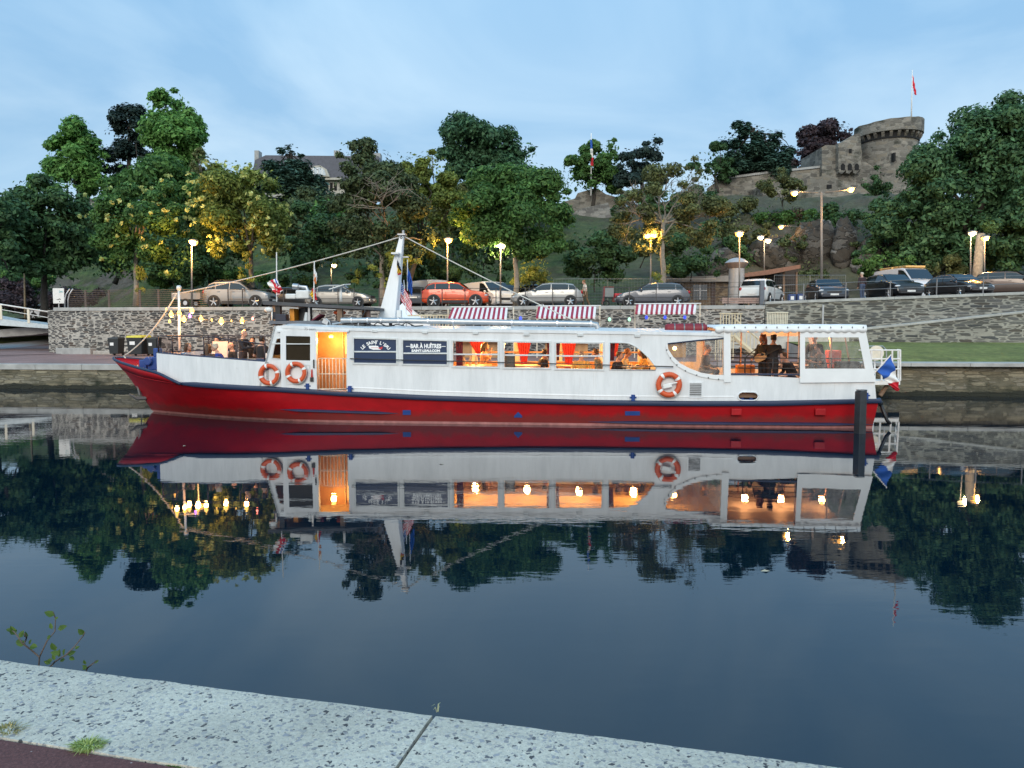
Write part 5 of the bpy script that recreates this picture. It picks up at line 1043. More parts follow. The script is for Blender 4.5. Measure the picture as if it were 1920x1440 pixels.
# --- shoots sprouting from lamp-lit trunks (each on its own tree trunk)
def shoots(label, lst, Y, n, size, lf=L_LIT):
    base = at(lst[-1][0], lst[-1][1]+lst[-1][3], Y); root = thing('trunk_shoots', label, 'shoots', base, 0, 'leafy shoots on trunks')
    cs, rs = clumps_of(px_ells(lst, Y, base), 14, .5); numesh('foliage', leaves(cs, rs, n, size, aspect=.35, droop=.8), lf, root)
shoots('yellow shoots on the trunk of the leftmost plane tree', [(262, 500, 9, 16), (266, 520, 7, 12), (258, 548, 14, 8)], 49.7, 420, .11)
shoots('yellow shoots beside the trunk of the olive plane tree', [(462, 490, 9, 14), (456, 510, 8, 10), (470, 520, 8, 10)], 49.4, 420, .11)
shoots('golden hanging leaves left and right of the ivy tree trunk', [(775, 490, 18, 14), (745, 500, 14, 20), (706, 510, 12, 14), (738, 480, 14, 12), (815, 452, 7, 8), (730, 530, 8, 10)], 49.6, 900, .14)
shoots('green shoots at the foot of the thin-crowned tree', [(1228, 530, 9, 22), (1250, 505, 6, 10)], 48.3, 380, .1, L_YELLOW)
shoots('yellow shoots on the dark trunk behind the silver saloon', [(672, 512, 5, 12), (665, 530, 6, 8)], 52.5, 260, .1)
# ================================================================ CASTLE, MANOR, LOW BUILDINGS
CAST = stone('castle_stone', [(.15, .135, .115), (.22, .20, .17), (.18, .165, .14), (.29, .265, .225), (.12, .11, .095), (.24, .21, .165)], (.25, .235, .20), 1.2, 2.6, .06, moss=.45, distort=.2)
DARKHOLE = mat('dark_opening', (.008, .008, .008), .9, var=0)
YC = 90.0
castle = thing('castle_tower', 'round stone castle tower with arched machicolations on the hilltop', 'castle', at(1650, 335, YC), 0)
cb = castle.location
def cp(px, py, Y=YC): return at(px, py, Y)-cb
# round tower: centre px 1662, radius about 58 px; main shaft, corbel ring and parapet
k = YC/F; tc_ = cp(1664, 300, YC+3.4); rad = 53*k
zt = lambda y: at(1660, y, YC).z-cb.z
mb = MB(); mb.lathe([(rad*1.10, zt(400)), (rad*1.03, zt(340)), (rad, zt(300)), (rad*.985, zt(262)), (rad*.985, zt(246))], 40, (tc_.x, tc_.y, 0)); mb.build('tower_shaft', CAST, castle, smooth=30)
ro = rad*1.14
mb = MB(); n = 64; ringb, ringm, ringt, ini, inb = [], [], [], [], []
for i in range(n+1):
    a = 2*math.pi*i/n; d = Vector((math.cos(a), math.sin(a), 0)); tilt = .30*math.cos(a)+.08*math.sin(a); w = .10*noise.noise((d.x*4, d.y*4, 1))
    ringb.append(d*ro+Vector((tc_.x, tc_.y, zt(243)+tilt*.35))); ringm.append(d*ro+Vector((tc_.x, tc_.y, zt(238)+tilt*.4))); ringt.append(d*(ro+w*.3)+Vector((tc_.x, tc_.y, zt(219.5)+tilt+w)))
    ini.append(d*(ro-.5)+Vector((tc_.x, tc_.y, zt(222)+tilt+w))); inb.append(d*(ro-.5)+Vector((tc_.x, tc_.y, zt(245))))
mb.grid([[d_ for d_ in (Vector((tc_.x, tc_.y, zt(245)))+(p-Vector((tc_.x, tc_.y, p.z)))*.86 for p in ringb)], ringb, ringm, ringt, ini, inb]); mb.build('parapet', CAST, castle, smooth=30)
mb = MB(); mb.lathe([(rad*.985, zt(246)), (.01, zt(246))], 32, (tc_.x, tc_.y, 0)); mb.build('tower_roof', CONC, castle)
for i in range(26):                                     # corbels with dark arches between them
    mb = MB(); mc = MB(); a = 2*math.pi*i/26; d = Vector((math.cos(a), math.sin(a), 0)); M0 = Matrix.Translation((tc_.x, tc_.y, 0))@Matrix.Rotation(a, 4, 'Z')
    mb.add([(rad*.97, y, z) for y in (-.16, .16) for z in (zt(258),)]+[(rad*1.10, -.16, zt(247)), (rad*1.10, .16, zt(247)), (rad*1.10, -.16, zt(243.5)), (rad*1.10, .16, zt(243.5)), (rad*.97, -.16, zt(243.5)), (rad*.97, .16, zt(243.5))], [(0, 1, 3, 2), (2, 3, 5, 4), (0, 2, 4, 6), (1, 7, 5, 3)], M0)
    a2 = a+math.pi/26; M1 = Matrix.Translation((tc_.x, tc_.y, 0))@Matrix.Rotation(a2+math.pi/2, 4, 'Z')
    mc.plate([(-.40, zt(257)), (.40, zt(257)), (.40, zt(248)), (.28, zt(245.5)), (0, zt(244.3)), (-.28, zt(245.5)), (-.40, zt(248))], [], -rad*1.012, -rad*.96, M1)
    mb.build('corbel', CAST, castle); mc.build('arch_opening', DARKHOLE, castle)
def trace(name, pts, Y, depth, m_, root, base, dy=0):
    P = [at(x, y, Y)-base for x, y in pts]; mb = MB(); mb.plate([(p.x, p.z) for p in P], [], Y-base.y+dy, Y-base.y+dy+depth); return mb.build(name, m_, root)
trace('gate_block', [(1541, 345), (1541, 276), (1548, 272), (1570, 272), (1603, 251), (1613, 250), (1617, 300), (1650, 320), (1650, 400), (1541, 400)], YC+.3, 6.5, CAST, castle, cb)
trace('turret', [(1572, 318), (1572, 268), (1614, 268), (1614, 318)], YC-.5, 2, CAST, castle, cb)
trace('turret_base', [(1574, 322), (1574, 316), (1612, 316), (1612, 322)], YC-.3, 1.5, DARKHOLE, castle, cb)
for x in (1580, 1593, 1606): trace('corbel', [(x-6.5, 324), (x-6.5, 316), (x+5, 316), (x+5, 320), (x-1, 326)], YC-.52, 1.0, CAST, castle, cb) ; 
for x in (1580, 1593, 1606): trace('arch_opening', [(x-3.5, 319.5), (x-3.5, 310), (x-1, 306.5), (x+2, 306.5), (x+4.5, 310), (x+4.5, 319.5)], YC-.53, .3, DARKHOLE, castle, cb)
for pts, dy in (([(1592, 287), (1592, 279), (1597, 279), (1597, 287)], -.56), ([(1676, 302), (1676, 286), (1679.5, 286), (1679.5, 302)], -.62), ([(1551, 357), (1551, 346), (1559.5, 346), (1559.5, 357)], -4.15)):
    trace('window_slit', pts, YC+dy, .6, DARKHOLE, castle, cb)
fpole = thing('flagpole', 'white pole with a red pennant on top of the castle tower', 'flagpole', at(1709, 222, YC+3), 0); fb_ = fpole.location
mb = MB(); mb.cyl((0, 0, -1.0), at(1710.5, 131, YC+3)-fb_, .09, .05, 8); mb.build('pole', WHITEM, fpole, smooth='all')
def flagmesh(name, root, base, pts_top, pts_bot, mats, nv=10, split=None, wob=.05, Y=0, mode='v'):
    """hanging cloth between two traced edges (pixel lists on distance Y); mats over u (mode v: bands along the hoist-to-fly, h: across)"""
    A = [at(x, y, Y)-base for x, y in pts_top]; B = [at(x, y, Y)-base for x, y in pts_bot]; n = 24
    def pl(L, f): q = f*(len(L)-1); i = min(int(q), len(L)-2); return L[i].lerp(L[i+1], q-i)
    mb = MB(); g = [[pl(A, i/n).lerp(pl(B, i/n), j/n)+Vector((0, wob*math.sin(i*.9+j*.35), 0)) for j in range(n+1)] for i in range(n+1)]
    mb.v = [tuple(p) for r in g for p in r]
    for i in range(n):
        for j in range(n):
            u, v = (i+.5)/n, (j+.5)/n; mb.f.append((i*(n+1)+j, i*(n+1)+j+1, (i+1)*(n+1)+j+1, (i+1)*(n+1)+j)); mb.m.append(split(u, v) if split else 0)
    return mb.build(name, mats, root, smooth='all', solid=.012)
FRED = mat('flag_red', (.62, .02, .04), .7, 0, .1); FWHITE = mat('flag_white', (.78, .77, .75), .7, 0, .06); FBLUE = mat('flag_blue', (.02, .10, .42), .7, 0, .1); FYEL = mat('flag_yellow', (.75, .50, .04), .7, 0, .1); FBLACK = mat('flag_black', (.015, .015, .018), .7); FORANGE = mat('flag_orange', (.70, .25, .07), .7)
flagmesh('pennant', fpole, fb_, [(1711, 137), (1719, 178)], [(1711, 160), (1715, 178)], [FRED], Y=YC+3)
# curtain wall, bastion with tricolour
cw = thing('castle_wall', 'long stone curtain wall running left from the castle tower', 'castle wall', at(1440, 380, YC+1), 0); b_ = cw.location
trace('masonry', [(1330, 350), (1345, 339), (1440, 326), (1541, 315), (1545, 318), (1545, 430), (1440, 430), (1330, 420)], YC+1, 1.2, CAST, cw, b_)
mb = MB(); P = [at(x, y, YC+1)-b_ for x, y in ((1343, 338.5), (1440, 325.5), (1543, 314.5))]; mb.grid([[p+Vector((0, -.15, 0)) for p in P], [p+Vector((0, -.15, .25)) for p in P], [p+Vector((0, 1.4, .25)) for p in P], [p+Vector((0, 1.4, 0)) for p in P]]); mb.build('coping', CONC, cw)
lw = thing('castle_wall', 'lower stone wall and bastion below the castle tower, behind the tall double lamp', 'castle wall', at(1540, 420, YC-4), 0); b_ = lw.location
trace('masonry', [(1430, 345), (1545, 330), (1610, 345), (1640, 370), (1630, 430), (1430, 430)], YC-4, 5, CAST, lw, b_)
trace('buttress', [(1492, 360), (1600, 350), (1612, 362), (1610, 425), (1492, 425)], YC-4.6, 1.2, CAST, lw, b_)
bs = thing('castle_wall', 'ruined rubble bastion under the tricolour flagpole', 'castle wall', at(1108, 440, 90), 0); b_ = bs.location
BAST = stone('pale_rubble', [(.20, .19, .17), (.28, .27, .25), (.33, .31, .28), (.16, .15, .14)], (.26, .25, .22), 1.3, 2.8, .05, moss=.6)
trace('upper_masonry', [(1048, 420), (1052, 380), (1078, 372), (1083, 362), (1100, 357), (1120, 353), (1136, 364), (1165, 372), (1175, 420)], 92, 4, CAST, bs, b_)
trace('lower_masonry', [(1050, 440), (1060, 410), (1075, 400), (1085, 392), (1140, 380), (1150, 410), (1130, 430), (1085, 445), (1050, 450)], 88, 4, BAST, bs, b_)
fp2 = thing('flagpole', 'tall white pole with a limp tricolour on the ruined bastion', 'flagpole', at(1108, 360, 91), 0); f2 = fp2.location
mb = MB(); mb.cyl((0, 0, -.4), at(1108.5, 250, 91)-f2, .11, .06, 8); mb.build('pole', WHITEM, fp2, smooth='all')
flagmesh('flag', fp2, f2, [(1106.5, 262), (1107.5, 312)], [(1110, 262), (1113.5, 312)], [FBLUE, FWHITE, FRED], Y=90.8, split=lambda u, v: min(2, int(u*3)))
# wall fragment seen between the left trees
lf = thing('castle_wall', 'pale rock and masonry showing between the dark left trees', 'castle wall', at(180, 490, 84), 0); b_ = lf.location
trace('masonry', [(150, 372), (172, 372), (190, 400), (200, 420), (198, 450), (185, 490), (160, 490)], 84, 3, BAST, lf, b_)
# manor with slate roof
SLATE = mat('slate_roof', (.075, .08, .105), .6, 0, .2, 3); RENDER_ = mat('pale_stone_wall', (.42, .40, .35), .8, 0, .15, 2)
mn = thing('manor_house', 'pale manor with a blue slate mansard roof and chimneys behind the left trees', 'house', at(570, 420, 118), 0); b_ = mn.location; YM = 118
trace('wall', [(470, 420), (470, 336), (650, 336), (650, 420)], YM, 12, RENDER_, mn, b_)
roof = trace('roof', [(470, 338), (478, 300), (498, 291), (710, 293), (722, 338)], YM-.4, 12.5, SLATE, mn, b_)
for x, w, h in ((481, 8, 282), (631, 10, 282), (706, 14, 287)): trace('chimney', [(x-w/2, 305), (x-w/2, h), (x+w/2, h), (x+w/2, 305)], YM+3, 1.6, CONC, mn, b_)
dm = trace('dormer', [(575, 331), (577, 318), (588, 311), (600, 310), (612, 317), (618, 331)], YM-1.2, 2.0, RENDER_, mn, b_)
trace('dormer_window', [(581, 329), (582, 319), (590, 314.5), (600, 314), (608, 319), (611, 329)], YM-1.28, .2, mat('pale_pane', (.35, .42, .48), .2), mn, b_)
for x in (588, 596, 604): trace('mullion', [(x-.7, 329), (x-.7, 315), (x+.7, 315), (x+.7, 329)], YM-1.36, .2, WHITEM, mn, b_)
trace('balustrade', [(560, 337), (560, 333), (640, 333), (640, 337)], YM-.9, .5, RENDER_, mn, b_)
for x in (613, 621, 629): trace('window', [(x-2.5, 357), (x-2.5, 343), (x+2.5, 343), (x+2.5, 357)], YM-.1, .3, DARKHOLE, mn, b_)
# low stone building and wooden shelter at the back of the car park
YB = 62
lb = thing('stone_building', 'low flat-roofed stone building behind the round column', 'building', at(1310, 566, YB), 0); b_ = lb.location
BRST = stone('brown_building_stone', [(.15, .11, .075), (.20, .15, .10), (.11, .085, .065), (.24, .19, .13)], (.24, .20, .15), 3.0, 6.5, .05)
trace('wall', [(1255, 575), (1255, 526), (1392, 526), (1392, 575)], YB, 5, BRST, lb, b_)
trace('roof_slab', [(1245, 528), (1245, 519), (1395, 516), (1395, 528)], YB-.5, 6, mat('grey_fascia', (.26, .245, .225), .8), lb, b_)
trace('window', [(1299, 562), (1299, 534), (1326, 534), (1326, 562)], YB-.04, .1, DARKGLASS, lb, b_)
for pts in ([(1311.7, 562), (1311.7, 534), (1313.3, 534), (1313.3, 562)], [(1299, 545.2), (1299, 544), (1326, 544), (1326, 545.2)]): trace('window_bar', pts, YB-.07, .05, STEEL, lb, b_)
trace('door', [(1333, 574), (1333, 531), (1341, 531), (1341, 574)], YB-.05, .1, mat('dark_brown_door', (.05, .03, .025), .6), lb, b_)
ws = thing('wooden_shelter', 'open shelter with a sloping timber roof right of the round column', 'shelter', at(1450, 560, YB+1), 0); b_ = ws.location
trace('roof', [(1392, 520), (1392, 513), (1440, 506), (1501, 496), (1501, 503), (1440, 515)], YB-.5, 5, mat('reddish_timber', (.19, .10, .07), .7, 0, .2, 4), ws, b_)
trace('back_wall', [(1396, 575), (1396, 519), (1440, 514), (1496, 504), (1496, 575)], YB+4, .2, mat('dark_timber', (.035, .028, .024), .8), ws, b_)
for x in (1404, 1470, 1494): trace('post', [(x-1.5, 575), (x-1.5, 510), (x+1.5, 510), (x+1.5, 575)], YB+.2, .14, WOOD, ws, b_)
# round advertising-type column with a mushroom cap
Y_ = 53; rc = thing('round_column', 'grey round column with a wide domed cap in the car park', 'column', at(1380, 566, Y_), 0); k = Y_/F; z = lambda y: at(1380, y, Y_).z-rc.location.z
mb = MB(); mb.lathe([(14.2*k, -.3), (14.2*k, z(502)), ], 28); mb.build('drum', mat('grey_blue_enamel', (.30, .32, .34), .4, .2, .12, 3), rc, smooth=40)
mb = MB(); mb.lathe([(14*k, z(504)), (22*k, z(494)), (22.3*k, z(493))], 28); mb.build('cap_soffit', mat('brown_soffit', (.20, .16, .14), .6), rc, smooth=40)
mb = MB(); mb.lathe([(22.5*k, z(493.5)), (20*k, z(491)), (14*k, z(486.5)), (7*k, z(484)), (.01, z(483))], 28); mb.build('domed_cap', mat('pale_zinc', (.48, .48, .47), .35, .5), rc, smooth=40)
mb = MB()
for y in (530, 552): mb.lathe([(14.4*k, z(y)), (14.4*k, z(y)-.03)], 28)
mb.build('seam', GREYMETAL, rc)
# long timber bench-like box on the car park edge, grey steel post
mb = MB(); a, c = at(1352, 558, 47.6), at(1423, 558, 47.6)
mb.box((0, 0, .42), (c.x-a.x, .5, .14)); 
for i in range(3): mb.box((0, -.26, .25+i*.12), (c.x-a.x, .03, .10))
bench = thing('timber_bench', 'long timber bench in front of the round column', 'bench', ((a.x+c.x)/2, 47.6, ZLOT), 0)
mb.build('seat', mat('pinkish_timber', (.36, .24, .20), .7, 0, .25, 6), bench)
for x in (-1, 1):
    mb = MB(); mb.box((x*.8, 0, .17), (.25, .4, .35)); mb.build('leg', CONC, bench)
p = at(1428, 572, 46.6); mb = MB(); mb.box((0, 0, .76), (.26, .2, 1.52)); o = mb.build('steel_post', mat('blue_grey_post', (.13, .145, .17), .5, .3), bevel=.01); o.location = (p.x, p.y, ZCAP-.02); tag(o, 'thick grey steel post where the railings meet', 'post')

# rock outcrops of the castle cliff
ROCKM = stone('slate_rock', [(.045, .042, .038), (.085, .080, .072), (.06, .055, .05), (.14, .135, .125), (.19, .185, .175), (.07, .062, .052)], (.03, .028, .024), .55, 1.2, .03, moss=.5, distort=.5, bumpd=.2)
def rock(label, px, py, Y, rx, ry, tilt, seed):
    b = at(px, py+ry, Y); k = Y/F; mb = MB(); mb.sph((0, 0, ry*k), (rx*k, rx*k*.8, ry*k), 40, 26); out = []
    for p in mb.v:
        p = Vector(p); q = Matrix.Rotation(tilt, 3, 'Y')@p; n1 = noise.noise((q.x*.45+seed, q.y*.5, q.z*.16)); n2 = abs(noise.noise((q.x*1.6, q.y*1.2+seed, q.z*.45))); n3 = noise.noise((q.x*3.2, q.y*3, q.z*1.1+seed))
        out.append(p*(1+.30*n1-.28*n2+.05*n3))
    mb.v = [tuple(p) for p in out]; o = mb.build('rock_outcrop', ROCKM, smooth=25); o.location = b; tag(o, label, 'rock')
rock('pale slanting rock slab below the castle, left of the chestnuts', 1578, 462, 69.5, 26, 46, .5, 1.0); rock('dark rock face behind the tallest lamp mast', 1520, 465, 71.5, 46, 52, .3, 4.0)
rock('rock face right of the pale slab under the dark trees', 1622, 490, 68.5, 34, 46, -.3, 9.0); rock('rock ledge behind the round column', 1345, 500, 68, 44, 30, .6, 14.0); rock('dark rock below the rusty scrub', 1450, 478, 70.5, 46, 40, .4, 21.0)
# ================================================================ LAMPS, RAILINGS, FENCES, QUAY THINGS
SOD = (1.0, .50, .13)
GLOW = mat('sodium_lamp_glass', (1, .75, .4), .4, var=0, emit=1.9, ecol=(1, .47, .06)); GLOWW = mat('white_lamp_glass', (1, .9, .75), .4, var=0, emit=3, ecol=(1, .72, .30))
POLE = mat('lamp_pole_grey', (.20, .19, .18), .5, .3)
def lamp(label, px, pb, Y, ptop, heads, power=60, w=.05, arms=True, glow=None, zb=None, col=SOD, cap=True):
    """pole at (px) rising to ptop, heads = pixel positions of the lit bowls"""
    b = at(px, pb, Y)
    if zb is not None: b = Vector((b.x, b.y, zb))
    root = thing('street_lamp', label, 'street lamp', b, 0, 'lit street lamps'); top = at(px, ptop, Y)-b
    mb = MB(); mb.cyl((0, 0, -.3), top, w*1.3, w*.8, 8); mb.build('pole', POLE, root, smooth='all')
    for hx, hy in heads:
        h = at(hx, hy, Y)-b
        if abs(hx-px) > 2.5: mb = MB(); mb.tube([top+Vector((0, 0, -.05)), Vector((h.x, h.y, (top.z+h.z)/2+.08)), h+Vector((0, 0, .10))], .028, 6); mb.build('arm', POLE, root, smooth='all')
        mb = MB(); mb.lathe([(.05, .20), (.27, .14), (.31, .05), (.27, .02)], 14, h); hd = mb.build('lamp_head', POLE, root, smooth=40)
        mb = MB(); mb.lathe([(.26, .03), (.23, -.10), (.13, -.19), (.01, -.23)], 14, h); mb.build('bowl', glow or GLOW, hd, smooth='all')
        light('lamp_light', b+h+Vector((0, -.40, -.22)), power*1.7, col, .12)
    return root
lamp('slim lamp post with one bowl between the two left plane trees', 359.5, 566, 48.0, 459, [(363, 454)], 480)
lamp('short lamp post with a white bowl on the slope above the old silver car', 621, 535, 62, 504, [(626, 497)], 60, glow=GLOWW, col=(1, .7, .35))
lamp('lamp post rising behind the orange car', 839, 568, 50.6, 455, [(841, 450)], 300)
lamp('lamp post with a small white bowl left of the round plane tree trunk', 938.5, 566, 51.0, 460, [(941, 460), (934, 457)], 90, glow=GLOWW, col=(1, .75, .45))
lamp('lamp post with three bowls left of the thin-crowned tree', 1220, 566, 49.6, 440, [(1213, 441), (1226, 440), (1225, 430)], 90)
lamp('lamp post in front of the round column', 1386.5, 566, 50, 444, [(1386, 438)], 150)
lamp('lamp post with two small bowls above the timber shelter', 1433, 520, 66, 452, [(1426, 445), (1440, 451)], 60, glow=GLOWW, col=(1, .7, .35))
lamp('tallest lamp mast with two arms below the castle', 1540.5, 560, 58, 360, [(1489.5, 362), (1595, 355)], 200, w=.09)
lamp('two-armed lamp mast left of the tallest one', 1500, 560, 72, 424, [(1464.5, 425), (1537, 421.5)], 90, w=.07)
lamp('lamp post with a wide bowl under the huge chestnut, right of the lit trunk', 1846, 540, 54, 450, [(1847, 446)], 170)
lamp('lamp post with a white bowl under the huge chestnut, left of the lit trunk', 1820, 540, 56, 442, [(1823, 437)], 100, glow=GLOWW, col=(1, .7, .35))
mb = MB(); p = at(47, 590, 62); mb.cyl((0, 0, -.5), at(45.5, 490, 62)-p, .09, .06, 8); o = mb.build('wooden_pole', mat('pale_wood_pole', (.34, .26, .17), .8), smooth='all'); o.location = p; tag(o, 'plain wooden pole on the left lawn beside the dark forked tree', 'pole')
# lamp-lit trunk under the chestnuts
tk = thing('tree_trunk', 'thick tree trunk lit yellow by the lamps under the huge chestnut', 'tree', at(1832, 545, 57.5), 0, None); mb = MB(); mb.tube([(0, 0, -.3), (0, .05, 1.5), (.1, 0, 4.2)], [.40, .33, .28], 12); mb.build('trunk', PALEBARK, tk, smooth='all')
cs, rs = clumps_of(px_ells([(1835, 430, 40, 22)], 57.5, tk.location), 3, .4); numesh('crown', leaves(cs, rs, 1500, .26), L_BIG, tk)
# railings along the car park wall
RAIL = mat('dark_steel_rail', (.055, .05, .05), .5, .4)
def railing(label, posts, zb, hgt, bars, t_, m_=RAIL, r=.018, pr=.03):
    s0 = st(ont(posts[0], 570, t_))[0]; root = thing('railing', label, 'railing', wp(s0, t_, zb(s0) if callable(zb) else zb), TH); S = [st(ont(p, 570, t_))[0] for p in posts]; zz = (lambda s: zb(s)) if callable(zb) else (lambda s: zb); z0 = zz(s0)
    for s in S: mb = MB(); mb.box((s-s0, 0, hgt/2+zz(s)-z0), (pr*1.6, pr*2.2, hgt)); mb.build('post', m_, root)
    for b in bars: mb = MB(); mb.tube([(s-s0, -.02, zz(s)-z0+b) for s in S], r, 6); mb.build('rail', m_, root)
    return root
railing('dark railing along the top of the rubble wall, behind the boat', [428, 455, 532, 590, 634, 664, 711, 745, 790, 829, 872, 930, 985, 1036, 1080, 1130, 1180, 1230, 1300, 1365, 1424], ZCAP, 1.12, (1.08, .50), TW+.22)
railing('railing of the rising wall in front of the dark cars', [1452, 1506, 1585, 1668, 1755, 1842, 1930, 2020, 2110], lambda s: interp(s, RT), .95, (.93, .48), TW+.2, mat('light_steel_rail', (.20, .20, .21), .45, .6))
# slatted railing on the left with a curved end bracket
L0, L1 = st(ont(124, 570, TW+.22))[0], st(ont(388, 570, TW+.22))[0]
sr = thing('slatted_railing', 'low brown slatted railing on the left end of the rubble wall', 'railing', wp(L0, TW+.22, ZCAP), TH)
mb = MB()
for i in range(9): mb.tube([(0.15-.12*(i/8), 0, .10+i*.125), (L1-L0, 0, .10+i*.125)], .014, 5)
mb.build('slats', mat('brown_slat', (.17, .125, .09), .6), sr)
for px in (160, 204, 262, 297, 345): s = st(ont(px, 570, TW+.22))[0]-L0; mb = MB(); mb.box((s, .04, .56), (.13, .05, 1.12)); mb.build('post', mat('brown_post_steel', (.10, .075, .065), .6), sr)
mb = MB()
for d in (-.06, .16): mb.tube([(d, -.05, 0), (d+.02, -.05, .5), (d+.13, -.05, .85), (d+.38, -.05, 1.2)], .045, 6)
mb.build('end_bracket', STEEL, sr, smooth='all')
# temporary mesh fences
def heras(label, px0, px1, Y, ptop, pbot, n):
    a, c = at(px0, pbot, Y), at(px1, pbot, Y); root = thing('mesh_fence', label, 'fence', (a.x, a.y, ZLOT), 0); L = (c.x-a.x)/n; h = at(px0, ptop, Y).z-ZLOT; G_ = mat('fence_wire', (.30, .31, .31), .5, .6)
    for k in range(n):
        mb = MB(); x0, x1 = k*L+.03, (k+1)*L-.03
        mb.tube([(x0, 0, .08), (x0, 0, h), (x1, 0, h), (x1, 0, .08), (x0, 0, .08)], .02, 6)
        pn = mb.build('panel_frame', G_, root); mb = MB()
        for i in range(1, 10): mb.tube([(x0, 0, h*i/10), (x1, 0, h*i/10)], .0035, 3, False)
        for i in range(1, 18): mb.tube([(lerp(x0, x1, i/18), 0, .1), (lerp(x0, x1, i/18), 0, h)], .0025, 3, False)
        mb.build('wire_mesh', G_, pn)
    return root
heras('temporary mesh fence behind the silver and grey hatchbacks', 1037, 1342, 50.8, 523, 575, 3); heras('temporary mesh fence panel behind the dark parked car on the right', 1450, 1585, 53.5, 516, 565, 2)
# info board at the left end of the wall
ib = thing('info_board', 'white information board at the left end of the wall', 'sign', at(110, 580, 52), 0); p = ib.location; k = 52/F
mb = MB(); a, c = at(100, 569, 52)-p, at(120, 540.5, 52)-p; mb.box(((a.x+c.x)/2, 0, (a.z+c.z)/2), (c.x-a.x, .05, c.z-a.z)); pn = mb.build('board', WHITEM, ib, bevel=.01)
mb = MB(); q = at(112.5, 547, 52)-p; mb.torus((q.x-.02, -.035, q.z), .055, .014, 14, 5, a0=-2.2, a1=2.2); mb.box((q.x+.12, -.032, q.z+.03), (.12, .01, .03)); mb.box((q.x+.16, -.032, q.z-.03), (.10, .01, .03)); mb.build('board_emblem', mat('teal_print', (.04, .38, .42), .5, var=0), pn)
mb = MB(); q = at(110, 562, 52)-p; mb.torus((q.x+.08, -.032, q.z), .06, .02, 12, 5, a0=0, a1=3.4); mb.box((q.x-.04, -.032, q.z), (.14, .01, .035)); mb.box((q.x+.08, -.032, q.z-.13), (.05, .01, .07)); mb.build('board_symbol', BLACK, pn)
mb = MB(); mb.box((0, .05, -.1), (.06, .05, 1.0)); mb.build('post', STEEL, ib)
# wheelie bins, concrete blocks
def bin_(label, px, pb, Y, w, h, m_, lid, wheels=2):
    b = at(px, pb, Y); b.z = zl(b.dot(N_)); root = thing('wheelie_bin', label, 'bin', b, TH, 'wheelie bins by the wall'); d = w*1.05
    mb = MB(); t_ = .42; vs = [(x*w*(t_ if z == 0.10 else .5), y*d*(t_ if z == .10 else .5), z) for z in (.10, h*.88) for x, y in ((-1, -1), (1, -1), (1, 1), (-1, 1))]
    mb.add(vs, [(0, 3, 2, 1), (0, 1, 5, 4), (1, 2, 6, 5), (2, 3, 7, 6), (3, 0, 4, 7)]); mb.build('body', m_, root, bevel=.025)
    mb = MB(); mb.add([(x*w*.53, y*d*.53, h*.88) for x, y in ((-1, -1), (1, -1), (1, 1), (-1, 1))]+[(x*w*.48, y*d*.48, h*(.97 if y < 0 else 1)) for x, y in ((-1, -1), (1, -1), (1, 1), (-1, 1))], [(3, 2, 1, 0), (4, 5, 6, 7), (0, 1, 5, 4), (1, 2, 6, 5), (2, 3, 7, 6), (3, 0, 4, 7)]); mb.build('lid', lid, root, bevel=.02)
    mb = MB(); mb.tube([(-w*.4, d*.56, h*.9), (w*.4, d*.56, h*.9)], .025, 6); mb.build('handle', RUBBER, root)
    for sx in (-1, 1): mb = MB(); mb.cyl((sx*w*.42-.03, d*.3, .1), (sx*w*.42+.03, d*.3, .1), .10, n=14); mb.build('wheel', RUBBER, root)
    mb = MB(); mb.box((-w*.12, -d*.485, h*.62), (w*.34, .012, h*.16)); mb.build('sticker', FWHITE, root)
BINB = mat('black_green_plastic', (.018, .022, .024), .5)
bin_('small black wheelie bin nearest the concrete block', 219, 666, 46.2, .66, 1.10, BINB, BINB); bin_('wide black wheelie bin with a yellow lid', 261, 667, 45.6, .95, 1.22, BINB, mat('yellow_lid', (.60, .52, .06), .5)); bin_('small black wheelie bin half hidden by the foredeck screen', 290, 667, 45.6, .60, 1.10, BINB, BINB)
for lab, x0, x1, y0, y1, Y, m_ in (('large concrete block at the left end of the wall', 103, 172, 653, 665, 48.0, CONC), ('small pale concrete block between the large block and the first bin', 174, 212, 658, 665, 47.4, mat('warm_concrete', (.38, .35, .31), .85, 0, .2, 3))):
    a, c = at(x0, y1, Y), at(x1, y0, Y); mb = MB(); mb.box((0, 0, (c.z-a.z)/2), (c.x-a.x, .6, c.z-a.z)); o = mb.build('concrete_block', m_, bevel=.03); o.location = ((a.x+c.x)/2, Y+.3, a.z); o.rotation_euler = (0, 0, TH); tag(o, lab, 'block')
# footbridge on the far left
fbz = thing('footbridge', 'white sloping footbridge railing on the far left', 'footbridge', at(106, 612, 52), 0); p = fbz.location
def fpt(x, y, Y=52): return at(x, y, Y)-p
for yy in (52, 54.2):
    mb = MB(); mb.tube([fpt(-260, 518, yy), fpt(-60, 559, yy), fpt(0, 570.5, yy), fpt(105, 587, yy)], .055, 6); mb.build('handrail', WHITEM, fbz, smooth='all')
    mb = MB(); mb.tube([fpt(-260, 534, yy), fpt(0, 580, yy), fpt(105, 598, yy)], .022, 6); mb.build('middle_rail', WHITEM, fbz)
    for x in (-58, 1, 53, 104):
        y0, y1 = interp(x, [(-260, 518), (0, 570.5), (105, 587)]), interp(x, [(-260, 552), (0, 599), (105, 612)]); mb = MB(); mb.box((0, 0, 0), (.16, .06, 1)); a, c = fpt(x, y0, yy), fpt(x, y1, yy)
        mb.v = [(a.x+v[0], a.y+v[1]+.0, (a.z+c.z)/2+v[2]*(a.z-c.z)) for v in mb.v]; mb.build('post', CREAM if x < 100 else WHITEM, fbz)
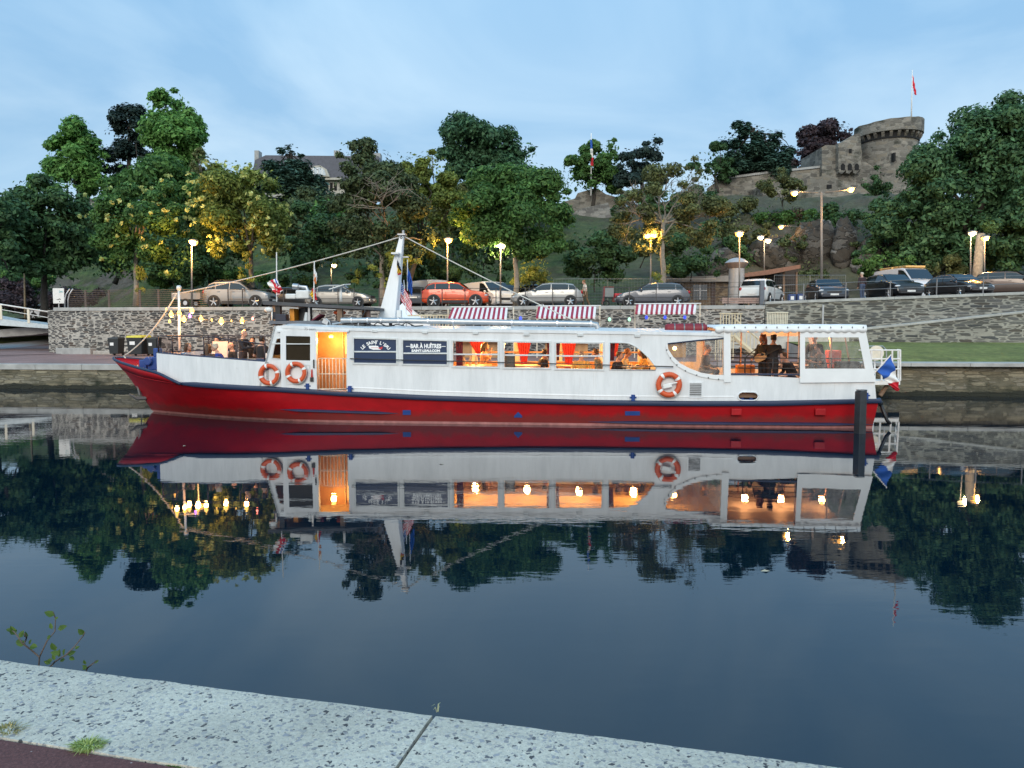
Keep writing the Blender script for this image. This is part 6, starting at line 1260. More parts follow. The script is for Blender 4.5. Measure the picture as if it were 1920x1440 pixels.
mb = MB(); A = [fpt(-260, 547, 52), fpt(-60, 586, 52), fpt(0, 597.5, 52), fpt(105, 611, 52)]; B = [fpt(-260, 566, 52), fpt(-60, 602, 52), fpt(0, 610, 52), fpt(105, 617, 52)]; yv = Vector((0, 2.2, 0))
mb.grid([A, B, [q+yv for q in B], [q+yv for q in A], A]); mb.build('deck_beam', mat('pale_blue_beam', (.50, .55, .57), .5), fbz)
trace('abutment', [(-80, 636), (-80, 622), (0, 618), (60, 613), (105, 612), (105, 622), (60, 628), (0, 632)], 53, 2, CONC, fbz, p)
# small rowing boats stored on the lawn are only specks in the photo and left out; awnings on the quay behind the boat
STR_R = mat('awning_red', (.30, .02, .055), .7, 0, .1); STR_W = mat('awning_white', (.74, .70, .70), .7, 0, .06)
AWN = [('striped awning stall nearest the mast', 848, 952, 577, 597, 8, [(963, 576)], [840]), ('striped awning stall between two others', 1009, 1118, 575, 594, 4, [(1125, 573)], [1007]), ('striped awning stall nearest the red life-raft roll', 1193, 1306, 571, 586, 2, [(1313, 569)], [1191])]
for lab, x0, x1, y0, y1, sh, pst, pl_ in AWN:
    Y0, Y1 = 42.6, 41.2; b = at((x0+x1)/2, 640, Y0); b.z = zl(42); root = thing('awning_stall', lab, 'stall', b, 0, 'striped awning stalls'); n = 24; mb = MB()
    A = [at(lerp(x0, x1, i/n), y0, Y0)-b for i in range(n+1)]; B = [at(lerp(x0-sh, x1-2, i/n), y1, Y1)-b for i in range(n+1)]
    for i in range(n):
        mb.mi = (i+1) % 2 if i % 2 == 0 else 0; mb.mi = i % 2; mb.add([A[i], A[i+1], B[i+1], B[i]], [(0, 1, 2, 3)]); sc = .10*(1 if i % 2 else .9)
        mb.add([B[i], B[i+1], B[i+1]-Vector((0, 0, sc)), B[i]-Vector((0, 0, sc))], [(0, 1, 2, 3)])
    mb.build('awning', [STR_R, STR_W], root, solid=.012, normals=False)
    mb = MB(); mb.tube([A[0]+Vector((-.1, 0, .04)), A[-1]+Vector((.25, 0, .06))], .03, 6); mb.build('top_bar', WHITEM, root)
    for (x, y) in pst+[(q, y0+2) for q in pl_]: q = at(x, y, Y0)-b; mb = MB(); mb.box((q.x, q.y+.05, q.z/2), (.06, .06, q.z)); mb.build('post', CREAM, root)
    mb = MB(); q = B[-1]; mb.tube([q, at(pst[0][0], y0+25, Y0)-b], .025, 6); mb.build('brace', CREAM, root)
    mb = MB(); cx = (A[0].x+A[-1].x)/2; mb.box((cx, .2, .9), (2.6, .6, .06)); mb.box((cx, .4, .45), (2.4, .05, .9)); mb.build('counter', PALEWOOD, root)
# white pyramid tent right of the mast
tn = thing('party_tent', 'white pyramid tent top rising behind the mast', 'tent', at(752, 655, 43), 0); b = tn.location; b.z = zl(43); A = at(752, 568, 43)-b; c1, c2 = at(695, 603, 41.5)-b, at(806, 601, 41.5)-b; w = c2.x-c1.x
mb = MB(); P = [Vector((c1.x, c1.y, c1.z)), Vector((c2.x, c1.y, c1.z)), Vector((c2.x, c1.y+w, c1.z)), Vector((c1.x, c1.y+w, c1.z))]; ap = Vector(((c1.x+c2.x)/2, c1.y+w/2, A.z+.1))
rows = [[p_.lerp(ap, f)-Vector((0, 0, .35*math.sin(math.pi*f)*.6)) for p_ in P+P[:1]] for f in np.linspace(0, 1, 9)]; mb.grid(rows); mb.grid([[p_-Vector((0, 0, .3)) for p_ in P+P[:1]], P+P[:1]]); mb.build('tent_roof', TARP, tn)
for p_ in P: mb = MB(); mb.box((p_.x, p_.y, p_.z/2-.15), (.05, .05, p_.z-.3)); mb.build('leg', WHITEM, tn)
# white picket fence behind the duct and lit wooden stairs with balusters behind the aft deck
def pickets(label, x0, x1, y0, Y, h, n, m_):
    a, c = at(x0, y0, Y), at(x1, y0, Y); zb = a.z-h; root = thing('picket_railing', label, 'railing', (a.x, a.y, zb), 0, None); L = c.x-a.x
    for z_ in (h-.03, .08): mb = MB(); mb.box((L/2, 0, z_), (L, .05, .06)); mb.build('rail', m_, root)
    for i in range(n): mb = MB(); mb.box((L*(i+.5)/n, .04, h/2), (.05, .03, h)); mb.build('picket', m_, root)
PICK = mat('cream_wood', (.58, .50, .34), .6)
pickets('cream picket railing behind the duct beside the mast', 764, 850, 590, 42.2, 1.1, 15, PICK); pickets('cream picket railing at the top of the wooden stairs', 1349, 1392, 587, 43.2, 1.6, 8, PICK)
pickets('solid cream picket panel above the aft canopy', 1438, 1478, 585, 43.2, .9, 13, mat('cream_panel', (.62, .58, .46), .6))
stt = thing('wooden_stairs', 'cream wooden stairs seen through the open aft deck', 'stairs', at(1400, 690, 40.5), 0); b = stt.location; b.z = zl(40.5)
for yy in (40.5, 41.7):
    A, B = at(1375, 630, yy)-b, at(1445, 690, yy)-b
    mb = MB(); mb.tube([A, B], .07, 4, sq=1.8); mb.build('stringer', PICK, stt)
    mb = MB(); mb.tube([A+Vector((0, 0, .95)), B+Vector((0, 0, .95))], .035, 6); mb.build('handrail', PICK, stt)
    for i in range(10): q = A.lerp(B, (i+.5)/10); mb = MB(); mb.box((q.x, q.y, q.z+.5), (.04, .04, .95)); mb.build('baluster', PICK, stt)
A, B = at(1375, 630, 40.5)-b, at(1445, 690, 40.5)-b
for i in range(9): q = A.lerp(B, (i+.5)/9); mb = MB(); mb.box((q.x, q.y+.6, q.z), (.30, 1.1, .05)); mb.build('tread', PICK, stt)
pickets('cream balustrade on the terrace behind the curved vinyl window', 1340, 1378, 628, 40.2, 1.9, 8, PICK)
mb = MB(); mb.box((0, 0, 0), (7.5, .05, 1.2)); o = mb.build('slatted_screen', mat('pale_screen', (.52, .50, .45), .7)); q = at(1470, 650, 44.5); o.location = (q.x, q.y, 2.4); tag(o, 'pale screen panel behind the stairs on the quay', 'screen')
# white gangway platform at the stern
gp = thing('gangway', 'white railed gangway platform behind the stern', 'gangway', at(1660, 716, 31.5), TH); b = gp.location; gl = world_of(gp).inverted()
def gq(x, y, Y): return gl @ at(x, y, Y)
Yg0, Yg1 = 30.6, 32.4
mb = MB(); P = [gq(1600, 714, Yg0), gq(1688, 714, Yg0), gq(1688, 711, Yg1), gq(1600, 711, Yg1)]; mb.add(P+[p_-Vector((0, 0, .16)) for p_ in P], [(0, 1, 2, 3), (7, 6, 5, 4), (0, 4, 5, 1), (1, 5, 6, 2), (2, 6, 7, 3), (3, 7, 4, 0)]); mb.build('deck', WHITEM, gp)
mb = MB()
for y in (656.5, 673, 692): mb.tube([gq(1610, y, Yg0), gq(1688.5, y, Yg0), gq(1683, y-1, Yg1+.4)], .032, 6)
mb.build('handrail', WHITEM, gp)
for x, Y in ((1634, Yg0), (1653, Yg0), (1673, Yg0), (1688, Yg0), (1684, Yg1+.4), (1640, Yg1)): mb = MB(); mb.tube([gq(x, 655.5, Y), gq(x, 714, Y)], .035, 6); mb.build('post', WHITEM, gp)
mb = MB(); c = gq(1643, 662, Yg1-.2); mb.plate([(c.x+.30*math.cos(a), c.z+.30*math.sin(a)*1.05) for a in np.linspace(0, 6.28, 20)], [], c.y-.03, c.y+.03); mb.build('white_disc', CREAM, gp)
mb = MB(); mb.tube([gq(1622, 649, Yg1), gq(1655, 649, Yg1), gq(1662, 656, Yg1), gq(1662, 690, Yg1)], .025, 6); mb.build('bent_rail', STEEL, gp)
# leaning timber and black mooring pile
p0, p1 = at(1650, 742, 31.0), at(1668, 716, 31.0); mb = MB(); mb.tube([(0, 0, 0), p1-p0], .09, 8); o = mb.build('leaning_timber', WOOD); o.location = p0; tag(o, 'dark leaning timber prop behind the stern flag', 'timber')
Yp = 21.0; pb = at(1612, 812, Yp); k = Yp/F; zt_ = at(1612, 732, Yp).z; wq = 7.2*k
mp = thing('mooring_pile', 'black timber mooring pile standing in the water in front of the stern', 'mooring pile', (pb.x, pb.y, 0), R(12)); mb = MB()
mb.add([(x*wq, y*wq*1.2, z+(0.03*x if z > 0 else 0)) for z in (-2, zt_) for x, y in ((-1, -1), (1, -1), (1, 1), (-1, 1))], [(0, 3, 2, 1), (4, 5, 6, 7), (0, 1, 5, 4), (1, 2, 6, 5), (2, 3, 7, 6), (3, 0, 4, 7)]); mb.build('post', mat('tarred_timber', (.022, .026, .030), .6, 0, .35, 5, .3), mp, bevel=.02)
mb = MB(); mb.box((0, -wq*.2, zt_+.01), (wq*2.2, wq*1.6, .03)); mb.build('cap', GREYMETAL, mp)
# black cable from the quay to the block on the left
mb = MB(); pts = [onz(x, y, 1.36) for x, y in ((-40, 655.5), (30, 657.5), (104, 661))]; mb.tube(pts, .03, 6); tag(mb.build('cable', BLACK, origin=True), 'thin black cable lying across the red paving on the left', 'cable')
# mooring line of the bow to the quay
mb = MB(); a = BW @ Vector((-13.6, .1, 1.6)); mb.tube(sag(a, wp(-22, TQ+.9, 1.3), .25), .025, 6); tag(mb.build('mooring_rope', ROPE, origin=True), 'pale mooring rope from the bow to the far quay', 'rope')
# ---- festoon lights round the fore-deck
fs = thing('festoon_lights', 'string of glowing bulbs hung from the bow mast above the foredeck', 'string lights', BW @ Vector((bm1[0], 0, 1.2)), TH); fi = world_of(fs).inverted()
FB = mat('festoon_bulb', (1, .7, .3), .4, var=0, emit=2.4, ecol=(1, .50, .06)); FP = mat('purple_bulb', (.5, .1, .9), .4, var=0, emit=8, ecol=(.45, .12, 1)); FR = mat('red_bulb', (.9, .2, .2), .4, var=0, emit=5, ecol=(1, .22, .15))
def fq(x, y, v=-.9): return fi @ (BW @ bl(x, y, v))
S1 = [(313, 585), (321, 590), (336, 587), (345, 599), (356, 593), (377, 598), (397, 600), (415, 603), (434, 602), (454, 602), (474, 598), (500, 588)]
S2 = [(313, 580), (318, 604), (330, 600), (336, 587), (360, 583)]
mb = MB(); mb.tube([fq(*q) for q in S1], .012, 5); mb.build('cable', BLACK, fs); mb = MB(); mb.tube([fq(*q, .9) for q in S2], .012, 5); mb.build('cable', BLACK, fs)
for i, (x, y, v, m_, r, pw) in enumerate([(321, 590, -.9, FB, .085, 6), (336, 588, -.5, FB, .085, 6), (345, 599, -.9, FB, .085, 6), (360, 583, .2, FB, .085, 6), (377, 598, -.9, FB, .08, 6), (415, 603, -.9, FB, .095, 7), (454, 602, -.9, FB, .08, 6), (397, 600, -.9, FB, .035, 0), (434, 602, -.9, FB, .03, 0), (356, 593, -.9, FP, .05, 0), (474, 598, -.9, FR, .045, 0), (318, 603, .9, FB, .05, 0), (312, 580, .9, FB, .04, 0)]):
    q = fq(x, y, v); mb = MB(); mb.sph(q, (r*.85, r*.85, r), 10, 7); mb.cyl(q+Vector((0, 0, r*.8)), q+Vector((0, 0, r*1.5)), r*.35, n=8); mb.build('bulb', m_, fs, smooth='all')
    if pw: light('festoon_light', (world_of(fs) @ q)+Vector((0, 0, -.16)), pw*4, (1, .45, .12), .07)
# strings of small blue/green bulbs under the awnings
for lab, xs, y0, m_ in (('string of blue bulbs under the rear awning', (1212, 1247, 1284), 595, mat('blue_bulb', (.05, .08, .6), .4, var=0, emit=1.2)), ('string of pale green bulbs between two awnings', (1143, 1180), 599, mat('green_bulb', (.3, .6, .4), .4, var=0, emit=1.2)), ('string of blue bulbs left of the first awning', (976,), 597, MATS['blue_bulb'] if 'blue_bulb' in MATS else BLUE)):
    r_ = thing('festoon_lights', lab, 'string lights', at(xs[0], y0, 42), 0); o0 = r_.location; mb = MB(); mb.tube([at(xs[0]-20, y0-8, 42)-o0]+[at(x, y0-2, 42)-o0 for x in xs]+[at(xs[-1]+20, y0-6, 42)-o0], .012, 5); mb.build('cable', BLACK, r_)
    for x in xs: mb = MB(); mb.sph(at(x, y0, 42)-o0, (.09, .09, .11), 8, 6); mb.build('bulb', m_, r_, smooth='all')
# ---- life rings
ORANGE = mat('life_ring_orange', (.58, .085, .022), .55, 0, .12, 6)
def ring(lab, px, py, r, off, extra=False, rot=.3):
    p = bl(px, py); root = thing('life_ring', lab, 'life ring', BW @ Vector((p.x, -HB-off, p.z)), TH, 'orange life rings on the white side'); mb = MB(); mb.torus((0, 0, 0), r*.785, r*.215, 36, 12); mb.build('ring', ORANGE, root, smooth='all')
    for k in range(4): a = rot+k*math.pi/2; mb = MB(); mb.torus((0, 0, 0), r*.785, r*.225, 4, 12, a0=a-.12, a1=a+.12); mb.build('band', FWHITE, root, smooth='all')
    mb = MB(); pts = []
    for i in range(49): a = 2*math.pi*i/48; rr = r*(1.02-.05*abs(math.sin(2*(a-rot)))); pts.append((rr*math.cos(a), -.03, rr*math.sin(a)))
    mb.tube(pts, .009, 5); mb.build('grab_line', ROPE, root, smooth='all')
    if extra:
        mb = MB(); M0 = Matrix.Rotation(R(-12), 4, 'Y'); mb.box((-.05, -.05, -.02), (.26, .08, .13), M0); mb.box((.15, -.05, .02), (.20, .05, .04), M0); mb.build('ring_holder', WHITEM, root, bevel=.02)
ring('orange life ring left of the sliding door', 507, 702, .345, .09); ring('orange life ring on the sliding door', 559, 698, .345, .16, rot=.45); ring('orange life ring with a white holder near the louvre', 1253.5, 721, .385, .09, True, .62)
p = bl(587, 705); fe = thing('rescue_light', 'small red and black rescue light beside the sliding door handle', 'light', BW @ Vector((p.x, -HB-.1, p.z-.15)), TH); mb = MB(); mb.cyl((0, 0, .12), (0, 0, .36), .035, .02, 8); mb.build('body', mat('signal_red', (.5, .03, .02), .5), fe); mb = MB(); mb.box((0, 0, .05), (.09, .07, .13)); mb.build('base', BLACK, fe)
# ---- flags of the boat
def flag(lab, pole, Yv, edges, mats, split, wob=.05, polecol=WHITEM):
    """pole: ((x,y),(x,y)) pixels; edges: two pixel polylines; Yv: boat v coordinate"""
    pA = BW @ bl(*pole[0], Yv); pB = BW @ bl(*pole[1], Yv); root = thing('flag', lab, 'flag', pA, 0, 'flags on the boat'); mb = MB(); mb.tube([(0, 0, 0), pB-pA], .018, 6); mb.build('pole', polecol, root)
    return flagmesh('cloth', root, pA, edges[0], edges[1], mats, Y=pA.y, split=split, wob=wob)
def us(u, v):
    if u < .42 and v < .55: return 2 if (int(u*24*1.0)+int(v*24)) % 3 else 1
    return 0 if int(v*13) % 2 == 0 else 1
flag('stars and stripes flag hanging beside the mast', ((757, 525), (762, 590)), .3, ([(752, 527), (757, 537), (764, 550), (772, 567)], [(746, 548), (751, 562), (763, 580), (773, 592)]), [FRED, FWHITE, FBLUE], us, .06)
flag('plain blue flag hanging from the mast spreader', ((764, 487), (764, 545)), .5, ([(764, 500), (770, 516), (773, 530)], [(764.5, 540), (769, 548), (772.5, 556)]), [FBLUE], None)
flag('black yellow and red flag against the white mast', ((744.5, 482), (745, 520)), -.35, ([(744.5, 483), (749, 498), (753, 507)], [(745, 510), (747, 516), (752, 514)]), [FBLACK, FYEL, FRED], lambda u, v: min(2, int(v*1.25*(.6+.4*u)*2.4)))
flag('crumpled red and white flag at the front of the bridge roof', ((519, 566), (518.5, 473)), VB, ([(518, 521), (526, 537), (530, 544), (524, 552)], [(500, 530), (510, 543), (519, 553), (520, 556)]), [FWHITE, FRED, FBLUE], lambda u, v: 2 if (u < .3 and .1 < v < .22) else (1 if (abs(u-.5) < .12 or abs(v-.45) < .12 or abs(u-v) < .08) else 0))
flag('white and orange flag at the top of the middle flagstaff', ((588.5, 566), (589.3, 490)), VB, ([(589.5, 502), (594.5, 515), (594, 525)], [(588.5, 526), (590.5, 531), (592.5, 533)]), [FWHITE, FORANGE], lambda u, v: int(v > .45), .03)
flag('red and yellow flag at the foot of the middle flagstaff', ((588.3, 566), (588.6, 535)), VB+.1, ([(589, 536), (591.5, 548), (594.5, 562)], [(581, 552), (585, 558), (588, 564)]), [FRED, FYEL], lambda u, v: int(v > .5), .03)
flag('French tricolour on a slanted staff at the stern', ((1640, 699), (1671, 665)), -.5, ([(1670.5, 666), (1681, 703), (1686, 728), (1685, 733)], [(1645, 696), (1663, 716), (1668, 722), (1680, 733)]), [FBLUE, FWHITE, FRED], lambda u, v: 0 if u < .27 else 1 if u < .5 else 2, .05)
# ---- near bank plants
LEAFN = leafmat('sapling_leaf', (.035, .075, .014), (.085, .14, .03), .3, 1.5)
def sapling(lab, px, py, Y, stems, lv):
    b = at(px, py, Y); root = thing('sapling', lab, 'plant', b, 0); mb = MB()
    for s_ in stems: P = [at(x, y, Y+.06*math.sin(i*2))-b for i, (x, y) in enumerate(s_)]; mb.tube(P, [.0045*(1-.5*i/len(P)) for i in range(len(P))], 6)
    mb.build('stem', mat('sapling_bark', (.10, .075, .06), .8), root, smooth='all'); Q = []; rnd = random.Random(4)
    for x, y, L, a in lv:
        c = at(x, y, Y+rnd.uniform(-.05, .05))-b; d = Vector((math.cos(R(a)), rnd.uniform(-.4, .4), math.sin(R(a)))).normalized(); up = Vector((rnd.uniform(-.3, .3), -.75, .6)); s_ = d.cross(up).normalized(); n_ = s_.cross(d)
        w = L*.32; L *= .85; w *= .85; mid = c+d*L*.45
        Q += [[c, c+d*L*.3+s_*w+n_*L*.05, c+d*L*.7+s_*w*.75+n_*L*.05, c+d*L], [c, c+d*L, c+d*L*.7-s_*w*.75+n_*L*.05, c+d*L*.3-s_*w+n_*L*.05]]
    numesh('leaves', np.array([[tuple(v) for v in q] for q in Q]), LEAFN, root)
Ys = 3.75
sapling('young leafy sapling growing over the left end of the kerb', 72, 1250, Ys, [[(72, 1260), (74, 1232), (88, 1202), (103, 1184), (104, 1160), (100, 1148)], [(74, 1232), (58, 1218), (42, 1206), (28, 1186), (20, 1180)], [(45, 1208), (50, 1196), (46, 1188)]],
        [(102, 1154, .058, 150), (103, 1160, .03, 20), (108, 1180, .055, 18), (97, 1180, .04, 100), (94, 1190, .035, 250), (30, 1190, .06, 140), (28, 1186, .05, 110), (36, 1196, .05, 60), (40, 1200, .03, 190), (48, 1208, .06, 170), (56, 1212, .06, 5), (54, 1208, .035, 60), (22, 1182, .035, 170), (50, 1196, .04, 100)])
sapling('second leafy shoot leaning right at the kerb edge', 96, 1250, Ys-.02, [[(92, 1252), (104, 1240), (124, 1228), (140, 1212), (156, 1192), (159, 1186)]],
        [(104, 1220, .06, 100), (112, 1226, .05, 160), (98, 1238, .05, 200), (102, 1238, .04, 100), (118, 1228, .05, 60), (126, 1228, .05, 20), (130, 1232, .04, 340), (140, 1216, .03, 20), (157, 1190, .05, 120), (110, 1232, .05, 80), (95, 1244, .04, 150), (122, 1236, .035, 200)])
sapling('small shoot with three leaves at the kerb edge', 162, 1262, Ys-.05, [[(160, 1262), (164, 1252), (172, 1246), (182, 1238)]], [(160, 1246, .035, 90), (163, 1252, .03, 140), (176, 1243, .03, 25), (162, 1254, .025, 180)])
def tuft(lab, px, py, n, h, spread, ca, cb_, dry=.2, name='grass_tuft', z=None):
    b = onz(px, py, KERB_Z-.02 if z is None else z); root = thing(name, lab, 'grass', b, 0); rnd = random.Random(px); Q = []
    for i in range(n):
        a = rnd.uniform(0, 6.28); r = spread*rnd.random()**.6; p = Vector((r*math.cos(a), r*math.sin(a)*.5, 0)); L = h*rnd.uniform(.5, 1.2); le = Vector((math.cos(a), math.sin(a), 0))*L*rnd.uniform(.2, 1.1); w = Vector((-math.sin(a), math.cos(a), 0))*.0022
        q = p+le*.35+Vector((0, 0, L*.6)); e = p+le+Vector((0, 0, L*rnd.uniform(.35, .9))); Q.append([p-w, p+w, q+w, q-w]); Q.append([q-w, q+w, e+w*.1, e-w*.1])
    numesh('blades', np.array([[tuple(v) for v in q] for q in Q]), leafmat(name+str(px)+'_blade', ca, cb_, .3), root)
tuft('tuft of grass in the joint between kerb and red path', 165, 1408, 380, .045, .052, (.09, .14, .03), (.30, .34, .13))
tuft('dry grass at the left end of the kerb joint', 12, 1378, 160, .045, .06, (.10, .11, .04), (.26, .23, .12))
tuft('dark green moss clump at the bottom edge of the kerb', 345, 1434, 600, .014, .06, (.03, .07, .012), (.09, .16, .03))
tuft('thin grass blades growing from the kerb joint', 820, 1335, 5, .05, .006, (.12, .14, .07), (.3, .3, .2), z=KERB_Z)

for k, (px, py, lab) in enumerate(((1435, 1071, 'single fallen leaf floating right of centre on the dark water'), (346, 836, 'fallen leaf floating in the red reflection of the bow'), (828, 870, 'fallen leaf floating in the white reflection of the cabin'))):
    c = onz(px, py, .004); mb = MB(); mb.add([(-.06, 0, 0), (0, -.03, .006), (.06, .01, 0), (0, .03, .012)], [(0, 1, 2, 3)]); o = mb.build('floating_leaf', mat('pale_dead_leaf', (.40, .36, .26), .8)); o.location = c; o.rotation_euler = (0, 0, k*1.3); tag(o, lab, 'leaf')
# ================================================================ PEOPLE
SKIN = mat('skin', (.45, .26, .19), .55, 0, .06, 8); SKIN2 = mat('tanned_skin', (.33, .18, .12), .55, 0, .06, 8)
EYE_M = mat('eye_dark', (.02, .015, .012), .3, var=0); LIPS = mat('lips', (.30, .09, .08), .5, var=0)
def cloth(n, c): return mat('cloth_'+n, c, .85, 0, .18, 9, .1)
HAIR = {k: mat('hair_'+k, c, .6, 0, .25, 14, .2) for k, c in dict(dark=(.018, .012, .010), brown=(.07, .038, .02), grey=(.30, .29, .27), pale=(.50, .42, .32), red=(.16, .045, .02), ginger=(.22, .10, .04)).items()}
def remeshed(mb, name, m_, parent, vox=.014):
    o = mb.build(name, m_, parent); md = o.modifiers.new('r', 'REMESH'); md.mode = 'VOXEL'; md.voxel_size = vox; md.use_smooth_shade = True
    s2 = o.modifiers.new('s', 'SMOOTH'); s2.iterations = 3; s2.factor = .5
    dg = bpy.context.evaluated_depsgraph_get(); me = bpy.data.meshes.new_from_object(o.evaluated_get(dg)); old = o.data; o.modifiers.clear(); o.data = me; bpy.data.meshes.remove(old)
    if not me.materials: me.materials.append(m_)
    me.polygons.foreach_set('use_smooth', [True]*len(me.polygons)); return o
def limb(mb, pts, rs, n=10):
    P, r2 = [Vector(pts[0])], [rs[0]]
    for i in range(1, len(pts)):
        for f in (.5, 1.0): P.append(Vector(pts[i-1]).lerp(Vector(pts[i]), f)); r2.append(lerp(rs[i-1], rs[i], f))
    mb.tube(P, r2, n)
    for p, r in zip(pts, rs): mb.sph(p, r, n, 6)
def ik(a, c, l1, l2, hint):
    a, c = Vector(a), Vector(c); d = c-a; L = min(d.length, (l1+l2)*.985); u = d.normalized(); c = a+u*L; x = (l1*l1-l2*l2+L*L)/(2*L); h = math.sqrt(max(0, l1*l1-x*x)); w = Vector(hint)-u*Vector(hint).dot(u); w.normalize(); return a+u*x+w*h, c
def hand(mb, w, d, up, s, sc=1.0):
    """palm, four bent fingers of unequal length and a thumb from the side of the palm"""
    d = Vector(d).normalized(); up = (Vector(up)-d*Vector(up).dot(d)).normalized(); side = d.cross(up)
    pc = Vector(w)+d*.045; M0 = Matrix((( d.x, side.x, up.x, pc.x), (d.y, side.y, up.y, pc.y), (d.z, side.z, up.z, pc.z), (0, 0, 0, 1))); mb.sph((0, 0, 0), (.052, .042, .018), 10, 6, M0)
    for i, (o, L) in enumerate(((-.030, .062), (-.010, .074), (.010, .070), (.029, .054))):
        a = pc+d*.04+side*o; b = a+d*L*.5-up*.006; e = b+d*L*.34-up*L*.30; mb.tube([a, b, e], [.0105, .0095, .0085], 6); mb.sph(e, .0085, 6, 4)
    a = pc-d*.012+side*(.034*s); b = a+d*.028+side*.026*s-up*.010; e = b+d*.03+side*.006*s-up*.008; mb.tube([a, b, e], [.012, .011, .0095], 6); mb.sph(e, .0095, 6, 4)
def person(label, loc, rz, pose='sit', shirt=None, legs_m=None, hair='dark', hl='short', lh=None, rh=None, lean=.05, turn=0, sleeves='long', scale=1.0, skin=None, seat=.45, nod=0, stride=0, vox=.014, bald=False):
    """faces local -y; lh/rh: hand targets in local coordinates"""
    skin = skin or SKIN; shirt = shirt or cloth('dark', (.02, .02, .024)); legs_m = legs_m or cloth('denim', (.05, .07, .12)); g = thing('person', label, 'person', loc, rz)
    S = lambda *p: Vector(p)*scale; hz = seat+.09 if pose == 'sit' else .92; sp = lambda h: Vector((0, -lean*h/.5*1.0, hz+h))
    neck, shz = sp(.52), .46; head = sp(.665)+Vector((0, -.03-nod*.05, -nod*.03)); body = MB()
    tors = [(0, .155, .11), (.10, .14, .10), (.22, .135, .095), (.34, .155, .105), (.43, .165, .10), (.49, .12, .08), (.53, .06, .058), (.60, .055, .055)]
    def stack(mb, add=0, lo=0, hi=9):
        rows = []
        for h, a, b in tors:
            if not (lo <= h <= hi): continue
            c = sp(h); rows.append([S(c.x+(a+add)*math.cos(t), c.y+(b+add)*math.sin(t), c.z) for t in np.linspace(0, 2*math.pi, 17)])
        mb.grid(rows); mb.add(rows[0][:-1], [tuple(range(16))]); mb.add(rows[-1][:-1], [tuple(range(16))])
    stack(body)
    hips = [(-.09, .0, hz), (.09, .0, hz)]
    if pose == 'sit': knees = [(-.12, -.43, hz-.02), (.12, -.43, hz-.02)]; ank = [(-.12, -.40, .08), (.12, -.38, .08)]; toes = [(-.13, -.56, .03), (.13, -.54, .03)]
    else: knees = [(-.10, -.02-stride*.16, .50), (.10, -.02+stride*.10, .50)]; ank = [(-.10, -stride*.16, .08), (.10, stride*.30, .08+stride*.04)]; toes = [(-.11, -.16-stride*.16, .03), (.11, -.15+stride*.30, .03)]
    tr, shoe, sh = MB(), MB(), MB()
    for i in (0, 1):
        limb(body, [S(*hips[i]), S(*knees[i]), S(*ank[i])], [.085*scale, .055*scale, .040*scale]); limb(tr, [S(*hips[i]), S(*knees[i]), S(*(Vector(ank[i])+Vector((0, 0, .02))))], [.10*scale, .072*scale, .062*scale])
        limb(shoe, [S(*(Vector(ank[i])+Vector((0, .04, -.03)))), S(*toes[i])], [.048*scale, .04*scale])
    rows = [[S(sp(h).x+a*math.cos(t), sp(h).y+b*math.sin(t), sp(h).z) for t in np.linspace(0, 2*math.pi, 17)] for h, a, b in ((-.09, .13, .10), (0, .172, .128), (.09, .16, .115))]; tr.grid(rows); tr.add(rows[0][:-1], [tuple(range(16))]); tr.add(rows[-1][:-1], [tuple(range(16))])
    stack(sh, .016, .02, .50)
    for i, tgt in ((-1, rh), (1, lh)):
        s0 = sp(shz)+Vector((i*.185, 0, -.03)); t0 = Vector(tgt) if tgt else (Vector((i*.22, -.30, hz+.10)) if pose == 'sit' else s0+Vector((i*.06, -.04, -.52)))
        e, w = ik(s0, t0, .29, .25, (i*.5, .35, -.8)); limb(body, [S(*s0), S(*e), S(*w)], [.050*scale, .040*scale, .027*scale])
        hand(body, S(*w), w-e, (0, .3, 1) if abs((w-e).normalized().z) < .8 else (0, 1, 0), -i)
        if sleeves == 'long': limb(sh, [S(*s0), S(*e), S(*e.lerp(w, .93))], [.068*scale, .054*scale, .042*scale])
        elif sleeves == 'short': limb(sh, [S(*s0), S(*s0.lerp(e, .62))], [.068*scale, .058*scale])
    M0 = Matrix.Translation(S(*head))@Matrix.Rotation(turn, 4, 'Z')@Matrix.Rotation(nod*.5, 4, 'X')@Matrix.Scale(scale, 4)
    body.sph((0, .012, .03), (.078, .095, .098), 14, 10, M0); body.sph((0, -.022, -.035), (.060, .070, .075), 12, 8, M0); body.sph((0, -.03, -.085), (.035, .045, .03), 8, 6, M0)
    body.tube([(0, -.088, .015), (0, -.108, -.018), (0, -.094, -.030)], [.010, .015, .012], 6, M=M0); body.sph((0, -.088, -.052), (.026, .014, .012), 8, 5, M0); body.box((0, -.080, .030), (.07, .02, .012), M0)
    for i in (-1, 1): body.sph((i*.080, .012, -.005), (.012, .022, .032), 6, 5, M0)
    bo = remeshed(body, 'body', skin, g, vox)
    for i in (-1, 1): mb = MB(); mb.sph((i*.031, -.082, .010), (.010, .006, .006), 6, 4, M0); mb.build('eye', EYE_M, g)
    mb = MB(); mb.sph((0, -.101, -.053), (.022, .006, .006), 6, 4, M0); mb.build('mouth', LIPS, g)
    remeshed(sh, 'shirt', shirt, g, vox); remeshed(tr, 'trousers', legs_m, g, vox)
    sm = cloth('shoe', (.03, .03, .03)); remeshed(shoe, 'shoes', sm, g, .018)
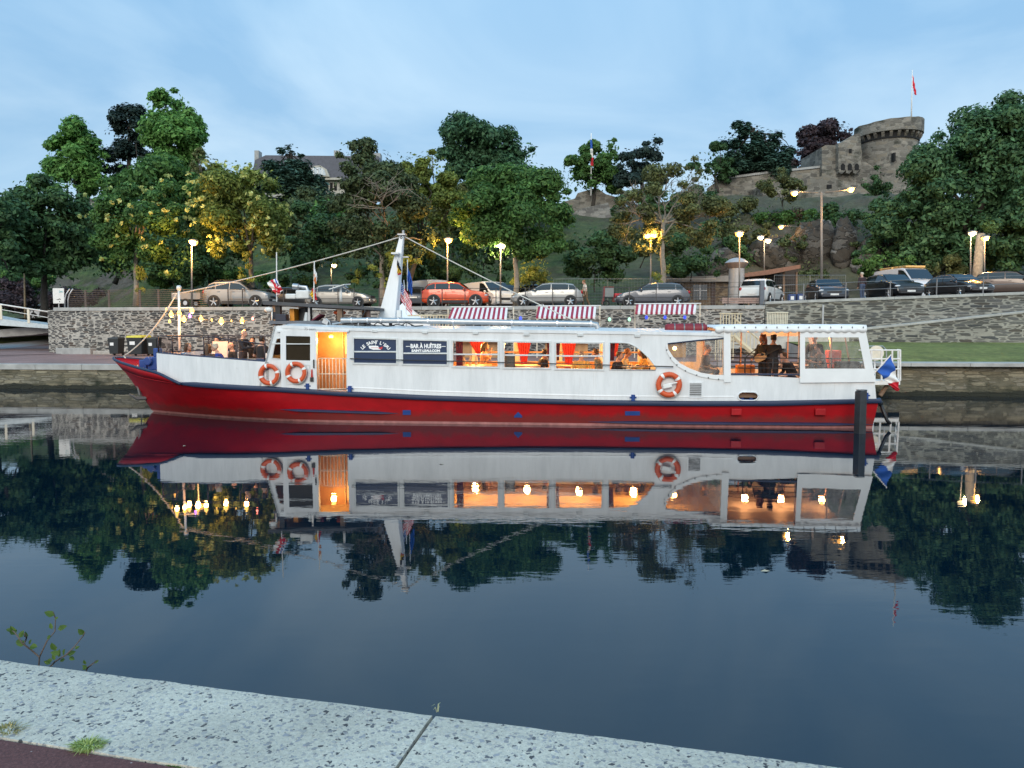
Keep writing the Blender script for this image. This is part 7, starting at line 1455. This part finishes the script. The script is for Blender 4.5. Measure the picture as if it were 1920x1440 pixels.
    if not bald:
        hm = MB(); hr = random.Random(hash(label) % 997)
        hm.sph((0, .028, .045), (.090, .098, .096), 14, 9, M0)
        for k in range(10): a = hr.uniform(0, 6.28); hm.sph((.06*math.cos(a), .03+.06*math.sin(a), .085+hr.uniform(-.02, .03)), hr.uniform(.03, .045), 7, 5, M0)
        if hl == 'long':
            hm.tube([(0, .06, .06), (0, .105, -.05), (0, .11, -.18), (0, .10, -.30)], [.085, .085, .075, .03], 10, M=M0)
            for i in (-1, 1): hm.tube([(i*.06, .0, .06), (i*.088, .03, -.05), (i*.085, .05, -.20)], [.045, .04, .02], 8, M=M0)
        elif hl == 'short':
            for i in (-1, 1): hm.sph((i*.072, .03, .01), (.018, .05, .05), 8, 5, M0)
        ho = remeshed(hm, 'hair', HAIR[hair], g, .014)
    return g
def bper(label, px, py, v, deck, face, **k):
    """person on the boat: px = picture column, face = heading in boat degrees (0 looks at us, 90 looks to the stern)"""
    p = bl(px, py, v); return person(label, BW @ Vector((p.x, v, deck)), TH+R(face), **k)
C = cloth
FD = 1.13
bper('woman in a pale blue top seated at the front of the foredeck', 346, 655, -1.55, FD, 70, shirt=C('pale_blue', (.26, .34, .44)), hair='brown', hl='long', rh=(-.2, -.45, .78), lh=(.15, -.42, .80), lean=.12) if False else bper('person in a pale blue top seated at the front of the foredeck', 346, 655, -1.35, FD, 70, shirt=C('pale_blue', (.26, .34, .44)), hair='brown', hl='long', rh=(-.2, -.42, .80), lh=(.15, -.40, .82), lean=.12, seat=.40)
bper('person with long brown hair seen from behind at the foredeck rail', 387, 655, -1.7, FD, 185, shirt=C('brown', (.055, .035, .032)), hair='brown', hl='long', lean=.10, seat=.36)
bper('person in a royal blue jacket leaning over a foredeck table', 422, 655, -1.6, FD, -75, shirt=C('royal_blue', (.015, .035, .22)), hair='pale', rh=(-.18, -.45, .80), lh=(.18, -.42, .80), lean=.22, seat=.38)
bper('bald person in black facing us across the foredeck table', 440, 650, -.6, FD, -40, shirt=C('black', (.015, .013, .015)), hair='dark', bald=True, skin=SKIN, lean=.08, seat=.42)
bper('grey-haired person in a dark jacket standing on the foredeck', 455, 640, -.9, FD, 80, pose='stand', shirt=C('charcoal', (.020, .018, .022)), legs_m=C('dark_brown', (.045, .03, .03)), bald=True, lh=(.2, -.42, 1.18), rh=(-.1, -.40, 1.15), lean=.03)
bper('dark-shirted person seated with their back to us near the wheelhouse', 488, 650, -1.45, FD, 170, shirt=C('black', (.015, .013, .015)), hair='dark', seat=.62, lean=.06, sleeves='short')
bper('person half hidden between the standing figure and the dark-shirted back', 474, 645, -.2, FD, 20, shirt=C('black', (.015, .013, .015)), hair='dark', seat=.58, lean=.05)
bper('dark-haired person at the far rail behind the white board', 408, 640, .9, FD, 10, shirt=C('grey', (.12, .12, .13)), hair='dark', seat=.60)
CF = .93
bper('dark-haired person drinking in the third saloon window', 905, 655, -.5, CF, 90, shirt=C('peach', (.52, .30, .16)), hair='dark', hl='long', sleeves='short', rh=(.02, -.27, 1.20), lh=(.16, -.36, .86), seat=.62, lean=.06)
bper('dark-clothed person leaning on a hand in the fourth saloon window', 1012, 672, -1.2, CF, 120, shirt=C('black', (.015, .013, .015)), hair='dark', rh=(-.08, -.20, 1.0), seat=.42, lean=.14)
bper('person in a yellow shirt with their back to us in the fifth saloon window', 1090, 670, -1.9, CF, 180, shirt=C('mustard', (.62, .38, .09)), hair='grey', seat=.38, lean=.20, nod=.6)
bper('grey-clothed person at the rear edge of the fifth saloon window', 1126, 668, -1.5, CF, -100, shirt=C('grey_green', (.18, .17, .12)), hair='brown', seat=.44, lean=.1)
bper('short-haired person facing the stern in the arched window', 1166, 668, -1.2, CF, 80, shirt=C('pale_olive', (.50, .42, .24)), hair='ginger', seat=.44, lean=.12, rh=(-.1, -.40, .80), lh=(.1, -.42, .80))
bper('long-haired person facing the bow in the arched window', 1212, 668, -1.2, CF, -80, shirt=C('mustard', (.62, .38, .09)), hair='dark', hl='long', seat=.44, lean=.10, rh=(-.1, -.42, .80), lh=(.1, -.40, .80))
bper('person in black at the front edge of the arched window', 1152, 672, -1.6, CF, 60, shirt=C('black', (.015, .013, .015)), hair='brown', seat=.36, lean=.12)
AD = .98
bper('red-haired musician in a dark jacket standing on the aft deck', 1432, 655, -.9, AD, -60, pose='stand', shirt=C('dark_teal', (.02, .025, .028)), legs_m=C('black', (.015, .013, .015)), hair='red', hl='long', lh=(.28, -.36, 1.12), rh=(-.12, -.30, .98), lean=.03)
bper('person in a black short-sleeved shirt standing behind the musician', 1449, 655, -1.3, AD, 150, pose='stand', shirt=C('black', (.015, .013, .015)), legs_m=C('black', (.015, .013, .015)), hair='dark', sleeves='short', lh=(.30, -.30, 1.05), lean=.04)
bper('person in a grey shirt reaching forward behind the vinyl side curtain', 1546, 668, -1.0, AD, -80, shirt=C('heather', (.20, .19, .19)), hair='dark', sleeves='short', rh=(-.2, -.55, .95), lh=(.2, -.5, .90), seat=.55, lean=.15)
bper('person in a dark top standing behind the grey-shirted person', 1528, 650, .2, AD, -30, pose='stand', shirt=C('dark', (.02, .02, .024)), hair='red')
bper('person seated low on the aft deck beside the side curtain', 1486, 680, -1.2, AD, -70, shirt=C('dark', (.02, .02, .024)), hair='brown', seat=.30, lean=.2, nod=.5)
bper('person seen hazily behind the curved vinyl window', 1318, 672, -.8, CF, 60, shirt=C('grey', (.12, .12, .13)), hair='brown', seat=.55, lean=.1)
# musician's acoustic guitar, microphone stands, equipment
GS = .72; p = bl(1424, 662, -1.1); gt = thing('guitar', 'acoustic guitar held by the red-haired musician', 'guitar', BW @ Vector((p.x, -1.25, AD+1.02)), TH-R(25)); M0 = Matrix.Rotation(R(62), 4, 'Y')@Matrix.Scale(GS, 4); mb = MB()
mb.plate([(.20*math.cos(a)*(1-.22*math.cos(2*a+.0))+0, .26*math.sin(a)) for a in np.linspace(0, 2*math.pi, 28, endpoint=False)], [], -.05, .05, M0); mb.build('body', PALEWOOD, gt, bevel=.01); mb = MB(); mb.box((0, -.06, .48), (.05, .02, .5), M0); mb.build('neck', DARKBARK, gt); mb = MB(); mb.box((0, -.06, .78), (.07, .02, .14), M0); mb.build('headstock', DARKBARK, gt)
def bthing(name, lab, cat, px, py, v, z): p = bl(px, py, v); return thing(name, lab, cat, BW @ Vector((p.x, v, z)), TH)
for lab, px, v, lean_ in (('black microphone stand left of the musician', 1396, -1.2, .5), ('black microphone stand near the picket stairs on the aft deck', 1408, -.6, .35)):
    g = bthing('microphone_stand', lab, 'microphone stand', px, 690, v, AD); mb = MB(); mb.tube([(0, 0, 0), (0, 0, 1.0), (lean_, -.1, 1.45)], .014, 6); mb.build('pole', BLACK, g); mb = MB(); mb.sph((lean_+.03, -.1, 1.48), (.035, .03, .04), 8, 6); mb.build('microphone', GREYMETAL, g)
    mb = MB()
    for k in range(3): a = k*2.09; mb.tube([(0, 0, .12), (.28*math.cos(a), .28*math.sin(a), 0.01)], .012, 5)
    mb.build('foot', BLACK, g)
def boxthing(name, lab, cat, px, py, v, z, d, m_, part_n='cabinet', front=None):
    g = bthing(name, lab, cat, px, py, v, z); mb = MB(); mb.box((0, 0, d[2]/2), d); mb.build(part_n, m_, g, bevel=.015)
    if front: mb = MB(); mb.box((0, -d[1]/2-.004, d[2]/2), (d[0]*.84, .012, d[2]*.86)); mb.build(front[0], front[1], g)
    return g
boxthing('amplifier', 'orange-lit amplifier cabinet beside the microphone stand', 'amplifier', 1397, 690, -.2, AD, (.55, .35, .75), mat('orange_light_tinted_cloth', (.62, .22, .05), .8), 'cabinet', ('grille', mat('orange_light_tinted_grille', (.50, .17, .04), .9)))  # orange light on the box is painted into cabinet and grille colours
boxthing('loudspeaker', 'large black loudspeaker behind the vinyl side curtain', 'loudspeaker', 1588, 680, -1.4, 1.35, (.60, .45, .55), mat('speaker_black', (.035, .035, .04), .7), 'cabinet', ('grille', mat('speaker_grille', (.05, .05, .055), .9)))
boxthing('red_cupboard', 'tall red cupboard behind the vinyl side curtain', 'cupboard', 1562, 670, .6, AD, (.40, .4, 1.2), mat('red_orange_paint', (.50, .07, .03), .5), 'case', ('door', mat('darker_red_paint', (.40, .05, .025), .5)))
g = boxthing('dark_screen', 'dark till screen standing in the fourth saloon window', 'screen', 953, 680, -2.15, 1.6, (.42, .05, .52), BLACK, 'bezel', ('display', mat('screen_grey', (.07, .085, .09), .25)))
# tables and benches
def table(lab, px, v, deck, w, d, h, m_, cloth_=None):
    g = bthing('table', lab, 'table', px, 690, v, deck); mb = MB(); mb.box((0, 0, h), (w, d, .04)); mb.build('tabletop', m_, g, bevel=.008)
    for sx in (-1, 1):
        for sy in (-1, 1): mb = MB(); mb.box((sx*(w/2-.05), sy*(d/2-.05), h/2-.01), (.045, .045, h-.02)); mb.build('leg', BLACK, g)
    return g
TW_ = mat('light_table', (.55, .42, .28), .5)
for lab, px, v, dk, w in (('table with white plates at the front of the foredeck', 366, -.9, FD, 1.1), ('table between the seated guests on the foredeck', 405, -1.2, FD, .8), ('small table near the wheelhouse on the foredeck', 468, -.9, FD, .8)): table(lab, px, v, dk, w, .75, .74, TW_)
for lab, px in (('saloon table in the third window', 890), ('saloon table in the fourth window', 985), ('saloon table in the fifth window', 1070), ('saloon table between the pair in the arched window', 1189)): table(lab, px, -1.1, CF, 1.0, .8, .78, TW_)
for k, (px, lab) in enumerate(((870, 'row of glasses and bottles on the bar in the third window, left end'), (882, 'pale jar on the bar in the third window'), (893, 'tall bottle on the bar in the third window'))):
    g = bthing('bottle', lab if k else 'squat pale bottle at the left end of the bar in the third window', 'bottle', px, 680, -1.5, 1.74); mb = MB(); mb.lathe([(.05, 0), (.05, .16), (.02, .22+.03*k), (.02, .28+.03*k)], 10); mb.build('body', mat('pale_glaze', (.62, .50, .30), .3), g, smooth=40); mb = MB(); mb.cyl((0, 0, .27+.03*k), (0, 0, .31+.03*k), .024, n=8); mb.build('cap', BLACK, g)
p = bl(890, 683, -1.5); mb = MB(); mb.box((0, 0, 0), (1.5, .35, .05)); o = mb.build('bar_shelf', PALEWOOD, boat); o.location = (p.x, -1.5, 1.70)
mb = MB(); p = bl(1075, 668, 2.2); mb.box((0, 0, 0), (bl(1230, 660).x-bl(850, 660).x, .12, .05)); o = mb.build('far_shelf', PALEWOOD, boat); o.location = (bl(1035, 660).x, 2.30, 2.05)
mb = MB(); mb.box((0, 0, .3), (.55, .04, .6)); o = mb.build('white_board'.replace('white_board', 'menu_board'), mat('pinkish_board', (.62, .48, .42), .6)); o.location = BW @ Vector((bl(401, 650, -.2).x, .2, 1.85)); o.rotation_euler = (R(-8), 0, TH); tag(o, 'pale rounded board standing behind the foredeck tables', 'board')
p = bl(406, 655, -1.0); g = bthing('bottle', 'dark bottle and glass on the foredeck table', 'bottle', 406, 660, -1.2, FD+.77); mb = MB(); mb.lathe([(.04, 0), (.04, .2), (.015, .26), (.015, .32)], 10); mb.build('body', mat('bottle_green', (.02, .03, .015), .2), g, smooth=40)
# on the car park
def lotper(lab, px, Y, face, **k): p = at(px, 570, Y); p.z = zlot(st(p)[0]); return person(lab, p, TH+R(face), pose='stand', **k)
lotper('person in a white T-shirt walking behind the silver hatchback', 1098, 48.6, -75, shirt=C('white', (.62, .58, .52)), legs_m=C('khaki', (.16, .11, .06)), hair='ginger', sleeves='short', stride=.8, rh=(-.15, -.35, 1.05), nod=.6, lean=.06)
lotper('pale-haired person in a dark hooded top and jeans beside the dark car', 1616, 47.3, 200, shirt=C('dark_maroon', (.035, .018, .02)), legs_m=C('denim', (.10, .14, .22)), hair='pale', stride=.2, turn=.6)
# ================================================================ CARS
TYRE = mat('tyre', (.015, .015, .015), .85); TRIM = mat('black_trim', (.025, .025, .027), .6); LAMPG = mat('headlight_lens', (.55, .57, .6), .12, 0, 0); TAIL = mat('tail_light_red', (.35, .01, .012), .2, 0, .1); PLATE = mat('number_plate', (.70, .70, .68), .5); CHROME = mat('chrome', (.6, .6, .6), .2, 1, 0)
def paint(n, c, metal=.35): return mat('car_paint_'+n, c, .28, metal, .04, 2, coat=.5)
PROF = dict(
 hatch=dict(H=1.48, top=[(-.5, .62), (-.497, .78), (-.485, .93), (-.455, 1.0), (-.37, 1.38), (-.26, 1.46), (-.05, 1.48), (.06, 1.43), (.235, .99), (.38, .88), (.455, .76), (.49, .62), (.5, .48)], belt=(1.0, .93), win=(-.40, .20), wb=(-.335, .325), wr=.315),
 old=dict(H=1.42, top=[(-.5, .60), (-.495, .80), (-.48, .92), (-.44, .96), (-.30, 1.33), (-.2, 1.41), (.0, 1.42), (.07, 1.37), (.23, .95), (.38, .84), (.46, .72), (.492, .58), (.5, .48)], belt=(.93, .88), win=(-.40, .20), wb=(-.32, .325), wr=.30),
 suv=dict(H=1.66, top=[(-.5, .70), (-.498, .95), (-.488, 1.08), (-.47, 1.15), (-.41, 1.50), (-.33, 1.63), (-.05, 1.66), (.06, 1.60), (.215, 1.13), (.37, 1.03), (.46, .93), (.49, .75), (.5, .55)], belt=(1.12, 1.06), win=(-.43, .185), wb=(-.315, .315), wr=.355),
 van=dict(H=2.0, top=[(-.5, .62), (-.498, 1.15), (-.494, 1.80), (-.475, 1.96), (-.2, 2.0), (.12, 1.99), (.19, 1.92), (.355, 1.24), (.43, 1.10), (.475, .92), (.495, .70), (.5, .5)], belt=(1.18, 1.14), win=(.08, .33), wb=(-.31, .325), wr=.33))
def car(label, px, Y, rz, style, pm, L=4.2, W=1.78, Hs=1.0, z=None, trim=False, plate=True, lights_on=False, roofrail=False, group='cars in the car park', far=False):
    P = PROF[style]; p = at(px, 570, Y); s_ = st(p)[0]; p.z = zlot(s_) if z is None else z
    root = thing('parked_car' if style != 'van' else 'parked_van', label, 'car' if style != 'van' else 'van', p, rz, group); w = W/2; TOP = [(x*L, zz*Hs) for x, zz in P['top']]; ztop = lambda x: interp(x, TOP); xr, xf = TOP[3][0], [t for t in TOP if t[0] > 0 and abs(t[1]/Hs-P['belt'][1]) < .12 and t[0] < .40*L][-1][0] if style != 'van' else .355*L
    zb = lambda x: Hs*lerp(P['belt'][0], P['belt'][1], min(1, max(0, (x-xr)/(xf-xr))))
    xs = sorted(set([t[0] for t in TOP]+list(np.linspace(-.45*L, .45*L, 15)))); rows = []
    def sect(x):
        e = abs(x)/(L/2); wf = w*(1-.10*max(0, (e-.80)/.20)**2-.04*max(0, e-.6)); zt = ztop(x); gh = max(0, zt-zb(x)); bz = min(zb(x), zt-.05); low = .22+.10*max(0, (e-.86)/.14)
        tw = wf*(.93-.17*min(1, gh/.5)) if style != 'van' else wf*(.96-.06*min(1, gh/.7)); 
        return [(x, wf*.86, low), (x, wf*.97, low+.10), (x, wf, min(.62*Hs, zt-.1)), (x, wf*.965, bz), (x, tw+.012, zt-.06 if gh > .1 else zt-.035), (x, tw*.9, zt-.012), (x, 0, zt+.008)]
    for x in xs: h = sect(x); rows.append(h+[(a, -b, c) for a, b, c in h[-2::-1]])
    mb = MB(); mb.grid(rows); mb.add(rows[0], [tuple(range(len(rows[0])))]); mb.add(rows[-1], [tuple(range(len(rows[0])))])
    for i in range(len(rows)-1): mb.add([rows[i][0], rows[i+1][0], rows[i+1][-1], rows[i][-1]], [(0, 1, 2, 3)])
    body = mb.build('body', pm, root, smooth=34)
    def side(x, f, sg, o=.012):
        h = sect(x); a, b = Vector(h[3]), Vector(h[4]); q = a.lerp(b, f); return Vector((q.x, sg*(q.y+o), q.z))
    wa, wb_ = P['win'][0]*L, P['win'][1]*L
    for sg in (-1, 1):
        if style == 'van': spans = [(wa, wb_)]
        else:
            m1 = lerp(wa, wb_, .22 if style == 'suv' else .16); m2 = lerp(wa, wb_, .56); spans = [(wa, m1-.03), (m1+.02, m2-.03), (m2+.03, wb_)]
        for a, b in spans:
            n = 6; A, B = [], []
            for i in range(n+1):
                x = lerp(a, b, i/n); zz = ztop(x); f1 = .90; zlim = sect(x)[4][2]; A.append(side(x, .10, sg)); B.append(side(x, f1, sg))
            ok = [i for i in range(n+1) if B[i].z-A[i].z > .05]
            if len(ok) > 1: mb = MB(); mb.grid([[A[i] for i in ok], [B[i] for i in ok]]); mb.build('window', DARKGLASS, root, smooth='all')
    def screen(x0, x1, f0, f1, name):
        R0 = []
        for f in (f0, (f0+f1)/2, f1):
            x = lerp(x0, x1, f); h = sect(x); zz = ztop(x); d = Vector((ztop(x0)-ztop(x1), 0, x1-x0)) if x1 > x0 else Vector((-(ztop(x0)-ztop(x1)), 0, x0-x1)); d.normalize(); d = d if d.z > 0 else -d
            hw = h[4][1]*.93; R0.append([Vector((x, y*hw, zz+.008*(1-y*y)))+d*.016 for y in (-1, -.5, 0, .5, 1)])
        mb = MB(); mb.grid(R0); mb.build(name, DARKGLASS, root, smooth='all')
    ti = {'hatch': (7, 8, 3, 4), 'old': (7, 8, 3, 4), 'suv': (7, 8, 3, 4), 'van': (6, 7, 1, 2)}[style]
    screen(TOP[ti[1]][0], TOP[ti[0]][0], .06, .95, 'windscreen')
    if style != 'van': screen(TOP[ti[2]][0], TOP[ti[3]][0], .10, .95, 'rear_window')
    else:
        for sg in (-1, 1): mb = MB(); mb.box((-.497*L-.006, sg*w*.44, 1.52*Hs), (.02, w*.70, .42)); mb.build('rear_window', DARKGLASS, root)
        if far: pass
    wr = P['wr']
    for wx in P['wb']:
        for sg in (-1, 1):
            x = wx*L; mb = MB(); mb.cyl((x, sg*(w-.015), wr), (x, sg*(w+.012), wr), wr+.075, n=24); mb.build('wheel_arch', TRIM, root)
            mb = MB(); M0 = Matrix.Translation((x, sg*(w-.03), wr)); mb.torus((0, 0, 0), wr-.085, .10, 24, 8, M0@Matrix.Diagonal((1, 1, 1, 1))); wh = mb.build('wheel', TYRE, root, smooth='all'); mb = MB()
            mb.cyl((x, sg*(w+.015), wr), (x, sg*(w+.03), wr), wr*.16, n=10)
            for k in range(5): a = k*2*math.pi/5+.3; mb.tube([(x, sg*(w+.028), wr), (x+(wr-.09)*math.cos(a), sg*(w+.035), wr+(wr-.09)*math.sin(a))], .042, 5)
            mb.torus((x, sg*(w+.03), wr), wr-.105, .022, 20, 5); mb.build('rim', ALU, wh); mb = MB(); mb.cyl((x, sg*(w-.05), wr), (x, sg*(w+.016), wr), wr-.09, n=18); mb.build('wheel_disc', TRIM, wh)
    for sg in (-1, 1):
        x = .462*L; h = sect(x); zl_ = ztop(x)-.13; mb = MB(); mb.sph((x, sg*(h[2][1]-.14), zl_-.02), (.12, .20, .075), 10, 6); mb.build('headlight', mat('lit_headlight', (1, .95, .8), .3, var=0, emit=30, ecol=(1, .9, .65)) if lights_on else LAMPG, root, smooth='all')
        x = -.487*L; h = sect(x); zz = zb(xr)-.14 if style != 'van' else 1.0; mb = MB(); mb.sph((x, sg*(h[3][1]-.06), zz), (.08, .10, .12 if style != 'van' else .22), 10, 6); mb.build('tail_light', TAIL, root, smooth='all')
        x = (wb_-.18) if style != 'van' else wb_-.25; q = side(x, .12, sg); mb = MB(); mb.sph((q.x, q.y+sg*.11, q.z+.04), (.07, .11, .075), 8, 6); mb.build('mirror', pm, root, smooth='all')
        if style != 'van':
            for f in (.30, .66): x = lerp(wa, wb_, f); q = side(x, 0, sg); mb = MB(); mb.box((q.x, q.y+sg*.012, q.z-.09), (.18, .03, .03)); mb.build('door_handle', pm, root)
        if trim: mb = MB(); mb.box((0, sg*(w-.01), .33), (L*.40, .04, .16)); mb.build('sill_trim', TRIM, root)
        if roofrail: mb = MB(); hz_ = ztop(-.1*L); mb.tube([(-.33*L, sg*w*.70, ztop(-.33*L)+.02), (-.28*L, sg*w*.70, hz_+.06), (.0, sg*w*.70, hz_+.06), (.05*L, sg*w*.70, ztop(.05*L)+.02)], .022, 6); mb.build('roof_rail', TRIM, root)
    mb = MB(); mb.box((.5*L-.01, 0, .42), (.10, w*1.5, .22)); mb.build('bumper', TRIM if trim else pm, root, bevel=.03); mb = MB(); mb.box((-.5*L+.01, 0, .44), (.10, w*1.6, .24)); mb.build('bumper', TRIM if trim else pm, root, bevel=.03)
    mb = MB(); mb.box((.5*L-.03, 0, .66*Hs), (.05, w*.95, .14)); mb.build('grille', TRIM, root, bevel=.01)
    for x in (.5*L+.045, -.5*L-.045): mb = MB(); mb.box((x, 0, .47 if x > 0 else .72 if style != 'van' else .8), (.012, .50, .11)); mb.build('number_plate', PLATE, root)
    if style != 'van': mb = MB(); mb.box((-.492*L-.0, 0, .72), (.05, .6, .18)); mb.build('plate_recess', pm, root)
    return root
PI2 = math.pi/2
car('silver SUV with roof rails and black wheel arches, left of the bridge shelter', 452, 49.6, TH, 'suv', paint('silver', (.27, .27, .265)), 4.34, roofrail=True, trim=True)
car('dark car half hidden behind the flags and the white case', 553, 53.0, TH, 'hatch', paint('dark_grey', (.03, .032, .036)), 4.2)
car('old silver saloon with a black side stripe behind the flat dish', 640, 49.0, TH, 'old', paint('warm_silver', (.34, .31, .27)), 4.15)
car('white panel van seen from the rear corner behind the blue flag', 793, 58, TH+R(128), 'van', paint('white', (.55, .57, .60), 0), 5.2, 1.95, 1.12, far=True)
car('dark car half hidden behind the flags left of the orange car', 778, 53.0, TH+R(100), 'hatch', paint('navy', (.02, .026, .04)), 4.1)
car('orange crossover parked side-on behind the mast flags', 857, 48.6, TH, 'suv', paint('orange', (.60, .065, .012), .1), 4.16, 1.76, .94, trim=True)
car('white van facing us beside the orange car', 915, 53.5, TH-R(52), 'van', paint('white', (.55, .57, .60), 0), 4.9, 1.9, .95)
car('dark blue SUV behind the silver hatchback and the tree trunk', 992, 53.0, TH+R(160), 'suv', paint('deep_blue', (.06, .10, .17)), 4.4)
car('dark van behind the trunk of the round plane tree', 958, 57.5, TH-R(60), 'van', paint('black', (.012, .013, .016)), 4.8, 1.9, .95)
car('silver hatchback facing left, with the walking person at its boot', 1026, 48.0, TH+math.pi, 'hatch', paint('silver', (.27, .27, .265)), 4.38)
car('grey hatchback facing left under the thin-crowned tree', 1222, 47.9, TH+math.pi, 'hatch', paint('slate_grey', (.10, .105, .12)), 4.45)
car('white SUV seen from behind next to the round column', 1428, 49.6, TH+R(62), 'suv', paint('cream_white', (.66, .65, .62), 0), 4.34, trim=True)
car('dark car facing us near the tallest lamp mast', 1548, 50.5, TH-R(93), 'suv', paint('blue_black', (.022, .028, .042)), 4.4, 1.84, .95)
car('dark SUV facing us beside the pale-haired person', 1670, 49.2, TH-R(82), 'suv', paint('black', (.012, .013, .016)), 4.6, 1.84)
vn = car('white van with an amber light bar on its roof', 1697, 56.5, TH-R(76), 'van', paint('white', (.55, .57, .60), 0), 5.4, 2.0, 1.22, lights_on=True)
for x0 in (-1.3, .3):
    mb = MB(); mb.box((x0, 0, 2.50), (1.5, 1.5, .14)); mb.build('light_bar', mat('amber_bar', (.72, .45, .16), .4), vn, bevel=.03); mb = MB()
    for k in range(8): mb.box((x0-.6+k*.17, -.76, 2.50), (.10, .02, .05))
    mb.build('light_bar_slot', BLACK, vn)
car('dark hatchback facing right in front of the white light-bar van', 1794, 48.6, TH-R(76), 'old', paint('bronze_black', (.035, .032, .034)), 4.3, 1.78, 1.03)
car('dark brown SUV at the right picture edge', 1893, 51.0, TH-R(22), 'suv', paint('brown', (.07, .045, .035)), 4.5)
car('roof of a brown car behind the dark hatchback', 1815, 57, TH, 'suv', paint('brown', (.07, .045, .035)), 4.5)
car('white car on the far road behind the left lawn', 92, 86, TH, 'suv', paint('white', (.55, .57, .60), 0), 3.9, z=zl(86.5))
# box trailer behind the silver SUV
p = at(358, 575, 49.4); p.z = ZLOT; tr_ = thing('trailer', 'small grey box trailer behind the silver SUV', 'trailer', p, TH)
mb = MB(); mb.box((0, 0, .72), (1.9, 1.2, .42)); mb.build('box', mat('trailer_grey', (.25, .23, .21), .5), tr_, bevel=.01); mb = MB(); mb.tube([(.95, 0, .52), (1.5, 0, .50)], .03, 6); mb.tube([(-1.05, -.5, .35), (-1.05, .5, .35)], .03, 6); mb.build('tow_bar', GREYMETAL, tr_)
for sg in (-1, 1): mb = MB(); mb.torus((0, sg*.66, .28), .20, .08, 18, 8); wh = mb.build('wheel', TYRE, tr_, smooth='all'); mb = MB(); mb.cyl((0, sg*.63, .28), (0, sg*.70, .28), .17, n=12); mb.build('rim', ALU, wh)
mb = MB(); mb.box((-.97, .0, .62), (.03, .9, .12)); mb.build('tail_panel', TAIL, tr_)
# red cargo tricycle
p = at(1148, 575, 48.2); p.z = ZLOT; ct = thing('cargo_trolley', 'red cargo trolley with a grey crate, left of the grey hatchback', 'trolley', p, TH+.2)
mb = MB(); mb.box((.35, 0, .70), (.50, .5, .28)); mb.build('red_bin', mat('trolley_red', (.48, .03, .04), .5), ct, bevel=.02); mb = MB(); mb.box((-.25, 0, .90), (.55, .5, .55)); mb.build('crate', mat('crate_grey', (.20, .21, .20), .6), ct, bevel=.01)
mb = MB(); mb.tube([(-.6, .2, .2), (-.55, .2, 1.25), (-.0, .2, 1.25), (.05, .2, .35), (.6, .2, .3)], .02, 6); mb.tube([(-.6, -.2, .2), (-.55, -.2, 1.25), (-.0, -.2, 1.25), (.05, -.2, .35), (.6, -.2, .3)], .02, 6); mb.build('frame', mat('trolley_red', (.48, .03, .04), .5), ct)
for x in (-.45, .45): mb = MB(); mb.torus((x, -.3, .22), .17, .045, 18, 6); mb.build('wheel', TYRE, ct, smooth='all')
# blue barrels/crates at the foot of the right railing
for k, (px, lab) in enumerate(((1484, 'blue crate beside the railing in front of the dark car'), (1500, 'second blue crate nearer the dark car'))):
    p = at(px, 562, 48.5); p.z = zlot(st(p)[0]); g = thing('crate', lab, 'crate', p, TH); mb = MB(); mb.box((0, 0, .3), (.42, .4, .6)); mb.build('body', mat('crate_blue', (.02, .05, .16), .5), g, bevel=.02); mb = MB(); mb.box((0, -.21, .35), (.2, .01, .22)); mb.build('label_panel', FWHITE, g)
